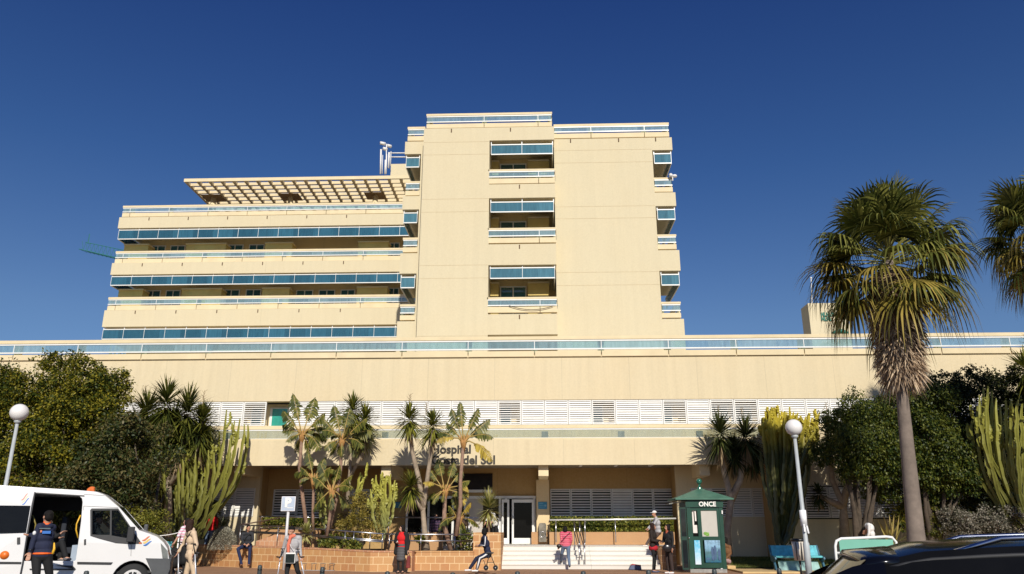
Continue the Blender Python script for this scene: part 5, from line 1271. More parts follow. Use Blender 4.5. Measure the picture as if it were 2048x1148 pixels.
# pole with cord on the left lawn, turquoise box, pushchair
KP = thing('cord_post', 'thin white post holding a slack white cord beside the van bonnet', 'post', G(348.5, 27.5))
zt_ = Zp(1063, 27.5, 348)
mb = MB(); mb.tube([(0, 0, 0), (0, 0, zt_)], 0.025, 8); mb.ball((0, 0, zt_), 0.035, n=8); mb.build('post', M_white, KP)
p0 = Vector((0, 0, zt_-0.03)); p1 = W(285, 1070, 27.0)-KP.location
mb = MB(); mb.tube([p0.lerp(p1, f)+Vector((0, 0, -0.25*f*(1-f))) for f in [i/8 for i in range(9)]], 0.014, 5); mb.build('cord', M_white, KP)
TBX = thing('bench', 'end of a turquoise bench seen between the van and the cord post', 'bench', G(331, 29.2))
M_teal = mat('turquoise_paint', (0.10, 0.45, 0.50, 1), 0.6, 0.18, 5, bump=0.2, bscale=20)
mb = MB(); mb.box(-0.75, 0.12, -0.05, 0.0, 0.45, Zp(1083, 29.2, 331)); mb.build('backrest', M_teal, TBX)
mb = MB(); mb.box(-0.75, 0.12, -0.5, -0.06, 0.38, 0.44); mb.build('seat', M_teal, TBX)
for x_ in (-0.7, 0.02):
    mb = MB(); mb.box(x_, x_+0.09, -0.48, -0.02, 0.09, 0.38); mb.build('leg', M_teal, TBX)

# the ticket kiosk
M_kg = mat('kiosk_green', (0.006, 0.050, 0.030, 1), 0.35, 0.18, 3, coat=0.2)
M_kgd = mat('kiosk_dark_green', (0.006, 0.035, 0.022, 1), 0.4, 0.2, 3)
KY = 29.8
kx0, kx1 = Xp(1378, KY, 0.8), Xp(1451, KY, 0.8); kxl = Xp(1366, KY, 1)
KI = thing('kiosk', 'dark green ticket kiosk with a pyramid roof, a ball finial and the word ONCE', 'kiosk', ((kx0+kx1)/2, KY+0.65, 0))
ko = KI.location; kw = (kx1-kx0)/2; KD = 0.66
def kb(x0, x1, y0, y1, z0, z1, name, m, parent=KI, bevel=0):
    mb = MB(); mb.box(x0, x1, y0, y1, z0, z1); return mb.build(name, m, parent, bevel=bevel)
zk = lambda py: Zp(py, KY, 1410)
z_eave = zk(999.5); z_bandt, z_bandb = zk(1003.5), zk(1014.5)
kb(-kw, kw, -KD, KD, 0.0, 0.12, 'base', mat('concrete', (0.30, 0.29, 0.27, 1), 0.9, 0.3, 6))
for sx in (-1, 1):
    for sy in (-1, 1):
        kb(sx*kw-(0.13 if sx > 0 else 0), sx*kw+(0.13 if sx < 0 else 0), sy*KD-(0.13 if sy > 0 else 0), sy*KD+(0.13 if sy < 0 else 0), 0.12, z_bandb, 'corner_post', M_kg)
# band with the word
mb = MB(); mb.box(-kw-0.03, kw+0.03, -KD-0.03, -KD+0.12, z_bandb, z_bandt); mb.box(-kw-0.03, -kw+0.12, -KD+0.12, KD+0.03, z_bandb, z_bandt); mb.box(kw-0.12, kw+0.03, -KD+0.12, KD+0.03, z_bandb, z_bandt); mb.box(-kw+.12, kw-.12, KD-0.1, KD+0.03, z_bandb, z_bandt)
mb.build('sign_band', M_kg, KI)
kb(-kw+0.05, kw-0.05, -KD+0.02, KD-0.02, z_bandt+0.001, z_eave-0.001, 'neck', M_kgd)
text_obj('ONCE', 0.225, Xp(1397, KY, 2.3)-ko.x, -KD-0.045, z_bandb+0.035, M_white, KI, 'lettering', 0.008, 0.007, world=False, sx=0.98)
# roof: low pyramid, neck, ball finial
e = 0.40; ef = 0.14; zr1 = Zp(978, KY+0.65, 1405)
mb = MB(); mb.add([(-kw-e, -KD-ef, z_eave), (kw+e, -KD-ef, z_eave), (kw+e, KD+e, z_eave), (-kw-e, KD+e, z_eave), (-kw-e, -KD-ef, z_eave+0.05), (kw+e, -KD-ef, z_eave+0.05), (kw+e, KD+e, z_eave+0.05), (-kw-e, KD+e, z_eave+0.05), (-0.1, -0.1, zr1), (0.1, -0.1, zr1), (0.1, 0.1, zr1), (-0.1, 0.1, zr1)],
   [(0,3,2,1),(0,1,5,4),(1,2,6,5),(2,3,7,6),(3,0,4,7),(4,5,9,8),(5,6,10,9),(6,7,11,10),(7,4,8,11),(8,9,10,11)])
RF = mb.build('roof', mat('kiosk_roof', (0.06, 0.15, 0.105, 1), 0.35, 0.2, 3), KI)
zf = Zp(963, KY+0.65, 1405)
mb = MB(); mb.lathe([(0.15, zr1-0.16), (0.13, zr1-0.03), (0.09, zr1+0.0), (0.11, zr1+0.04), (0.04, zr1+0.08), (0.04, zf-0.08)], n=16); mb.ball((0, 0, zf), 0.11, n=18); mb.build('finial', mat('finial_green', (0.02, 0.12, 0.08, 1), 0.12, 0.1, coat=0.5), RF)
# raised flap on the left side
a = W(1337, 1007, KY+0.3)-ko; b = W(1372, 1001, KY+0.3)-ko
mb = MB(); mb.add([(a.x, -0.45, a.z), (b.x, -0.5, b.z), (b.x, 0.45, b.z+0.0), (a.x, 0.4, a.z), (a.x, -0.45, a.z-0.025), (b.x, -0.5, b.z-0.025), (b.x, 0.45, b.z-0.025), (a.x, 0.4, a.z-0.025)], [(0,1,2,3),(4,7,6,5),(0,4,5,1),(1,5,6,2),(2,6,7,3),(3,7,4,0)]); mb.build('side_flap', mat('flap_grey', (0.30, 0.30, 0.24, 1), 0.5), KI)
# front: narrow door and wide panel
fy = -KD+0.02
xk = lambda px, z=1: Xp(px, KY, z)-ko.x
xm = xk(1403)
for xx0, xx1, nm in ((xk(1380), xk(1387.5), 'stile'), (xk(1398.5), xk(1406), 'stile'), (xk(1438), xk(1445), 'stile')):
    kb(xx0, xx1, fy, fy+0.06, 0.16, z_bandb-0.003, nm, M_kg)
zm0, zm1 = zk(1080.5), zk(1073)
kb(xk(1387.5), xk(1398.5), fy+0.004, fy+0.05, zm0, zm1, 'cross_rail', M_kg); kb(xk(1406), xk(1438), fy+0.004, fy+0.05, zm0, zm1, 'cross_rail', M_kg)
kb(xk(1387.5), xk(1398.5), fy+0.004, fy+0.05, zk(1021), z_bandb-0.004, 'top_rail', M_kg); kb(xk(1406), xk(1438), fy+0.004, fy+0.05, zk(1021), z_bandb-0.004, 'top_rail', M_kg)
kb(xk(1387.5), xk(1398.5), fy+0.004, fy+0.05, 0.16, zk(1130), 'bottom_rail', M_kg); kb(xk(1406), xk(1438), fy+0.004, fy+0.05, 0.16, zk(1126), 'bottom_rail', M_kg)
dw = kb(xk(1387.5), xk(1398.5), fy+0.055, fy+0.075, zm1, zk(1021), 'door_window', M_doorg)
mb = MB()
for (x0, x1, y0, y1) in ((1388.5, 1391.5, 1024, 1066), (1393.5, 1396.5, 1022, 1042), (1391, 1397, 1050, 1066), (1386.8+2, 1397, 1020.8, 1023)): mb.box(xk(x0), xk(x1), fy+0.046+0.0005*x0%0.003, fy+0.051, zk(y1), zk(y0))
mb.build('paper_slips', mat('white_paper', (0.75, 0.70, 0.65, 1), 0.8, 0.1), dw)
bl = kb(xk(1406), xk(1438), fy+0.03, fy+0.045, zm1, zk(1021), 'window_blind', mat('pale_blind', (0.50, 0.47, 0.42, 1), 0.7, 0.05))
st_ = MB(); st_.ball((xk(1413), fy+0.026, zk(1067)), 0.075, sc=(1, 0.05, 0.8)); st_.box(xk(1413), xk(1420), fy+0.022, fy+0.027, zk(1072), zk(1065)); st_.build('green_sticker', mat('sticker_green', (0.18, 0.36, 0.05, 1), 0.6, 0.4, 20), KI)
def poster_mat(name, kind):
    t = NT(name); uv = t.coord('Generated'); s = t.node('ShaderNodeSeparateXYZ'); t.link(uv, s.inputs[0]); n = t.noise(uv, 6, 5)
    top = t.ramp(s.outputs[2], [(0.0, (0.02, 0.12, 0.20, 1)), (0.45, (0.10, 0.22, 0.25, 1)), (0.62, (0.22, 0.40, 0.55, 1)), (1.0, (0.30, 0.48, 0.66, 1))] if kind == 'p' else [(0.0, (0.65, 0.72, 0.80, 1)), (0.5, (0.25, 0.58, 0.78, 1)), (1.0, (0.05, 0.45, 0.68, 1))])
    t.link(t.mix(t.ramp(n, [(0.45, (0, 0, 0)), (0.65, (0.55,)*3)]), top, (0.05, 0.09, 0.10, 1) if kind == 'p' else (0.7, 0.78, 0.85, 1)), t.b.inputs['Base Color']); t.b.inputs['Roughness'].default_value = 0.25
    return t.mat
kb(xk(1388.5), xk(1400), fy-0.006, fy+0.003, zk(1129), zk(1080.5), 'sky_poster', poster_mat('sky_poster', 's'))
pp = kb(xk(1409), xk(1440), fy-0.006, fy+0.003, zk(1125), zk(1080.5), 'picture_poster', poster_mat('people_poster', 'p'))
mb = MB(); rnd = random.Random(3)
for px, py, h_, c_ in ((1424, 1096, 22, 0), (1429, 1093, 26, 1), (1437, 1100, 18, 0)):
    x_ = xk(px); mb.ball((x_, fy-0.009, zk(py)), 0.032, c_, 8, (1, 0.05, 1.2)); mb.box(x_-0.05, x_+0.05, fy-0.011, fy-0.0065, zk(py+h_*0.6), zk(py+1.5), c_); mb.box(x_-0.04, x_-0.005, fy-0.011, fy-0.0065, zk(py+h_), zk(py+h_*0.6)-0.002, 2); mb.box(x_+0.005, x_+0.04, fy-0.011, fy-0.0065, zk(py+h_), zk(py+h_*0.6)-0.002, 2)
for px in (1424, 1437): mb.ball((xk(px), fy-0.012, zk(1117)), 0.05, 3, 8, (1, 0.05, 1.5))
mb.box(xk(1411), xk(1418), fy-0.011, fy-0.0065, zk(1119), zk(1116), 3)
mb.build('printed_figures', [mat('print_blue', (0.05, 0.10, 0.20, 1)), mat('print_dark', (0.015, 0.02, 0.04, 1)), mat('print_denim', (0.06, 0.22, 0.32, 1)), mat('print_pale', (0.60, 0.50, 0.48, 1))], pp)
# left side: open dark glass door, right side panel, interior
kb(-kw-0.02, -kw+0.03, -KD+0.135, KD-0.14, 0.16, z_bandb-0.01, 'side_panel', M_doorg); kb(kw-0.03, kw+0.02, -KD+0.135, KD-0.14, 0.16, z_bandb-0.01, 'side_panel', M_kgd); kb(-kw+0.14, kw-0.14, KD-0.05, KD, 0.12, z_bandb-0.01, 'back_panel', M_kgd)
# side door leaf standing open towards the left
dl = MB(); xo = -kw-0.03
for (z0, z1) in ((0.10, 0.16), (zm0, zm1), (z_bandb-0.06, z_bandb)): dl.box(xo-0.24, xo, -KD-0.02, -KD+0.02, z0, z1)
dl.box(xo-0.24, xo-0.20, -KD-0.021, -KD+0.021, 0.10, z_bandb); dl.box(xo-0.03, xo, -KD-0.021, -KD+0.021, 0.10, z_bandb)
DL = dl.build('open_door', M_kgd, KI); g_d = MB(); g_d.box(xo-0.2, xo-0.03, -KD-0.006, -KD+0.006, 0.16, z_bandb-0.06); g_d.build('door_pane', mat('mirror_glass', (0.05, 0.06, 0.07, 1), 0.03, 0.2, metal=0.9), DL)
mb = MB(); mb.ball((xk(1378.5), fy-0.05, zk(1076)), 0.025); mb.build('door_knob', M_steel, DL)
kb(kw-0.05, kw-0.01, -KD-0.05, -KD-0.032, zk(1028), zk(1021), 'latch', M_white)

# turquoise bench on the tan strip
bx0, bx1, BYb = Xp(1547, 30.6, 0.5), Xp(1639, 30.6, 0.5), 30.6
BE = thing('bench', 'long turquoise concrete bench behind the lamp and the litter bin', 'bench', ((bx0+bx1)/2, BYb, 0.06))
L_ = (bx1-bx0)/2; M_tealpale = mat('worn_turquoise', (0.26, 0.42, 0.40, 1), 0.7, 0.3, 4, bump=0.2, bscale=18)
zz = lambda py: Zp(py, BYb, 1590)-0.06
mb = MB(); mb.add([(-L_, 0.10, zz(1111)), (L_, 0.10, zz(1111)), (L_, 0.28, zz(1091)), (-L_, 0.28, zz(1091)), (-L_, 0.16, zz(1111)), (L_, 0.16, zz(1111)), (L_, 0.34, zz(1091)), (-L_, 0.34, zz(1091))], [(0,1,2,3),(4,7,6,5),(0,4,5,1),(1,5,6,2),(2,6,7,3),(3,7,4,0)])
mb.build('backrest', mat('turquoise_back', (0.09, 0.42, 0.50, 1), 0.6, 0.25, 7, bump=0.3, bscale=14), BE)
mb = MB(); mb.box(-L_, L_, -0.36, 0.12, zz(1115), zz(1111)); mb.build('seat', M_teal, BE, bevel=0.015)
mb = MB(); mb.add([(-L_+0.1, -0.30, 0), (L_-0.1, -0.30, 0), (L_-0.12, -0.1, zz(1121.5)), (-L_+0.12, -0.1, zz(1121.5)), (-L_+0.1, -0.24, 0), (L_-0.1, -0.24, 0), (L_-0.12, -0.04, zz(1121.5)), (-L_+0.12, -0.04, zz(1121.5))], [(0,1,2,3),(4,7,6,5),(0,4,5,1),(1,5,6,2),(2,6,7,3),(3,7,4,0)]); mb.build('foot_panel', M_tealpale, BE)
M_bend = mat('bench_end_blue', (0.02, 0.10, 0.16, 1), 0.5, 0.2)
for sx in (-1, 1):
    mb = MB(); prof = [(-0.42, 0), (-0.20, 0), (-0.12, zz(1124)), (0.12, zz(1122)), (0.36, zz(1093)), (0.30, zz(1090)), (0.10, zz(1110)), (-0.40, zz(1113)), (-0.42, zz(1118)), (-0.22, zz(1123))]
    mb.prism(prof, sx*(L_+0.002), sx*(L_+0.07), axis='x'); mb.build('end_support', M_bend, BE, bevel=0.01)
# green board in a white tube frame behind the black car
GY = 12.5
def gq(px, py): return W(px, py, GY)
GO = thing('notice_board', 'pale green board in a rounded white tube frame behind the black car', 'board', (gq(1730, 1100).x, GY, 0))
o = GO.location
pts = [gq(1672, 1112), gq(1670.5, 1092), gq(1673, 1082), gq(1682, 1077.5), gq(1720, 1076), gq(1772, 1073.5), gq(1784, 1075), gq(1792, 1084), gq(1794, 1112)]
pts = [Vector((p[0], GY, p[2]))-o for p in pts]
pts = [Vector((pts[0].x, 0, 0))]+pts+[Vector((pts[-1].x, 0, 0))]
mb = MB(); mb.tube(pts, 0.021, 8); mb.build('frame', M_white, GO)
mb = MB(); a, b = gq(1673, 1106)-o, gq(1792, 1106)-o; mb.tube([(a.x, 0, a.z), (b.x, 0, a.z)], 0.017, 8); mb.build('crossbar', M_white, GO)
mb = MB(); a, b = gq(1680, 1103)-o, gq(1785, 1079)-o; mb.box(a.x, b.x, -0.012, 0.012, a.z, b.z); mb.build('board', mat('mint_panel', (0.17, 0.44, 0.33, 1), 0.5, 0.08, 2), GO)

# ------------------------------------------------------------------ things on the roofs and far away
AN = thing('antenna_group', 'cluster of white antennas and drums on the roof left of the tower', 'antenna', W(770, 352, 58))
ao = AN.location
def aq(px, py, dy=0): return W(px, py, 58+dy)-ao
M_ant = mat('antenna_white', (0.72, 0.70, 0.68, 1), 0.5, 0.08)
for (x, y0, y1, r) in ((761, 299, 348, 0.075), (764.5, 310, 348, 0.03), (770, 320, 348, 0.07), (772.5, 309, 347, 0.035), (777, 305, 336, 0.075), (781, 303, 332, 0.035)):
    a, b = aq(x, y1), aq(x+1, y0); mb = MB(); mb.tube([a, b], r, 8); mb.build('panel_antenna', M_ant, AN)
for (x, y, r, sx) in ((766, 287, 0.14, 1.1), (779, 292, 0.13, 0.8), (770.5, 298, 0.14, 0.8)):
    c = aq(x, y); mb = MB(); mb.tube([c-Vector((0.2*sx, 0.1, 0)), c+Vector((0.16*sx, 0.1, 0))], r, 12); mb.build('drum', M_ant, AN)
mb = MB(); mb.tube([aq(772, 348), aq(773, 288)], 0.045, 6); mb.build('mast', M_ant, AN)
for y in (306, 314):
    mb = MB(); mb.tube([aq(778, y), aq(812, y)], 0.05, 6); mb.build('cross_pole', M_ant, AN)
SCm = thing('security_camera', 'small pale device on the corner of the right tower balcony', 'camera', W(1345, 352, 42.3))
mb = MB(); mb.ball((-0.1, 0, 0.05), 0.12); mb.ball((0.12, 0.02, 0), 0.13, sc=(1.2, 1, 0.8)); mb.box(-0.02, 0.02, -0.02, 0.02, -0.3, 0); mb.build('housing', M_ant, SCm)
RH = thing('rooftop_block', 'cream block with green lettering rising behind the palm on the low roof', 'building', W(1660, 668, 46))
ro = RH.location
z0_, z1_ = Zp(690, 46, 1655)-ro.z, Zp(606, 46, 1660)-ro.z
xa, xb = Xp(1625, 46, 12)-ro.x, Xp(1704, 46, 12)-ro.x
mb = MB(); mb.prism([(xa, 0), (xb, 0), (xb, 1.3), (xa+0.0, 1.3)], z0_-3, z1_, axis='z'); mb.build('wall', M_wall2, RH)
for i, (r_, n_) in enumerate(((629, 5), (638, 4))):
    zc2 = Zp(r_, 46, 1650)-ro.z
    for k in range(n_):
        x_ = Xp(1648.5+k*5.5, 46, 12)-ro.x; mb = MB()
        mb.box(x_, x_+0.06, -0.06, -0.01, zc2-0.12, zc2+0.12); mb.box(x_+0.06, x_+0.16, -0.06, -0.01, zc2-(0.12 if k % 2 else 0.02), zc2-(0.06 if k % 2 else -0.04)); 
        if k % 2 == 0: mb.box(x_+0.12, x_+0.17, -0.061, -0.011, zc2-0.12, zc2+0.12)
        mb.build('sign_letter', mat('letter_green', (0.01, 0.16, 0.11, 1), 0.5), RH)
arc = MB(); pts = []
for k in range(9):
    a = W(1666+k*3.6, 667-5*sin(pi*k/8), 45.9)-ro; pts.append(a)
arc.tube(pts, 0.12, 6); arc.build('green_arch', mat('letter_green2', (0.01, 0.16, 0.11, 1), 0.5), RH)
mb = MB(); a = W(1624, 606, 46.5)-ro; b = W(1622, 556, 46.5)-ro; mb.tube([a, b], 0.03, 5); mb.ball(tuple(b), 0.07, n=6); mb.build('aerial', M_ant, RH)

def crane():
    Y = 130; a, b = W(158, 498, Y), W(262, 522, Y); h = 1.7
    t = thing('tower_crane', 'thin teal tower crane arm sticking out left of the stepped wing', 'crane', (b.x, Y, 0)); o = t.location
    A, Bb = a-o, b-o; m = mat('crane_teal', (0.03, 0.16, 0.17, 1), 0.5)
    d = (Bb-A); n = 13; mb = MB(); up = Vector((0, 0, h))
    mb.tube([A, Bb], 0.09, 5); mb.tube([A+Vector((0.8, 1.4, 0)), Bb+Vector((0, 1.4, 0))], 0.09, 5); mb.tube([A+d*0.1+up*0.9, Bb+up], 0.07, 5)
    for i in range(n):
        p = A+d*(i/n); q = A+d*((i+0.5)/n); r = A+d*((i+1)/n)
        if i: mb.tube([p, q+up*0.95], 0.04, 4)
        mb.tube([q+up*0.95, r], 0.04, 4); mb.tube([p, r+Vector((0, 1.4, 0))], 0.035, 4)
    mb.build('jib', m, t)
    mb = MB(); mb.tube([A+d*0.15+up*0.8, A+d*0.15+up*1.9], 0.1, 4); mb.build('lamp_rod', m, t)
    mb = MB()
    for sx in (-0.8, 0.8):
        for sy in (-0.8, 0.8): mb.tube([(sx, sy, 0), (sx, sy, Bb.z+4)], 0.15, 4)
    for i in range(int(Bb.z/2)): mb.tube([(-0.8, -0.8, i*2), (0.8, -0.8, i*2+2)], 0.08, 4); mb.tube([(-0.8, 0.8, i*2+2), (0.8, 0.8, i*2)], 0.08, 4)
    mb.build('mast', m, t)
crane()
BG = thing('bag', 'red and blue bag lying on the lowest step', 'bag', G(1271, 31.75))
mb = MB(); mb.prism([(-0.26, 0.01), (0.22, 0.01), (0.2, 0.16), (-0.1, 0.2), (-0.2, 0.14)], -0.12, 0.12); mb.build('bag_body', mat('bag_blue', (0.10, 0.12, 0.20, 1), 0.7), BG, bevel=0.02)
mb = MB(); mb.prism([(-0.19, 0.17), (-0.1, 0.215), (0.2, 0.175), (0.2, 0.15), (-0.1, 0.185)], -0.13, 0.13); mb.build('flap', mat('bag_red', (0.45, 0.05, 0.06, 1), 0.7), BG)

# ------------------------------------------------------------------ van
def panel(name, outer, holes, y, th, m, parent, shear=None, bevel=0.0):
    """flat plate with real openings; outlines as (x, z) loops"""
    cu = bpy.data.curves.new(name, 'CURVE'); cu.dimensions = '2D'; cu.fill_mode = 'BOTH'; cu.extrude = th/2; cu.bevel_depth = bevel
    for lp in [outer]+holes:
        sp = cu.splines.new('POLY'); sp.points.add(len(lp)-1); sp.use_cyclic_u = True
        for p, q in zip(sp.points, lp): p.co = (q[0], q[1], 0, 1)
    o = bpy.data.objects.new('tmp', cu); COL.objects.link(o)
    me = bpy.data.meshes.new_from_object(o.evaluated_get(bpy.context.evaluated_depsgraph_get())); bpy.data.objects.remove(o)
    me.transform(Matrix.Translation((0, y, 0)) @ Matrix.Rotation(pi/2, 4, 'X'))
    if shear: 
        for v in me.vertices: v.co.y = shear(v.co)
    me.name = name
    return wrap(name, me, m, parent)
VYAW = radians(23)
VN = W(337, 1117, 18.9)                       # nose corner of the near side
VA = Vector((cos(VYAW), sin(VYAW), 0)); VNRM = Vector((-sin(VYAW), cos(VYAW), 0))
def vq(px, py):
    r = FV + RV*((px-CX)/F) + UV_*((CY-py)/F); c0 = Vector((0, 0, CAM_H))
    t = (VN-c0).dot(VNRM)/r.dot(VNRM); p = c0+r*t
    return ((p-VN).dot(VA)-2.5, p.z)
VAN = thing('van', 'white high-roofed minibus van with an open side door at the left edge', 'van', tuple((VN+VA*2.5+VNRM*1.0).to_2d())+(0,), VYAW)
VAN.location = (VN.x+VA.x*2.5+VNRM.x, VN.y+VA.y*2.5+VNRM.y, 0)
vo = Vector((0, 0, 0))
M_van = mat('van_white', (0.74, 0.72, 0.71, 1), 0.28, 0.02, 1, coat=0.5)
M_rubber = mat('black_plastic', (0.022, 0.022, 0.024, 1), 0.6, 0.2, 6)
M_grey = mat('grey_bumper', (0.07, 0.072, 0.076, 1), 0.55, 0.15, 4)
M_autoglass = glass_mat('car_glass', (0.42, 0.46, 0.45, 1), (0.01, 0.012, 0.012, 1), 0.15, 0.0, fk=0.4)
M_darkglass = mat('privacy_glass', (0.006, 0.006, 0.006, 1), 0.08, 0.2, spec=0.22)
def vl(pts): return [(vq(*p)[0]-vo.x, vq(*p)[1]) for p in pts]
NY, FYv = -1.0, 1.0
def sh(co):       # the sides lean in above the belt line
    y = co.y; k = max(0, co.z-1.15)*0.11
    return y+k if y < 0 else y-k
outline_top = vl([(-165, 968), (0, 971), (100, 977.5), (150, 980.5), (191, 984), (206.5, 990), (237, 1015), (278, 1061.5), (297, 1068), (314, 1074.6), (327, 1086), (334, 1097), (337, 1117)])
zfl = 0.32
front_x = outline_top[-1][0]; rear_x = outline_top[0][0]
wc = vl([(265, 1147)])[0]; wr = 0.36; arch = 0.43; wc = (wc[0], 0.365)
wc2 = (wc[0]-3.3, 0.365)
def arch_pts(c): return [(c[0]+arch*cos(a), c[1]+arch*sin(a)) for a in [radians(-6+192*i/14) for i in range(15)]]
body = outline_top+[(front_x+0.02, zfl)]+[(x, max(z, zfl)) for x, z in arch_pts(wc)]+[(x, max(z, zfl)) for x, z in arch_pts(wc2)]+[(rear_x, zfl)]
win = vl([(180, 1020), (183, 1017), (236, 1016.8), (284, 1087.5), (262, 1088.5), (232, 1086.5), (200, 1078), (181, 1072)])
door = vl([(66, 985.5), (158, 991), (164, 996), (165.5, 1004), (163, 1042), (158, 1085), (153, 1120), (150, 1123), (44, 1123), (54, 1066)])
rearw = vl([(-150, 1012), (-40, 1011), (-40, 1066), (-150, 1066)])
panel('side_panel', body, [win, door], NY, 0.05, M_van, VAN, sh, 0.012)
fwin = vl([(180, 1020), (183, 1017), (236, 1016.8), (280, 1080), (262, 1082), (232, 1080), (200, 1076), (181, 1070)])
fw2 = vl([(62, 1012), (160, 1012), (158, 1064), (62, 1064)])
panel('side_panel', body, [fwin, fw2], FYv, 0.05, M_van, VAN, sh, 0.012)
panel('side_window', fw2, [], FYv, 0.01, M_autoglass, VAN, sh)
# shell over the roof, windscreen, bonnet and nose
def shell(pts, name, m, dz=0.0, y0=-0.975, y1=0.975, th=0.03):
    mb = MB(); n = len(pts); K = 6; g = []
    for x, z in pts:
        row = []
        for k in range(K+1):
            f = -1+2*k/K; y = y0+(y1-y0)*k/K; kk = max(0, z-1.15)*0.11; y = y+kk*(1 if y < 0 else -1)*min(1, abs(y))
            row.append((x-0.10*max(0, abs(f)-0.55)*(1 if z < 1.9 else 0), y, z+0.035*(1-f*f)+dz))
        g.append(row)
    vs = [v for r in g for v in r]; fs = [(i*(K+1)+k, i*(K+1)+k+1, (i+1)*(K+1)+k+1, (i+1)*(K+1)+k) for i in range(n-1) for k in range(K)]
    mb.add(vs, fs, 0, True); o = mb.build(name, m, VAN); s_ = o.modifiers.new('solid', 'SOLIDIFY'); s_.thickness = th; s_.offset = -1; return o
shell(outline_top[:7], 'roof', M_van); shell(outline_top[7:], 'bonnet', M_van, y0=-0.97, y1=0.97)
shell([outline_top[6], outline_top[7]], 'windscreen', M_autoglass, th=0.006)
mb = MB(); mb.box(rear_x-0.0, rear_x+0.04, -0.85, 0.85, zfl, outline_top[0][1]-0.03); mb.build('rear_panel', M_van, VAN)
mb = MB(); mb.box(rear_x+0.05, front_x-0.3, -0.93, 0.93, 0.50, 0.56); mb.build('floor', M_rubber, VAN)
# inner far wall, ceiling trim and seats seen through the door
zi = lambda py: vq(100, py)[1]
M_trimd = mat('van_trim', (0.035, 0.035, 0.042, 1), 0.8, 0.2)
panel('inner_wall', vl([(-120, 985), (170, 990), (170, 1130), (-120, 1130)]), [vl([(70, 1018), (152, 1018), (150, 1060), (70, 1060)])], 0.80, 0.02, M_trimd, VAN)
mb = MB(); a = vl([(168, 990), (168, 1130)]); mb.box(a[0][0]-0.02, a[0][0], -0.5, 0.78, 0.56, 1.2); mb.build('bulkhead', mat('bulkhead_grey', (0.20, 0.22, 0.26, 1), 0.6), VAN)
M_seat = mat('seat_dark', (0.02, 0.024, 0.035, 1), 0.85, 0.2)
for px in (84, 128):
    x = vl([(px, 1100)])[0][0]; st_ = MB(); st_.box(x-0.22, x+0.22, 0.0, 0.5, 0.92, 1.06); s_o = st_.build('seat', M_seat, VAN, bevel=0.03)
    st_ = MB(); st_.box(x-0.27, x-0.16, 0.0, 0.5, 1.06, 1.75); st_.build('seat_back', M_seat, s_o, bevel=0.03)
mb = MB(); x = vl([(146, 1090)])[0][0]; mb.box(x-0.05, x+0.10, -0.7, 0.1, 0.56, 1.12); mb.build('step_box', mat('pale_blue_panel', (0.35, 0.42, 0.52, 1), 0.6), VAN)
mb = MB(); q = vl([(160, 1030), (152, 1048), (151, 1060), (155, 1076)]); mb.tube([(p[0], -0.9, p[1]) for p in q], 0.016, 8); mb.build('grab_handle', mat('handle_yellow', (0.75, 0.42, 0.03, 1), 0.4), VAN)
mb = MB(); q = vl([(62, 1030), (68, 1048), (66, 1062), (64, 1076)]); mb.tube([(p[0], -0.8, p[1]) for p in q], 0.016, 8); mb.build('grab_handle', mat('handle_olive', (0.22, 0.17, 0.03, 1), 0.5), VAN)
for px in (196, 215):
    x = vl([(px-8, 1100)])[0][0]
st_ = MB(); x = vl([(186, 1090)])[0][0]; st_.box(x-0.1, x+0.42, -0.75, -0.2, 0.95, 1.08); s_o = st_.build('seat', M_seat, VAN, bevel=0.03)
st_ = MB(); st_.box(x-0.13, x-0.02, -0.75, -0.2, 1.08, 1.62); st_.build('seat_back', M_seat, s_o, bevel=0.03)
mb = MB(); x = vl([(262, 1085)])[0][0]; mb.box(x-0.12, x+0.3, -0.9, 0.9, 1.0, 1.22); mb.build('dashboard', M_trimd, VAN, bevel=0.04)
# front side window: trim, divider, pane
inner = vl([(184, 1021), (220, 1020.5), (220, 1070), (200, 1070), (184, 1069)]); inner2 = vl([(223, 1020.5), (236, 1020.5), (262, 1058), (261, 1078), (223, 1071)])
panel('window_trim', win, [inner, inner2], NY-0.01, 0.05, M_rubber, VAN, sh, 0.003)
panel('side_window', inner, [], NY+0.015, 0.008, glass_mat('half_open_glass', (0.72, 0.76, 0.75, 1), (0.02, 0.02, 0.02, 1), 0.03, 0.0, fk=0.15), VAN, sh); panel('side_window', inner2, [], NY+0.01, 0.008, M_autoglass, VAN, sh)
# slid-back door
dpan = vl([(-95, 983), (67, 984), (62, 1011), (53.5, 1066), (45, 1125), (38, 1160), (-95, 1160)])
DR = panel('sliding_door', dpan, [], NY-0.07, 0.05, M_van, VAN, sh, 0.012)
panel('door_window', vl([(-90, 1010), (61.5, 1011.5), (53.5, 1066), (-90, 1066)]), [], NY-0.102, 0.012, M_darkglass, DR, sh)
panel('door_trim', vl([(-95, 1122), (45, 1123.5), (44.4, 1128), (-95, 1127)]), [], NY-0.105, 0.02, M_rubber, DR, sh)
panel('door_edge', vl([(67, 984), (70, 984), (57, 1066), (48, 1125), (41, 1160), (38, 1160), (45, 1125), (53.5, 1066), (62, 1011)]), [], NY-0.05, 0.06, M_rubber, DR, sh)
def bx_(pts, y0, y1, name, m, parent=VAN, bevel=0.0): return panel(name, vl(pts), [], (y0+y1)/2, abs(y1-y0), m, parent, sh, bevel)
bx_([(36, 1075), (42, 1074.5), (42, 1087), (36, 1088)], NY-0.12, NY-0.10, 'door_handle', M_rubber, DR)
bx_([(168.5, 1079), (172.5, 1078), (172.5, 1089), (168.5, 1090)], NY-0.05, NY-0.028, 'door_handle', M_rubber)
bx_([(155, 1123.5), (226, 1124.5), (222, 1129), (155, 1128)], NY-0.055, NY-0.028, 'side_strip', M_rubber)
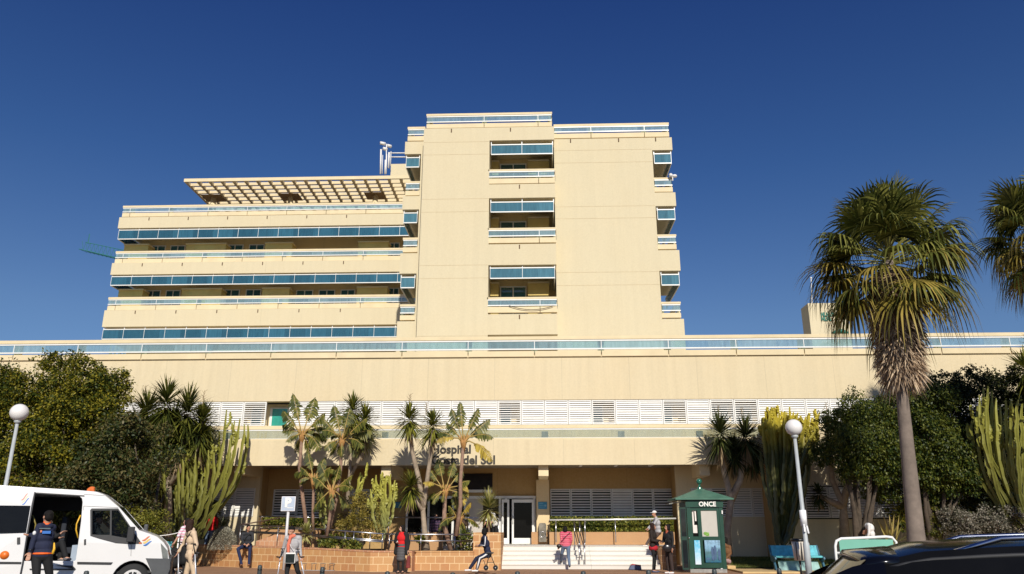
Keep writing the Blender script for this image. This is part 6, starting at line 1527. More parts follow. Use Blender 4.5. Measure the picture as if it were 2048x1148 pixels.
bx_([(70, 984.6), (168, 990.5), (168, 992.5), (70, 986.5)], NY-0.05, NY-0.028, 'door_track', M_rubber)
M_gap = mat('panel_gap', (0.16, 0.15, 0.15, 1), 0.8)
for q in ([(166.5, 1012), (167.3, 1012), (166.3, 1158), (165.5, 1158)], [(167, 1011.6), (236, 1014.6), (236, 1015.3), (167, 1012.3)], [(262.6, 1089), (263.4, 1089), (262.4, 1112), (261.6, 1112)], [(167, 988), (208, 990.6), (208, 991.2), (167, 988.6)]):
    bx_(q, NY-0.042, NY-0.036, 'panel_gap', M_gap)
bx_([(112, 1130), (146, 1131), (152, 1137.5), (150, 1140), (60, 1139), (60, 1137), (146, 1137)], NY-0.06, NY-0.028, 'sill_step', M_rubber)
bx_([(322, 1087), (330, 1096), (335, 1102), (335.5, 1117), (325.5, 1116), (323, 1098)], NY-0.045, NY-0.02, 'headlight', mat('headlight', (0.20, 0.21, 0.20, 1), 0.08, 0.3, 6, spec=1.0), bevel=0.004)
bx_([(293, 1117.2), (337, 1118), (340, 1122), (339.5, 1138), (336, 1146), (338, 1158), (306, 1158), (303, 1140)], NY-0.06, NY-0.02, 'bumper', M_grey, bevel=0.01)
mb = MB(); mb.box(front_x-0.12, front_x+0.07, -0.98, 0.98, zfl-0.04, vl([(0, 1118)])[0][1]); mb.build('front_bumper', M_grey, VAN, bevel=0.05)
# mirrors, beacon
mb = MB(); a = vl([(263, 1068)])[0]; mb.box(a[0]-0.07, a[0]+0.07, NY-0.30, NY-0.12, a[1]-0.17, a[1]+0.16); mb.tube([(a[0]+0.05, NY-0.2, a[1]-0.12), (a[0]+0.1, NY, a[1]-0.2)], 0.03, 6); mb.build('wing_mirror', M_rubber, VAN, bevel=0.03)
mb = MB(); a = vl([(281, 1060)])[0]; mb.box(a[0]-0.05, a[0]+0.05, 1.0, 1.2, a[1]-0.1, a[1]+0.14); mb.build('wing_mirror', M_grey, VAN, bevel=0.03)
a, b = vl([(161, 980), (182, 969)]); mb = MB(); mb.prism([(a[0], a[1]-0.06), (b[0], a[1]-0.06), (b[0]-0.01, b[1]-0.01), (a[0]+0.1, b[1]), (a[0]+0.03, b[1]-0.05)], -0.12, 0.12); mb.build('beacon_bar', mat('amber_lens', (0.55, 0.12, 0.02, 1), 0.15, 0.35, 9, spec=0.7), VAN, bevel=0.02)
# emblem stripes and the orange disc
def wave(cx, cy, w, h, n, ph, cols, y, parent, name='emblem_stripe', thick=2.6):
    for i, c_ in enumerate(cols):
        up_, lo = [], []
        for k in range(9):
            f = k/8; x = cx+w*(f-0.5)*(1+ph*i)+i*w*0.10; yy = cy+h*(0.5-f)+i*thick*1.6+sin(f*2*pi)*h*0.10; up_.append((x, yy)); lo.append((x, yy+thick*(0.35+sin(pi*f))))
        panel(name, vl(up_+lo[::-1]), [], y, 0.008, c_, parent, sh)
CO = (mat('stripe_orange', (0.62, 0.16, 0.05, 1), 0.4), mat('stripe_yellow', (0.85, 0.50, 0.10, 1), 0.4), mat('stripe_blue', (0.03, 0.16, 0.50, 1), 0.4))
wave(49, 993, 13, 13, 3, 0.05, (mat('stripe_pink', (0.60, 0.22, 0.15, 1), 0.4), mat('stripe_peach', (0.85, 0.60, 0.38, 1), 0.4), CO[2]), NY-0.104, DR, thick=2.8)
wave(292, 1076, 15, 8, 3, 0.05, CO, NY-0.045, VAN, thick=3.0)
a = vl([(11, 1110)])[0]; mb = MB(); mb.tube([(a[0], NY-0.108, a[1]), (a[0], NY-0.098, a[1])], 0.088, 24); mb.build('orange_disc', mat('disc_orange', (0.80, 0.17, 0.02, 1), 0.4), DR)
a = vl([(281, 1086)])[0]; mb = MB(); mb.box(a[0]-0.03, a[0]+0.03, NY-0.05, NY-0.03, a[1]-0.015, a[1]+0.015); mb.build('side_repeater', CO[0], VAN)
def wheel(parent, x, y, z, r, w, m_rim, side=-1, nh=10):
    mb = MB(); pr = [(r*0.62, -w/2), (r*0.93, -w/2), (r, -w*0.3), (r, w*0.3), (r*0.93, w/2), (r*0.62, w/2)]
    mb.lathe(pr, n=32); me_R = Matrix.Translation((x, y, z)) @ Matrix.Rotation(pi/2, 4, 'X'); mb.v = [tuple(me_R @ Vector(v)) for v in mb.v]
    wo = mb.build('wheel', mat('tyre', (0.018, 0.018, 0.019, 1), 0.8, 0.15), parent)
    rm = MB(); yy = y+side*(w*0.5+0.006)
    rm.tube([(x, yy, z), (x, yy-side*0.02, z)], r*0.62, 28); rm.tube([(x, yy+side*0.015, z), (x, yy, z)], r*0.20, 16)
    rm.build('rim', m_rim, wo)
    hl = MB()
    for i in range(nh):
        a = 2*pi*i/nh; hl.box(-0.035, 0.035, -0.004, 0.004, -0.022, 0.022, R=Matrix.Translation((x+cos(a)*r*0.42, yy+side*0.003, z+sin(a)*r*0.42)) @ Matrix.Rotation(-a+pi/2, 4, 'Y'))
    hl.build('rim_holes', M_black, wo)
M_rimw = mat('rim_silver', (0.60, 0.58, 0.57, 1), 0.35, 0.08)
for cx_, sy in ((wc[0], -1), (wc2[0], -1), (wc[0], 1), (wc2[0], 1)): wheel(VAN, cx_, sy*0.84, 0.365, wr, 0.22, M_rimw, sy)
for cx_ in (wc[0], wc2[0]):
    mb = MB(); mb.tube([(cx_, -0.70, 0.40), (cx_, -0.62, 0.40)], 0.44, 20); mb.build('wheel_housing', M_rubber, VAN)

# ------------------------------------------------------------------ black estate car, nearest to the camera
CR = thing('estate_car', 'glossy black estate car with silver roof rails cut off by the bottom right corner', 'car', (3.78, 4.72, 0), radians(-17))
M_carp = mat('car_black_paint', (0.003, 0.003, 0.004, 1), 0.16, 0.1, 1, coat=0.3, spec=0.35)
M_chrome = mat('rail_silver', (0.42, 0.44, 0.52, 1), 0.18, 0.05, metal=1.0)
# stations from rear (x = -2.2) to front: x, half width, belt z, half roof, roof z, bottom z
RZ = 1.405
stn = [(-2.50, 0.66, 0.93, 0.64, 0.95), (-2.30, 0.78, 0.97, 0.60, 1.10), (-2.02, 0.82, 0.99, 0.57, RZ-0.15), (-1.76, 0.83, 1.00, 0.55, RZ-0.085), (-1.60, 0.84, 1.00, 0.56, RZ-0.04), (-1.2, 0.85, 0.99, 0.59, RZ-0.01), (-0.6, 0.86, 0.97, 0.61, RZ+0.012), (0.0, 0.86, 0.95, 0.61, RZ), (0.5, 0.86, 0.93, 0.59, RZ-0.04), (0.9, 0.85, 0.92, 0.56, RZ-0.13), (1.45, 0.83, 0.92, 0.68, 0.96), (2.1, 0.72, 0.80, 0.6, 0.82)]
def lerp_st(x):
    for a, b in zip(stn[:-1], stn[1:]):
        if a[0] <= x <= b[0]:
            f = (x-a[0])/(b[0]-a[0]); return [a[i]+(b[i]-a[i])*f for i in range(5)]
    return list(stn[-1])
# roof skin
mb = MB(); rows = []
xs = [-1.80+0.1*i for i in range(26)]
for x in xs:
    _, hw, zb, hr, zr = lerp_st(max(x, -1.76)); row = []
    for k in range(13):
        f = -1+k/6; row.append((x, f*hr*1.06, zr-0.018-0.055*abs(f)**3.2+0.03*(1-f*f)))
    rows.append(row)
mb.add([v for r in rows for v in r], [(i*13+k, i*13+k+1, (i+1)*13+k+1, (i+1)*13+k) for i in range(len(rows)-1) for k in range(12)], 0, True)
rf = mb.build('roof', M_carp, CR); so_ = rf.modifiers.new('solid', 'SOLIDIFY'); so_.thickness = 0.025; so_.offset = -1
# tail spoiler lip
mb = MB(); pr = []
for k in range(13):
    f = -1+k/6; x = -1.98+0.10*f*f
    pr.append(((x, f*0.60, RZ-0.105-0.05*abs(f)**3), (x+0.02, f*0.60, RZ-0.075-0.05*abs(f)**3), (-1.70, f*0.60, RZ-0.052-0.055*abs(f)**3), (-1.70, f*0.58, RZ-0.13-0.05*abs(f)**3)))
vs = [v for r in pr for v in r]; fs = []
for k in range(12):
    for j in range(4): fs.append((k*4+j, (k+1)*4+j, (k+1)*4+(j+1) % 4, k*4+(j+1) % 4))
fs += [(0, 1, 2, 3), tuple(48+j for j in (3, 2, 1, 0))]
mb.add(vs, fs, 0, True); mb.build('spoiler', M_carp, CR)
# side glass and rear glass
gm = MB()
def side_band(x0, x1, sg, inset=0.0, z_lo=0.0, z_hi=0.06, n=12):
    r = []
    for i in range(n+1):
        x = x0+(x1-x0)*i/n; _, hw, zb, hr, zr = lerp_st(x); rr = []
        for q in range(5):
            f = q/4; z = (zb+z_lo)+(zr-z_hi-zb-z_lo)*f; y = hw+(hr*1.05-hw)*(f**1.25)-inset+0.0; rr.append((x, sg*y, z))
        r.append(rr)
    return [v for q in r for v in q], [(i*5+k, i*5+k+1, (i+1)*5+k+1, (i+1)*5+k) for i in range(n) for k in range(4)]
for sg in (-1, 1):
    v, f = side_band(-2.0, 1.45, sg, 0.012, 0.0, 0.03, 24); mb = MB(); mb.add(v, f, 0, True); mb.build('side_glass', M_darkglass, CR)
    for x0, x1, nm in ((-2.45, -1.78, 'rear_pillar'), (-1.02, -0.90, 'pillar'), (0.02, 0.12, 'pillar'), (1.12, 1.45, 'pillar')):
        v, f = side_band(x0, x1, sg, -0.004, 0.0, 0.02, 4); mb = MB(); mb.add(v, f, 0, True); o = mb.build(nm, M_carp if 'rear' in nm or x0 > 1 else M_rubber, CR)
    mb = MB(); pts = []
    for i in range(21):
        x = -1.42+2.35*i/20; _, hw, zb, hr, zr = lerp_st(x); e_ = min(1, min(i, 20-i)/2.0); pts.append((x, sg*(hr*0.97), zr-0.045+0.055*e_))
    mb.tube(pts, 0.014, 8); mb.build('roof_rail', M_chrome, CR)
    # upper frame line above the side windows
    mb = MB(); pts = []
    for i in range(24):
        x = -1.80+3.0*i/23; _, hw, zb, hr, zr = lerp_st(x); pts.append((x, sg*(hr*1.07+0.005), zr-0.075))
    mb.tube(pts, 0.014, 6); mb.build('window_strip', M_rubber, CR)
mb = MB(); r = []
for i in range(7):
    f = i/6; x = -1.97-0.50*f; z = RZ-0.115-0.42*f
    for k in range(9):
        g = -1+k/4; r.append((x+0.10*g*g, g*(0.57+0.12*f), z))
mb.add(r, [(i*9+k, i*9+k+1, (i+1)*9+k+1, (i+1)*9+k) for i in range(6) for k in range(8)], 0, True); mb.build('rear_window', M_darkglass, CR)
mb = MB(); mb.tube([(-2.26, 0.0, RZ-0.33), (-2.33, -0.32, RZ-0.40)], 0.012, 6); mb.build('rear_wiper', M_rubber, CR)
# lower body
bl = [(-2.62, 0.70, 0.45, 0.93), (-2.5, 0.80, 0.32, 0.95), (-2.1, 0.86, 0.25, 0.98), (-1.2, 0.885, 0.22, 1.0), (0, 0.89, 0.22, 0.97), (1.2, 0.88, 0.22, 0.94), (1.9, 0.84, 0.25, 0.86), (2.2, 0.70, 0.32, 0.74)]
mb = MB(); rows = []
for x, hw, z0, z1 in bl:
    rows.append([(x, -hw*0.97, z0), (x, -hw, z0+0.15), (x, -hw*1.0, (z0+z1)/2), (x, -hw*0.985, z1-0.06), (x, -hw*0.93, z1), (x, 0, z1+0.01), (x, hw*0.93, z1), (x, hw*0.985, z1-0.06), (x, hw, (z0+z1)/2), (x, hw, z0+0.15), (x, hw*0.97, z0)])
N_ = 11; mb.add([v for r in rows for v in r], [(i*N_+k, i*N_+(k+1) % N_, (i+1)*N_+(k+1) % N_, (i+1)*N_+k) for i in range(len(rows)-1) for k in range(N_)]+[tuple(range(N_)), tuple(range((len(rows)-1)*N_, len(rows)*N_))], 0, True)
mb.build('body', M_carp, CR)
for sx in (-1.35, 1.35):
    for sy in (-1, 1): wheel(CR, sx, sy*0.80, 0.32, 0.32, 0.2, M_chrome, sy, 5)

# ------------------------------------------------------------------ people
def rot_frame(face):
    a = radians(face); f = Vector((sin(a), -cos(a), 0)); l = Vector((cos(a), sin(a), 0))   # facing, figure's left side as seen when facing the camera
    return l, f
def capsule(mb, p0, p1, r0, r1, n=10, sq=1.0):
    p0, p1 = Vector(p0), Vector(p1); d = p1-p0; L = d.length
    if L < 1e-5: return mb.ball(p0, r0, 0, n)
    d /= L; pts = []; rad = []
    for t in (-1, -0.7, -0.35): pts.append(p0+d*r0*t); rad.append(r0*sqrt(max(0.02, 1-t*t)))
    pts.append(p0); rad.append(r0); pts.append(p1); rad.append(r1)
    for t in (0.35, 0.7, 1): pts.append(p1+d*r1*t); rad.append(r1*sqrt(max(0.02, 1-t*t)))
    mb.tube(pts, rad, n)
def blob(mb, c, r, l, f, n=14):
    """ellipsoid with radii (side, depth, height) turned with the figure"""
    k = n//2; vs = []; fs = []; c = Vector(c)
    for i in range(k+1):
        ph = pi*i/k
        for j in range(n):
            th = 2*pi*j/n; s_ = max(1e-3, sin(ph)); vs.append(c+l*(r[0]*s_*cos(th))+f*(r[1]*s_*sin(th))+Vector((0, 0, -r[2]*cos(ph))))
    for i in range(k):
        for j in range(n): fs.append((i*n+j, i*n+(j+1) % n, (i+1)*n+(j+1) % n, (i+1)*n+j))
    fs.append(tuple(range(n-1, -1, -1))); fs.append(tuple(range(k*n, k*n+n)))
    mb.add(vs, fs, 0, True)
def fuse(mb, name, m, parent, vox=0.012, smooth=3, label=None):
    """weld overlapping closed volumes into one continuous skin"""
    me = mb.mesh(name, uv=False); o = wrap(name, me, m, parent)
    r = o.modifiers.new('remesh', 'REMESH'); r.mode = 'VOXEL'; r.voxel_size = vox; r.use_smooth_shade = True
    s_ = o.modifiers.new('smooth', 'SMOOTH'); s_.iterations = smooth; s_.factor = 0.5
    dg = bpy.context.evaluated_depsgraph_get(); me2 = bpy.data.meshes.new_from_object(o.evaluated_get(dg))
    o.modifiers.clear(); o.data = me2; me2.name = name; bpy.data.meshes.remove(me)
    if label: o['label'] = label
    return o
def skin(name, c): return mat(name, c, 0.5, 0.06, 6)
SK1 = skin('skin_warm', (0.48, 0.24, 0.15, 1)); SK2 = skin('skin_light', (0.58, 0.32, 0.22, 1))
HB = mat('hair_black', (0.010, 0.008, 0.007, 1), 0.75, 0.4, 30, bump=0.8, bscale=70, spec=0.2); HBr = mat('hair_brown', (0.030, 0.013, 0.008, 1), 0.7, 0.4, 30, bump=0.8, bscale=70, spec=0.2)
def cloth(name, c, var=0.14): return mat(name, c, 0.85, var, 7, bump=0.35, bscale=22)
def hand(mb, wr, d, l, s, curl=0.3):
    """palm, four fingers of different length with a knuckle bend, and a thumb from the side of the palm"""
    d = Vector(d).normalized(); up = d.cross(Vector(l)); up = up.normalized() if up.length > 1e-3 else Vector((0, 0, 1)); sd = up.cross(d).normalized()
    wr = Vector(wr); pc = wr+d*0.045*s
    capsule(mb, wr-d*0.02, wr+d*0.02*s, 0.026*s, 0.028*s, 8)
    for q in (-0.022, 0, 0.022): capsule(mb, wr+d*0.02*s+sd*q*s*0.7, wr+d*0.085*s+sd*q*s, 0.017*s, 0.016*s, 8)
    for i, (q, L) in enumerate(((-0.033, 0.062), (-0.011, 0.078), (0.011, 0.084), (0.033, 0.072))):
        a = wr+d*0.088*s+sd*q*s; k = a+(d-up*curl*0.6).normalized()*L*0.5*s; e = k+(d-up*curl*2.0).normalized()*L*0.5*s
        capsule(mb, a, k, 0.0098*s, 0.0092*s, 7); capsule(mb, k, e, 0.0092*s, 0.0078*s, 7)
    t0 = wr+d*0.03*s+sd*0.034*s; t1 = t0+(d*0.7+sd*0.8).normalized()*0.035*s; t2 = t1+(d*1.0+sd*0.25-up*0.3).normalized()*0.03*s
    capsule(mb, t0, t1, 0.014*s, 0.012*s, 7); capsule(mb, t1, t2, 0.011*s, 0.009*s, 7)
def head_shape(mb, hc, l, f, s):
    up = Vector((0, 0, 1))
    blob(mb, hc+up*0.025*s-f*0.01*s, (0.076*s, 0.095*s, 0.098*s), l, f)
    blob(mb, hc-up*0.045*s+f*0.022*s, (0.056*s, 0.066*s, 0.070*s), l, f)
    capsule(mb, hc-up*0.085*s+f*0.055*s, hc-up*0.078*s+f*0.062*s, 0.020*s, 0.018*s, 8)
    capsule(mb, hc+up*0.012*s+f*0.088*s, hc-up*0.022*s+f*0.104*s, 0.009*s, 0.014*s, 8)
    for q in (-1, 1):
        blob(mb, hc+l*0.078*s*q-f*0.005*s-up*0.008*s, (0.012*s, 0.020*s, 0.032*s), l, f, 10)
        blob(mb, hc+l*0.028*s*q+f*0.080*s+up*0.028*s, (0.022*s, 0.010*s, 0.008*s), l, f, 8)
    blob(mb, hc+f*0.083*s-up*0.052*s, (0.024*s, 0.010*s, 0.008*s), l, f, 8)
FEAT = mat('eye_dark', (0.02, 0.012, 0.010, 1), 0.3, 0.2); LIPS = mat('lips', (0.32, 0.09, 0.07, 1), 0.5)
def person(label, px, Y, h=1.68, face=0, base=0.0, look=None, J=None, top=None, legs=None, shoes=None, skinm=SK1, hair=HB, hairstyle='short', bottom='trousers', sleeves=True, width=1.0, group=None, coat=0.0, lean=0.0, head_tilt=0.0, vox=0.012, skirt=None, nofeet=False, ylean=0.0, collar=None):
    g = G(px, Y, base); t = thing('person', label, 'person', g, 0, group); s = h/1.7; l, f = rot_frame(face); up = Vector((0, 0, 1))
    def P(x, y, z): return l*(x*s)+f*(y*s)+up*(z*s)
    K = dict(pel=P(0, 0, 0.95), che=P(0, 0.02, 1.28), nek=P(0, -0.01, 1.47), hea=P(0, 0.03, 1.605),
             shL=P(0.175*width, 0, 1.405), shR=P(-0.175*width, 0, 1.405), elL=P(0.235, 0.0, 1.13), elR=P(-0.235, 0.0, 1.13), haL=P(0.25, 0.06, 0.89), haR=P(-0.25, 0.06, 0.89),
             hiL=P(0.09, 0, 0.92), hiR=P(-0.09, 0, 0.92), knL=P(0.105, 0.03, 0.50), knR=P(-0.105, 0.03, 0.50), anL=P(0.11, -0.02, 0.085), anR=P(-0.11, -0.02, 0.085))
    for k, v in (J or {}).items():
        if isinstance(v, tuple) and len(v) == 3 and abs(v[0]) > 20: K[k] = W(v[0], v[1], Y+v[2])-g      # traced from the photo
        elif isinstance(v, tuple): K[k] = P(*v)
    if J and 'pel' in J and 'hiL' not in J: K['hiL'] = K['pel']+l*0.09*s-up*0.03; K['hiR'] = K['pel']-l*0.09*s-up*0.03
    hl, hf = rot_frame(look if look is not None else face)
    hf2 = (hf*cos(radians(head_tilt))-up*sin(radians(head_tilt))).normalized()
    hc = K['hea']; nk = K['nek']; tors = (nk-K['pel']).normalized()
    bm_ = MB()
    head_shape(bm_, hc, hl, hf2, s)
    capsule(bm_, nk-tors*0.06*s, hc-up*0.06*s-hf*0.015*s, 0.056*s, 0.052*s)
    def torso(mb, e, down=0.0):
        pe, ch = K['pel'], K['che']; wd = width
        blob(mb, pe, (0.155*s*wd+e, 0.115*s+e, 0.13*s+e), l, f)
        blob(mb, pe.lerp(ch, 0.45), (0.140*s*wd+e, 0.105*s+e, 0.15*s), l, f)
        blob(mb, ch, (0.165*s*wd+e, 0.118*s+e, 0.17*s), l, f)
        sm_ = (K['shL']+K['shR'])*0.5; capsule(mb, K['shL'].lerp(sm_, 0.15), K['shR'].lerp(sm_, 0.15), 0.066*s+e, 0.066*s+e)
        blob(mb, sm_.lerp(nk, 0.35), (0.11*s+e, 0.075*s+e, 0.075*s), l, f)
        if down: blob(mb, pe-tors*down*0.5, (0.170*s*wd+e, 0.135*s+e, down), l, f)
    torso(bm_, 0)
    for q in 'LR':
        capsule(bm_, K['sh'+q], K['el'+q], 0.050*s, 0.038*s); capsule(bm_, K['el'+q], K['ha'+q], 0.038*s, 0.026*s)
        d = K['ha'+q]-K['el'+q]; hand(bm_, K['ha'+q], d, l*(1 if q == 'L' else -1), s)
        if not nofeet:
            capsule(bm_, K['hi'+q], K['kn'+q], 0.083*s, 0.055*s); capsule(bm_, K['kn'+q], K['an'+q], 0.056*s, 0.036*s)
    if not nofeet:
        for q in 'LR': capsule(bm_, K['an'+q]-up*0.03, K['an'+q]+f*0.15*s-up*0.052*s, 0.036*s, 0.026*s)
    fuse(bm_, 'body', skinm, t, min(vox, 0.0095), 1)
    fm = MB()
    for q in (-1, 1): blob(fm, hc+hl*0.029*s*q+hf2*0.084*s+up*0.012*s, (0.011*s, 0.006*s, 0.006*s), hl, hf, 8)
    fm.build('eyes', FEAT, t)
    fm = MB(); blob(fm, hc+hf2*0.0915*s-up*0.052*s, (0.022*s, 0.005*s, 0.006*s), hl, hf, 8); fm.build('mouth', LIPS, t)
    # clothes
    if top is not None:
        tp = MB(); torso(tp, 0.016*s, coat)
        for q in 'LR':
            capsule(tp, K['sh'+q], K['el'+q], 0.064*s, 0.052*s)
            if sleeves: capsule(tp, K['el'+q], K['el'+q].lerp(K['ha'+q], 0.93), 0.052*s, 0.042*s)
        capsule(tp, nk-tors*0.05*s, nk+tors*0.012*s, 0.072*s, 0.066*s)
        T = fuse(tp, 'top', top, t, vox)
    if legs is not None and not nofeet:
        lg = MB(); blob(lg, K['pel']-tors*0.03, (0.166*s*width, 0.125*s, 0.13*s), l, f)
        if bottom == 'trousers':
            for q in 'LR':
                capsule(lg, K['hi'+q], K['kn'+q], 0.098*s, 0.070*s); capsule(lg, K['kn'+q], K['an'+q]+up*0.01, 0.070*s, 0.056*s)
        else:
            for q in 'LR': capsule(lg, K['hi'+q], K['kn'+q], 0.09*s, 0.060*s); capsule(lg, K['kn'+q], K['an'+q]+up*0.01, 0.058*s, 0.040*s)
        fuse(lg, bottom if bottom == 'trousers' else 'leggings', legs, t, vox)
    if skirt is not None:
        sk_ = MB(); a = K['pel']+up*0.06*s; b = (K['knL']+K['knR'])*0.5+up*0.02
        for i in range(6):
            q = i/5; blob(sk_, a.lerp(b, q), (0.168*s*width*(1-0.05*q), 0.135*s*(1+0.05*q), 0.10), l, f)
        fuse(sk_, 'skirt', skirt, t, vox)
    if shoes is not None and not nofeet:
        for q in 'LR':
            a = K['an'+q]; mb = MB(); blob(mb, a-up*0.045*s, (0.042*s, 0.055*s, 0.05*s), l, f); capsule(mb, a-up*0.050*s+f*0.02, a+f*0.165*s-up*0.058*s, 0.042*s, 0.030*s)
            fuse(mb, 'shoe', shoes, t, vox)
    if hairstyle:
        hm = MB()
        if hairstyle == 'cap':
            blob(hm, hc+up*0.045*s-hf*0.008, (0.086*s, 0.106*s, 0.085*s), hl, hf)
            cut = hc.z+0.03*s; o = fuse(hm, 'cap', hair, t, 0.01)
            for v in o.data.vertices: v.co.z = max(v.co.z, cut)
            pk = MB(); blob(pk, hc+hf*0.125*s+up*0.038*s, (0.062*s, 0.075*s, 0.010*s), hl, hf); fuse(pk, 'cap_peak', hair, o, 0.008)
            hb = MB(); blob(hb, hc-hf*0.045*s+up*0.0, (0.072*s, 0.062*s, 0.06*s), hl, hf); fuse(hb, 'hair', HB, t, 0.01)
        else:
            blob(hm, hc+up*0.048*s-hf2*0.022*s, (0.086*s, 0.098*s, 0.085*s), hl, hf)
            blob(hm, hc+up*0.0*s-hf2*0.05*s, (0.083*s, 0.066*s, 0.085*s), hl, hf)
            if hairstyle == 'bob':
                blob(hm, hc-hf*0.045*s-up*0.05*s, (0.092*s, 0.07*s, 0.08*s), hl, hf)
                for q in (-1, 1): blob(hm, hc+hl*0.07*s*q-up*0.025*s+hf*0.0, (0.028*s, 0.05*s, 0.08*s), hl, hf)
            if hairstyle == 'long':
                for q in (-1, 1): blob(hm, hc+hl*0.072*s*q-up*0.05*s+hf*0.012*s, (0.032*s, 0.058*s, 0.13*s), hl, hf)
                blob(hm, hc-hf*0.055*s-up*0.11*s, (0.105*s, 0.062*s, 0.15*s), hl, hf)
            if hairstyle == 'bun': blob(hm, hc-hf*0.10*s+up*0.05*s, (0.045*s, 0.045*s, 0.045*s), hl, hf)
            fuse(hm, 'hair', hair, t, 0.011)
    return t, K, (l, f, s)
def extra(parent, mb, name, m, vox=None, label=None):
    return fuse(mb, name, m, parent, vox, label=label) if vox else mb.build(name, m, parent, label=label)
C_navy = cloth('cloth_navy', (0.012, 0.016, 0.045, 1)); C_black = cloth('cloth_black', (0.008, 0.008, 0.009, 1)); C_dark = cloth('cloth_charcoal', (0.022, 0.024, 0.030, 1))
C_jeans = cloth('cloth_denim', (0.12, 0.17, 0.26, 1)); C_dkjean = cloth('cloth_dark_denim', (0.012, 0.022, 0.075, 1)); C_grey = cloth('cloth_heather', (0.40, 0.38, 0.38, 1)); C_beige = cloth('cloth_beige', (0.62, 0.46, 0.31, 1), 0.08)
C_red = cloth('cloth_red', (0.62, 0.010, 0.012, 1), 0.1); C_brown = cloth('cloth_brown', (0.07, 0.038, 0.022, 1)); C_white = cloth('cloth_white', (0.74, 0.72, 0.70, 1), 0.05)
S_black = mat('shoe_black', (0.012, 0.011, 0.010, 1), 0.5); S_brown = mat('shoe_brown', (0.10, 0.045, 0.022, 1), 0.5); S_white = mat('shoe_white', (0.75, 0.74, 0.73, 1), 0.5, 0.05)
def striped(name, a, b, n=22.0, w=0.4):
    if name in _mats: return _mats[name]
    t = NT(name); s = t.node('ShaderNodeSeparateXYZ'); t.link(t.coord(), s.inputs[0]); m = t.node('ShaderNodeMath', operation='MULTIPLY'); m.inputs[1].default_value = n
    fr = t.node('ShaderNodeMath', operation='FRACT'); ns = t.noise(t.coord(), 8, 3); ad = t.node('ShaderNodeMath', operation='MULTIPLY_ADD'); t.link(ns, ad.inputs[0]); ad.inputs[1].default_value = 0.5
    t.link(s.outputs[2], m.inputs[0]); t.link(m.outputs[0], ad.inputs[2]); t.link(ad.outputs[0], fr.inputs[0])
    t.link(t.ramp(fr.outputs[0], [(0.0, a), (w, b)], 'CONSTANT'), t.b.inputs['Base Color']); t.b.inputs['Roughness'].default_value = 0.85; t.bump(ns, 0.3, 0.02); _mats[name] = t.mat; return t.mat
def stripes_on(parent, mb_pts, name, m, r=0.018):
    mb = MB(); mb.tube(mb_pts, r, 6); return mb.build(name, m, parent)
ORG = mat('trim_orange', (0.85, 0.13, 0.01, 1), 0.6, 0.05); M_wht = mat('stripe_white', (0.75, 0.74, 0.73, 1), 0.7, 0.04)

# 1 ambulance worker at the van door
t, K, (l, f, s) = person('person in navy sweatshirt with orange collar and hem leaning at the open van door', 84, 16.6, 1.80, face=-155, look=-120,
    J=dict(pel=(84, 1108, 0), che=(86, 1072, 0), nek=(94, 1047, 0), hea=(95.5, 1034, -0.02), shL=(78, 1054, -0.12), shR=(106, 1056, 0.14), elL=(66, 1083, -0.16), elR=(74, 1070, 0.36), haL=(60, 1104, -0.2), haR=(60, 1070, 0.42),
           knL=(73, 1150, -0.1), knR=(99, 1150, 0.1), anL=(60, 1196, -0.1), anR=(106, 1197, 0.2)), top=C_navy, legs=C_black, shoes=S_black, width=1.15)
mb = MB(); blob(mb, K['pel']+Vector((0, 0, 0.01)), (0.205, 0.165, 0.045), l, f); extra(t, mb, 'orange_hem', ORG, 0.012)
mb = MB(); capsule(mb, K['nek']-Vector((0, 0, 0.02)), K['nek']+Vector((0, 0, 0.022)), 0.082, 0.074); extra(t, mb, 'orange_collar', ORG, 0.011)
bc = K['che'].lerp(K['nek'], 0.30)-f*0.158
for dx, dz, w_, h_, m_ in ((0.04, 0.075, 0.10, 0.010, mat('print_grey', (0.10, 0.13, 0.14, 1))), (0.0, 0.0, 0.075, 0.028, mat('back_blue', (0.03, 0.15, 0.50, 1))), (0.10, 0.02, 0.016, 0.022, mat('back_coral', (0.65, 0.20, 0.10, 1)))):
    c = bc+l*(dx-0.06)+Vector((0, 0, dz)); mb = MB(); vs = []
    for a_, b_ in ((-1, -1), (1, -1), (1, 1), (-1, 1)):
        for e_ in (0, -0.02): vs.append(c+l*(a_*w_)+Vector((0, 0, b_*h_))+f*(e_+0.012))
    mb.add(vs, [(0, 2, 4, 6), (1, 7, 5, 3), (0, 1, 3, 2), (2, 3, 5, 4), (4, 5, 7, 6), (6, 7, 1, 0)]); mb.build('back_print', m_, t)
mb = MB(); c = K['shL'].lerp(K['elL'], 0.42); blob(mb, c-f*0.045+l*0.03, (0.035, 0.035, 0.045), l, f); extra(t, mb, 'sleeve_badge', M_wht)
mb = MB(); d = (K['haL']-K['elL']).normalized(); mb.tube([K['haL']-d*0.05, K['haL']-d*0.015], 0.046, 12); extra(t, mb, 'wristwatch', M_black)
mb = MB(); q = K['pel']+l*-0.19-f*0.04; mb.tube([q+Vector((0, 0, 0.22)), q+Vector((0, 0, 0.10))+l*-0.02, q], [0.012, 0.024, 0.03], 8); extra(t, mb, 'yellow_flash', mat('flash_yellow', (0.8, 0.45, 0.03, 1), 0.6))
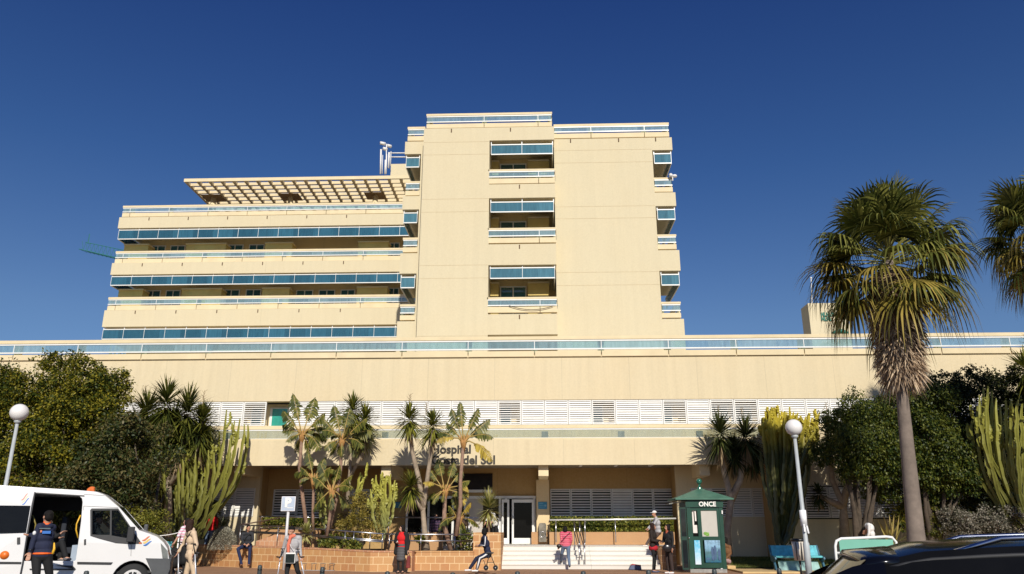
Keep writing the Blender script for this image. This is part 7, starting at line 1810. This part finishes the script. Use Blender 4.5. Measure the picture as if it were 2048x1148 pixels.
# 2, 3 in the van
def van_px(px, py, dy): # depth measured from the near side plane of the van
    return W(px, py, Y)
person('person in black sitting in the front of the van, head bowed', 199, 18.8, 1.72, face=90, base=0.5, look=80, head_tilt=18,
    J=dict(pel=(191, 1092, 0), che=(193, 1072, 0), nek=(194, 1050, 0), hea=(198, 1038, 0), shL=(190, 1055, -0.18), shR=(192, 1055, 0.2), elL=(203, 1073, -0.2), elR=(205, 1070, 0.25), haL=(226, 1069, -0.05), haR=(230, 1066, 0.25), knL=(226, 1096, -0.1), knR=(226, 1096, 0.15), anL=(238, 1124, -0.1), anR=(238, 1124, 0.15)), top=C_dark, legs=C_black, shoes=S_black)
person('person in dark clothes sitting inside the open van door behind the worker', 102, 18.3, 1.66, face=70, base=0.5, look=40,
    J=dict(pel=(100, 1095, 0), che=(99, 1074, 0), nek=(98, 1056, 0), hea=(97, 1044, 0.03), shL=(101, 1060, -0.16), shR=(97, 1059, 0.18), elL=(112, 1073, -0.2), elR=(108, 1076, 0.18), haL=(120, 1068, -0.2), haR=(118, 1076, 0.1), knL=(124, 1086, -0.12), knR=(122, 1090, 0.12), anL=(131, 1113, -0.15), anR=(120, 1115, 0.1)), top=C_black, legs=C_black, shoes=mat('shoe_grey', (0.16, 0.15, 0.15, 1), 0.7), skinm=SK2)
# 4 woman in beige with crutches
t, K, (l, f, s) = person('person in a beige suit with long dark hair walking left on two crutches', 382, 19.6, 1.66, face=-75, look=-80, head_tilt=38,
    J=dict(pel=(383, 1106, 0), che=(384, 1080, 0), nek=(385, 1061, 0), hea=(378.5, 1050, -0.02), shL=(388, 1067, -0.18), shR=(376, 1066, 0.18), elL=(393, 1090, -0.22), elR=(367, 1088, 0.26), haL=(387, 1107, -0.26), haR=(357, 1104, 0.2), knL=(388, 1143, -0.08), knR=(374, 1142, 0.1), anL=(392, 1178, -0.08), anR=(366, 1178, 0.1)), top=C_beige, legs=C_beige, shoes=S_brown, hair=HBr, hairstyle='long', coat=0.12)
mb = MB(); capsule(mb, K['haR']+Vector((0.14, 0.05, 0.08)), K['haR']+Vector((0.16, 0.05, -0.2)), 0.10, 0.12, 10); extra(t, mb, 'black_bag', C_black, 0.014)
mb = MB(); mb.tube([K['shL']+Vector((-0.06, -0.03, 0.04)), K['che']+f*0.14+l*0.06, K['haR']+Vector((0.14, 0, 0.12))], 0.012, 6); extra(t, mb, 'bag_strap', S_black)
M_crut = mat('crutch_grey', (0.62, 0.63, 0.68, 1), 0.3, 0.05, metal=0.3)
def crutch(label, p_top, p_foot, fx=1):
    a, b = Vector(p_top), Vector(p_foot); t = thing('crutch', label, 'crutch', b, 0, 'forearm crutches'); a = a-b; d = a.normalized()
    mb = MB(); mb.tube([(0, 0, 0.03), a], 0.015, 8); mb.build('shaft', M_crut, t)
    mb = MB(); mb.tube([(0, 0, 0), (0, 0, 0.05)], 0.022, 8); mb.build('rubber_foot', M_black, t)
    mb = MB(); mb.tube([a, a+Vector((0.11*fx, -0.02, 0.015))], 0.018, 8); mb.build('handle', M_black, t)
    mb = MB(); c = a+d*0.22+Vector((-0.03*fx, 0, 0)); mb.tube([a, c], 0.014, 6); mb.tube([c+Vector((0.05*cos(q), 0.05*sin(q), 0)) for q in [i*0.5 for i in range(10)]], 0.014, 6); mb.build('cuff', M_black, t)
g = Vector(G(382, 19.6))
crutch('near crutch of the person in beige, with a white and grey shaft', g+K['haL']+Vector((0.06, -0.06, 0.0)), G(393, 19.35))
crutch('far crutch of the person in beige, held forward in the other hand', g+K['haR']+Vector((0.0, 0.0, 0.0)), G(356, 19.8), -1)
# 5 behind her
person('person in a pink and white striped shirt half hidden behind the person in beige', 371, 25.0, 1.66, face=-100, look=-90,
    J=dict(hea=(374, 1044, 0), nek=(373, 1053, 0), che=(370, 1068, 0), pel=(368, 1090, 0), shL=(366, 1057, -0.12), shR=(370, 1058, 0.15), elL=(357, 1072, -0.2), elR=(364, 1078, 0.2), haL=(349, 1085, -0.2), haR=(360, 1090, 0.2)), top=striped('pink_white_stripe', (0.72, 0.30, 0.42, 1), (0.76, 0.70, 0.72, 1), 12), legs=C_black, shoes=S_black, sleeves=False, skinm=SK2, hair=HB, hairstyle='bob')
PCh = thing('pushchair', 'black pushchair with a small silver wheel behind the cord post', 'pushchair', G(343, 26.5)); 
mb = MB(); capsule(mb, (0, 0, 0.75), (0.05, 0, 0.45), 0.16, 0.2, 12); extra(PCh, mb, 'seat', C_black, 0.02)
mb = MB(); mb.tube([(-0.05, -0.15, 0.2), (0.3, -0.15, 1.0)], 0.018, 6); mb.tube([(-0.05, 0.15, 0.2), (0.3, 0.15, 1.0)], 0.018, 6); mb.tube([(0.3, -0.16, 1.0), (0.3, 0.16, 1.0)], 0.022, 6); mb.build('frame', M_black, PCh)
for x_ in (-0.12, 0.35):
    for y_ in (-0.2, 0.2): wheel(PCh, x_, y_, 0.13, 0.13, 0.04, M_rimw, -1, 5)
# 6 man in red
person('person in red jacket, back turned, behind the planter wall by the bush', 414, 34.95, 1.70, face=180, base=0.52, look=165, top=C_red, legs=C_jeans, shoes=S_black, hairstyle='short', hair=mat('hair_cropped', (0.22, 0.13, 0.09, 1), 0.7), width=1.35,
    J=dict(elL=(0.34, 0.05, 1.16), elR=(-0.32, 0.03, 1.14), haL=(0.33, 0.2, 0.96), haR=(-0.36, 0.05, 0.88)))
# 7 seated man
t, K, (l, f, s) = person('person in a grey sweater and jeans sitting on the tiled planter wall', 492, 32.75, 1.66, face=8, look=35,
    J=dict(pel=(495, 1090, 0.25), che=(495, 1076, 0.2), nek=(496, 1064, 0.15), hea=(497, 1056.5, 0.08), shL=(505, 1067, 0.15), shR=(485, 1068, 0.15), elL=(506, 1080, 0.05), elR=(484, 1080, 0.05), haL=(497, 1088, -0.28), haR=(489, 1088, -0.28), hiL=(500, 1091, 0.2), hiR=(490, 1091, 0.2), knL=(500, 1097, -0.28), knR=(476, 1098, -0.3), anL=(498, 1128, -0.22), anR=(483, 1128, -0.2)), top=C_dark, legs=C_dkjean, shoes=S_brown, width=1.1)
mb = MB(); mb.tube([K['shL']+Vector((-0.05, -0.05, 0.03)), K['che']+Vector((0, -0.16, 0.03)), K['pel']+Vector((-0.15, -0.12, 0.06))], 0.010, 6); extra(t, mb, 'bag_strap', S_black)
# 8 woman in grey with crutches
t, K, (l, f, s) = person('person in a grey cardigan with a coral scarf walking on two crutches', 583, 22.6, 1.60, face=-18, look=-25, head_tilt=25,
    J=dict(elL=(600, 1098, 0.05), elR=(567, 1097, 0.0), haL=(602, 1113, -0.15), haR=(562.5, 1113, -0.15), hea=(582.5, 1061.5, -0.06), nek=(587, 1071, 0), che=(586, 1089, 0), shL=(600, 1076, 0.05), shR=(573, 1076, -0.05), pel=(585, 1117, 0), knL=(595, 1141, -0.05), knR=(574, 1142, 0.0), anL=(604, 1162, 0.15), anR=(573, 1167, -0.15)), top=C_grey, legs=C_black, shoes=S_black, skinm=SK1, hair=HB, hairstyle='bun', coat=0.10, width=1.12)
mb = MB(); C_coral = cloth('cloth_coral', (0.68, 0.17, 0.10, 1)); nk_ = K['nek']; capsule(mb, nk_+Vector((0.03, -0.05, -0.01)), nk_+Vector((-0.06, -0.09, -0.035)), 0.055, 0.05); capsule(mb, nk_+Vector((-0.05, -0.11, -0.05)), K['che']+Vector((-0.085, -0.15, -0.03)), 0.045, 0.048); capsule(mb, K['che']+Vector((-0.085, -0.15, -0.03)), K['che']+Vector((-0.07, -0.15, -0.18)), 0.048, 0.042); extra(t, mb, 'scarf', C_coral, 0.011)
mb = MB(); q = K['pel']+Vector((-0.01, -0.19, 0.02)); mb.box(q.x-0.13, q.x+0.15, q.y-0.035, q.y+0.035, q.z-0.14, q.z+0.14); mb.build('shoulder_bag', M_white, t, bevel=0.02); mb = MB(); mb.box(q.x-0.115, q.x+0.135, q.y-0.042, q.y-0.03, q.z-0.125, q.z+0.105); mb.build('bag_front', mat('bag_leather', (0.015, 0.02, 0.018, 1), 0.3, 0.4, 9), t, bevel=0.01)
mb = MB(); mb.tube([K['shR']+Vector((0.06, -0.07, 0.02)), K['che']+Vector((-0.01, -0.155, -0.05)), q+Vector((0.12, 0, 0.14))], 0.008, 6); extra(t, mb, 'bag_strap', M_wht)
g = Vector(G(583, 22.6))
crutch('left crutch of the person in the grey cardigan, white shaft slanting outward', g+K['haR']+Vector((0, -0.06, -0.02)), G(552, 22.4), -1)
crutch('right crutch of the person in the grey cardigan, white shaft below the hand', g+K['haL']+Vector((0, -0.06, -0.02)), G(612, 22.4))
# 9 woman in the red blouse
t, K, (l, f, s) = person('person in a red blouse, open black coat and grey skirt standing by the planter', 801, 28.9, 1.58, face=-12, look=-60,
    J=dict(elR=(-0.27, -0.02, 1.12), haR=(-0.10, 0.20, 1.10), elL=(0.27, -0.03, 1.10), haL=(0.26, 0.03, 0.84), anL=(0.09, 0, 0.085), anR=(-0.09, 0, 0.085)), top=C_red, legs=C_black, shoes=S_black, skinm=SK2, hair=HB, hairstyle='bob', bottom='leggings', skirt=cloth('cloth_skirt_grey', (0.085, 0.082, 0.085, 1)), width=1.1)
ct = MB()
for q in 'LR':
    sg = 1 if q == 'L' else -1
    capsule(ct, K['sh'+q], K['el'+q], 0.074, 0.062); capsule(ct, K['el'+q], K['el'+q].lerp(K['ha'+q], 0.88), 0.062, 0.05)
    capsule(ct, K['sh'+q].lerp(K['nek'], 0.25)+f*0.02, K['pel']+l*sg*0.185+Vector((0, 0, 0.04))-f*0.01, 0.075, 0.080); capsule(ct, K['pel']+l*sg*0.185, K['pel']+l*sg*0.20-Vector((0, 0, 0.20)), 0.08, 0.085)
capsule(ct, K['nek']-f*0.07, K['pel']-f*0.10, 0.10, 0.14)
extra(t, ct, 'coat', C_black, 0.014)
mb = MB(); c = K['haR']+f*0.08; mb.tube([c, c+Vector((0.05, -0.03, 0.06))], 0.014, 6); extra(t, mb, 'white_phone', M_wht)
HBg = thing('handbag', 'reddish brown bag held at the side of the person in the red blouse', 'bag', Vector(G(801, 28.9))+K['haL']+Vector((0.03, 0, -0.6)))
mb = MB(); mb.prism([(-0.06, 0.0), (0.09, 0.0), (0.075, 0.40), (-0.02, 0.42)], -0.10, 0.10); mb.build('bag_body', mat('bag_maroon', (0.17, 0.018, 0.016, 1), 0.5, 0.3), HBg, bevel=0.02)
mb = MB(); mb.tube([(-0.02, 0, 0.40), (0.0, 0, 0.56), (0.05, 0, 0.40)], 0.009, 6); mb.build('handle', S_black, HBg)
# 10 tracksuit person on the rollator
t, K, (l, f, s) = person('person in a navy tracksuit with white stripes sitting on a wheeled walker', 966, 28.5, 1.70, face=-80, look=-125,
    J=dict(pel=(976, 1107, 0), che=(972, 1088, 0), nek=(969, 1072, 0), hea=(968, 1063, 0), shL=(971, 1076, -0.17), shR=(966, 1077, 0.17), elL=(970, 1091, -0.24), elR=(962, 1090, 0.22), haL=(959, 1090, -0.12), haR=(956, 1092, 0.10), hiL=(975, 1109, -0.1), hiR=(973, 1109, 0.1), knL=(960, 1116, -0.14), knR=(953, 1117, 0.14), anL=(954, 1138, -0.14), anR=(940, 1137, 0.12)), top=C_navy, legs=C_navy, shoes=S_white, skinm=SK2, hair=HB, hairstyle='bob', width=1.15)
n_ = -f.cross(Vector((0, 0, 1))); out_ = Vector((0, -1, 0))
stripes_on(t, [K['shL']+out_*0.065+Vector((0.0, 0, 0.05)), K['shL'].lerp(K['elL'], 0.5)+out_*0.062, K['elL']+out_*0.055, K['haL']+out_*0.035], 'sleeve_stripe', M_wht, 0.017)
stripes_on(t, [K['hiL']+out_*0.095+Vector((0, 0, 0.03)), K['hiL'].lerp(K['knL'], 0.5)+out_*0.088, K['knL']+out_*0.072, K['knL'].lerp(K['anL'], 0.5)+out_*0.064, K['anL']+out_*0.052], 'trouser_stripe', M_wht, 0.030)
RLt = thing('walker', 'black wheeled walker with a seat under the person in the navy tracksuit', 'walker', G(982, 28.5)); ro_ = RLt.location
def rw(px, py, dy): return W(px, py, 28.5+dy)-ro_
for dy in (-0.24, 0.24):
    for wx in (972, 991):
        c = rw(wx, 1135.5, dy); wheel(RLt, c.x, c.y, c.z, 0.085, 0.035, M_rimw, -1, 4)
    mb = MB(); mb.tube([rw(972, 1134, dy), rw(980, 1106, dy)], 0.013, 6); mb.tube([rw(991, 1134, dy), rw(980, 1106, dy)], 0.013, 6); mb.tube([rw(974.5, 1125, dy), rw(988, 1125, dy)], 0.010, 6); mb.tube([rw(967, 1120, dy), rw(972, 1134, dy)], 0.011, 6); mb.build('side_frame', M_black, RLt)
a = rw(981, 1106, 0); mb = MB(); mb.box(a.x-0.14, a.x+0.10, -0.25, 0.25, a.z-0.02, a.z+0.025); mb.build('seat', M_black, RLt, bevel=0.012)
# 11-13 by the doors
person('person in a dark purple striped top standing behind the two-trunk yucca', 869, 35.2, 1.55, face=20, base=LZ-0.30, top=striped('purple_stripe', (0.03, 0.02, 0.05, 1), (0.10, 0.05, 0.10, 1), 9), legs=C_black, shoes=S_black, skinm=SK2, look=60)
person('person in black standing between the plant trunks by the glass doors', 886, 35.6, 1.55, face=-40, base=LZ-0.32, top=C_black, legs=C_black, shoes=S_black, hairstyle='bob')
person('person in dark clothes behind the tattered low banana plant', 925, 35.4, 1.56, face=10, base=LZ-0.32, top=C_brown, legs=C_black, shoes=S_black, hairstyle='short')
t, K, (l, f, s) = person('person in white shirt by the doors behind the small round yucca', 990, 34.6, 1.68, face=-50, base=LZ-0.1, J=dict(che=(0.0, 0.16, 1.24), nek=(0, 0.24, 1.38), hea=(0, 0.34, 1.46), shL=(0.18, 0.2, 1.34), shR=(-0.18, 0.2, 1.34), elL=(0.22, 0.3, 1.08), elR=(-0.2, 0.32, 1.08), haL=(0.18, 0.45, 0.92), haR=(-0.15, 0.46, 0.92)), top=C_white, legs=C_black, shoes=S_black, sleeves=False, head_tilt=30, width=1.2)
mb = MB(); blob(mb, K['pel']+Vector((0, 0, 0.03)), (0.21, 0.145, 0.035), l, f); extra(t, mb, 'belt', M_wht, 0.012)
# 14 woman in pink climbing
t, K, (l, f, s) = person('person in a pink striped top and jeans climbing the white steps', 1133, 31.75, 1.60, face=172, look=-150,
    J=dict(hea=(1130, 1059, 0), anR=(1139, 1130, -0.05), knR=(1137, 1112, 0), anL=(1122, 1121.5, 0.42), knL=(1124, 1106, 0.12), elL=(1123, 1082, -0.02), haL=(1119, 1092, -0.05), elR=(1143, 1080, 0.0), haR=(1140, 1092, 0.12)), top=striped('pink_stripe', (0.60, 0.05, 0.12, 1), (0.62, 0.24, 0.26, 1), 14, 0.62), legs=C_jeans, shoes=S_black, skinm=SK2, hair=HB, hairstyle='bob', width=1.12)
mb = MB(); mb.tube([K['shR']-f*0.09+Vector((0, 0, 0.04)), K['che']-f*0.17, K['pel']-f*0.14+Vector((-0.18, 0, 0.12))], 0.010, 6); extra(t, mb, 'bag_strap', S_black)
mb = MB(); q = Vector((K['haL'].x, K['haL'].y, K['haL'].z))+Vector((-0.02, -0.07, 0)); blob(mb, q, (0.10, 0.05, 0.08), Vector((1, 0, 0)), Vector((0, 1, 0))); extra(t, mb, 'black_bag', S_black, 0.012)
# 15 man with the white cap
person('person in grey hoodie and white cap above the dark-coated pair', 1313, 33.75, 1.62, face=-72, base=LZ-0.02, look=-78, head_tilt=12, J=dict(hea=(1308.5, 1027, 0), nek=(1312, 1036, 0), che=(1314, 1046, 0), shL=(1313, 1040, -0.17), shR=(1310, 1040, 0.17), elL=(1306, 1052, -0.18), elR=(1303, 1050, 0.2), haL=(1298, 1058, -0.1), haR=(1296, 1056, 0.2), pel=(1316, 1063, 0), knL=(1308, 1078, -0.08), anL=(1316, 1089, -0.08), knR=(1300, 1078, 0.1), anR=(1293, 1089, 0.1)), top=cloth('cloth_hoodie', (0.42, 0.41, 0.42, 1)), legs=cloth('cloth_taupe', (0.09, 0.06, 0.05, 1)), shoes=S_white, hair=C_white, hairstyle='cap', width=1.2)
# 16, 17 the two women by the kiosk
t, K, (l, f, s) = person('brown-haired person in dark jacket over red top near the kiosk', 1309, 29.9, 1.66, face=70, look=78, head_tilt=12, J=dict(elR=(-0.24, 0.02, 1.12), haR=(-0.16, 0.25, 1.08), elL=(0.24, 0.05, 1.12), haL=(0.1, 0.26, 1.10)), top=cloth('cloth_dark_brown', (0.022, 0.014, 0.010, 1)), legs=C_black, shoes=mat('shoe_blue', (0.05, 0.07, 0.14, 1), 0.6), hair=HBr, hairstyle='long', width=1.25, bottom='leggings')
mb = MB(); blob(mb, K['pel']-Vector((0, 0, 0.09)), (0.20, 0.17, 0.13), l, f); extra(t, mb, 'red_hem', cloth('cloth_crimson', (0.45, 0.012, 0.025, 1)), 0.013)
t, K, (l, f, s) = person('person in a black coat with a black handbag standing beside the kiosk', 1341, 29.2, 1.62, face=-60, look=-70, J=dict(elR=(-0.24, 0.06, 1.12), haR=(-0.10, 0.24, 1.08)), top=C_black, legs=cloth('cloth_dark_taupe', (0.040, 0.024, 0.020, 1)), shoes=S_white, hair=HB, hairstyle='bob', coat=0.22, width=1.2)
mb = MB(); capsule(mb, K['nek']+f*0.05+Vector((0, 0, 0.0)), K['nek']+f*0.07-Vector((0, 0, 0.05)), 0.062, 0.05); extra(t, mb, 'scarf', cloth('cloth_rust', (0.40, 0.09, 0.04, 1)), 0.012)
HB2 = thing('handbag', 'black shiny handbag on the arm of the person in the black coat', 'bag', G(1335, 28.95, 0.72))
mb = MB(); blob(mb, Vector((0, 0, 0.13)), (0.17, 0.07, 0.14), Vector((1, 0, 0)), Vector((0, 1, 0))); extra(HB2, mb, 'bag_body', mat('bag_patent', (0.02, 0.017, 0.018, 1), 0.25, 0.4, 12), 0.012)
mb = MB(); mb.tube([(-0.08, 0, 0.24), (-0.04, 0, 0.42), (0.06, 0, 0.44), (0.10, 0, 0.24)], 0.010, 6); mb.build('handle', S_black, HB2)
# 18 seated beside the kiosk
person('person in a brown jacket crouching against the right side of the kiosk', 1453, 30.2, 1.62, face=-60, look=-90, J=dict(pel=(1454, 1121, 0), che=(1453, 1104, 0), nek=(1450, 1090, 0), hea=(1449, 1081, 0), shL=(1459, 1094, -0.05), shR=(1446, 1093, 0.1), elL=(1461, 1107, -0.08), elR=(1445, 1106, 0.0), haL=(1452, 1117, -0.2), haR=(1444, 1114, -0.1), knL=(1446, 1120, -0.3), knR=(1440, 1119, -0.2), anL=(1449, 1134, -0.28), anR=(1442, 1134, -0.2)), top=cloth('cloth_tan_brown', (0.15, 0.065, 0.022, 1)), legs=cloth('cloth_dusty_pink', (0.38, 0.24, 0.23, 1)), shoes=S_white, hair=HB, hairstyle='bob')
# 19 bending behind the flax
person('person in a white top bending down behind the striped flax', 1738, 30.0, 1.62, face=-120, base=0.1, look=-110, J=dict(pel=(1745, 1077, 0), che=(1741, 1056, 0), nek=(1733, 1052, 0), hea=(1729, 1062, 0.12), shL=(1738, 1050, -0.15), shR=(1734, 1050, 0.15), elL=(1738, 1066, -0.15), elR=(1734, 1066, 0.2), haL=(1734, 1080, -0.1), haR=(1732, 1080, 0.2)), top=C_white, legs=C_navy, shoes=S_black, head_tilt=40)
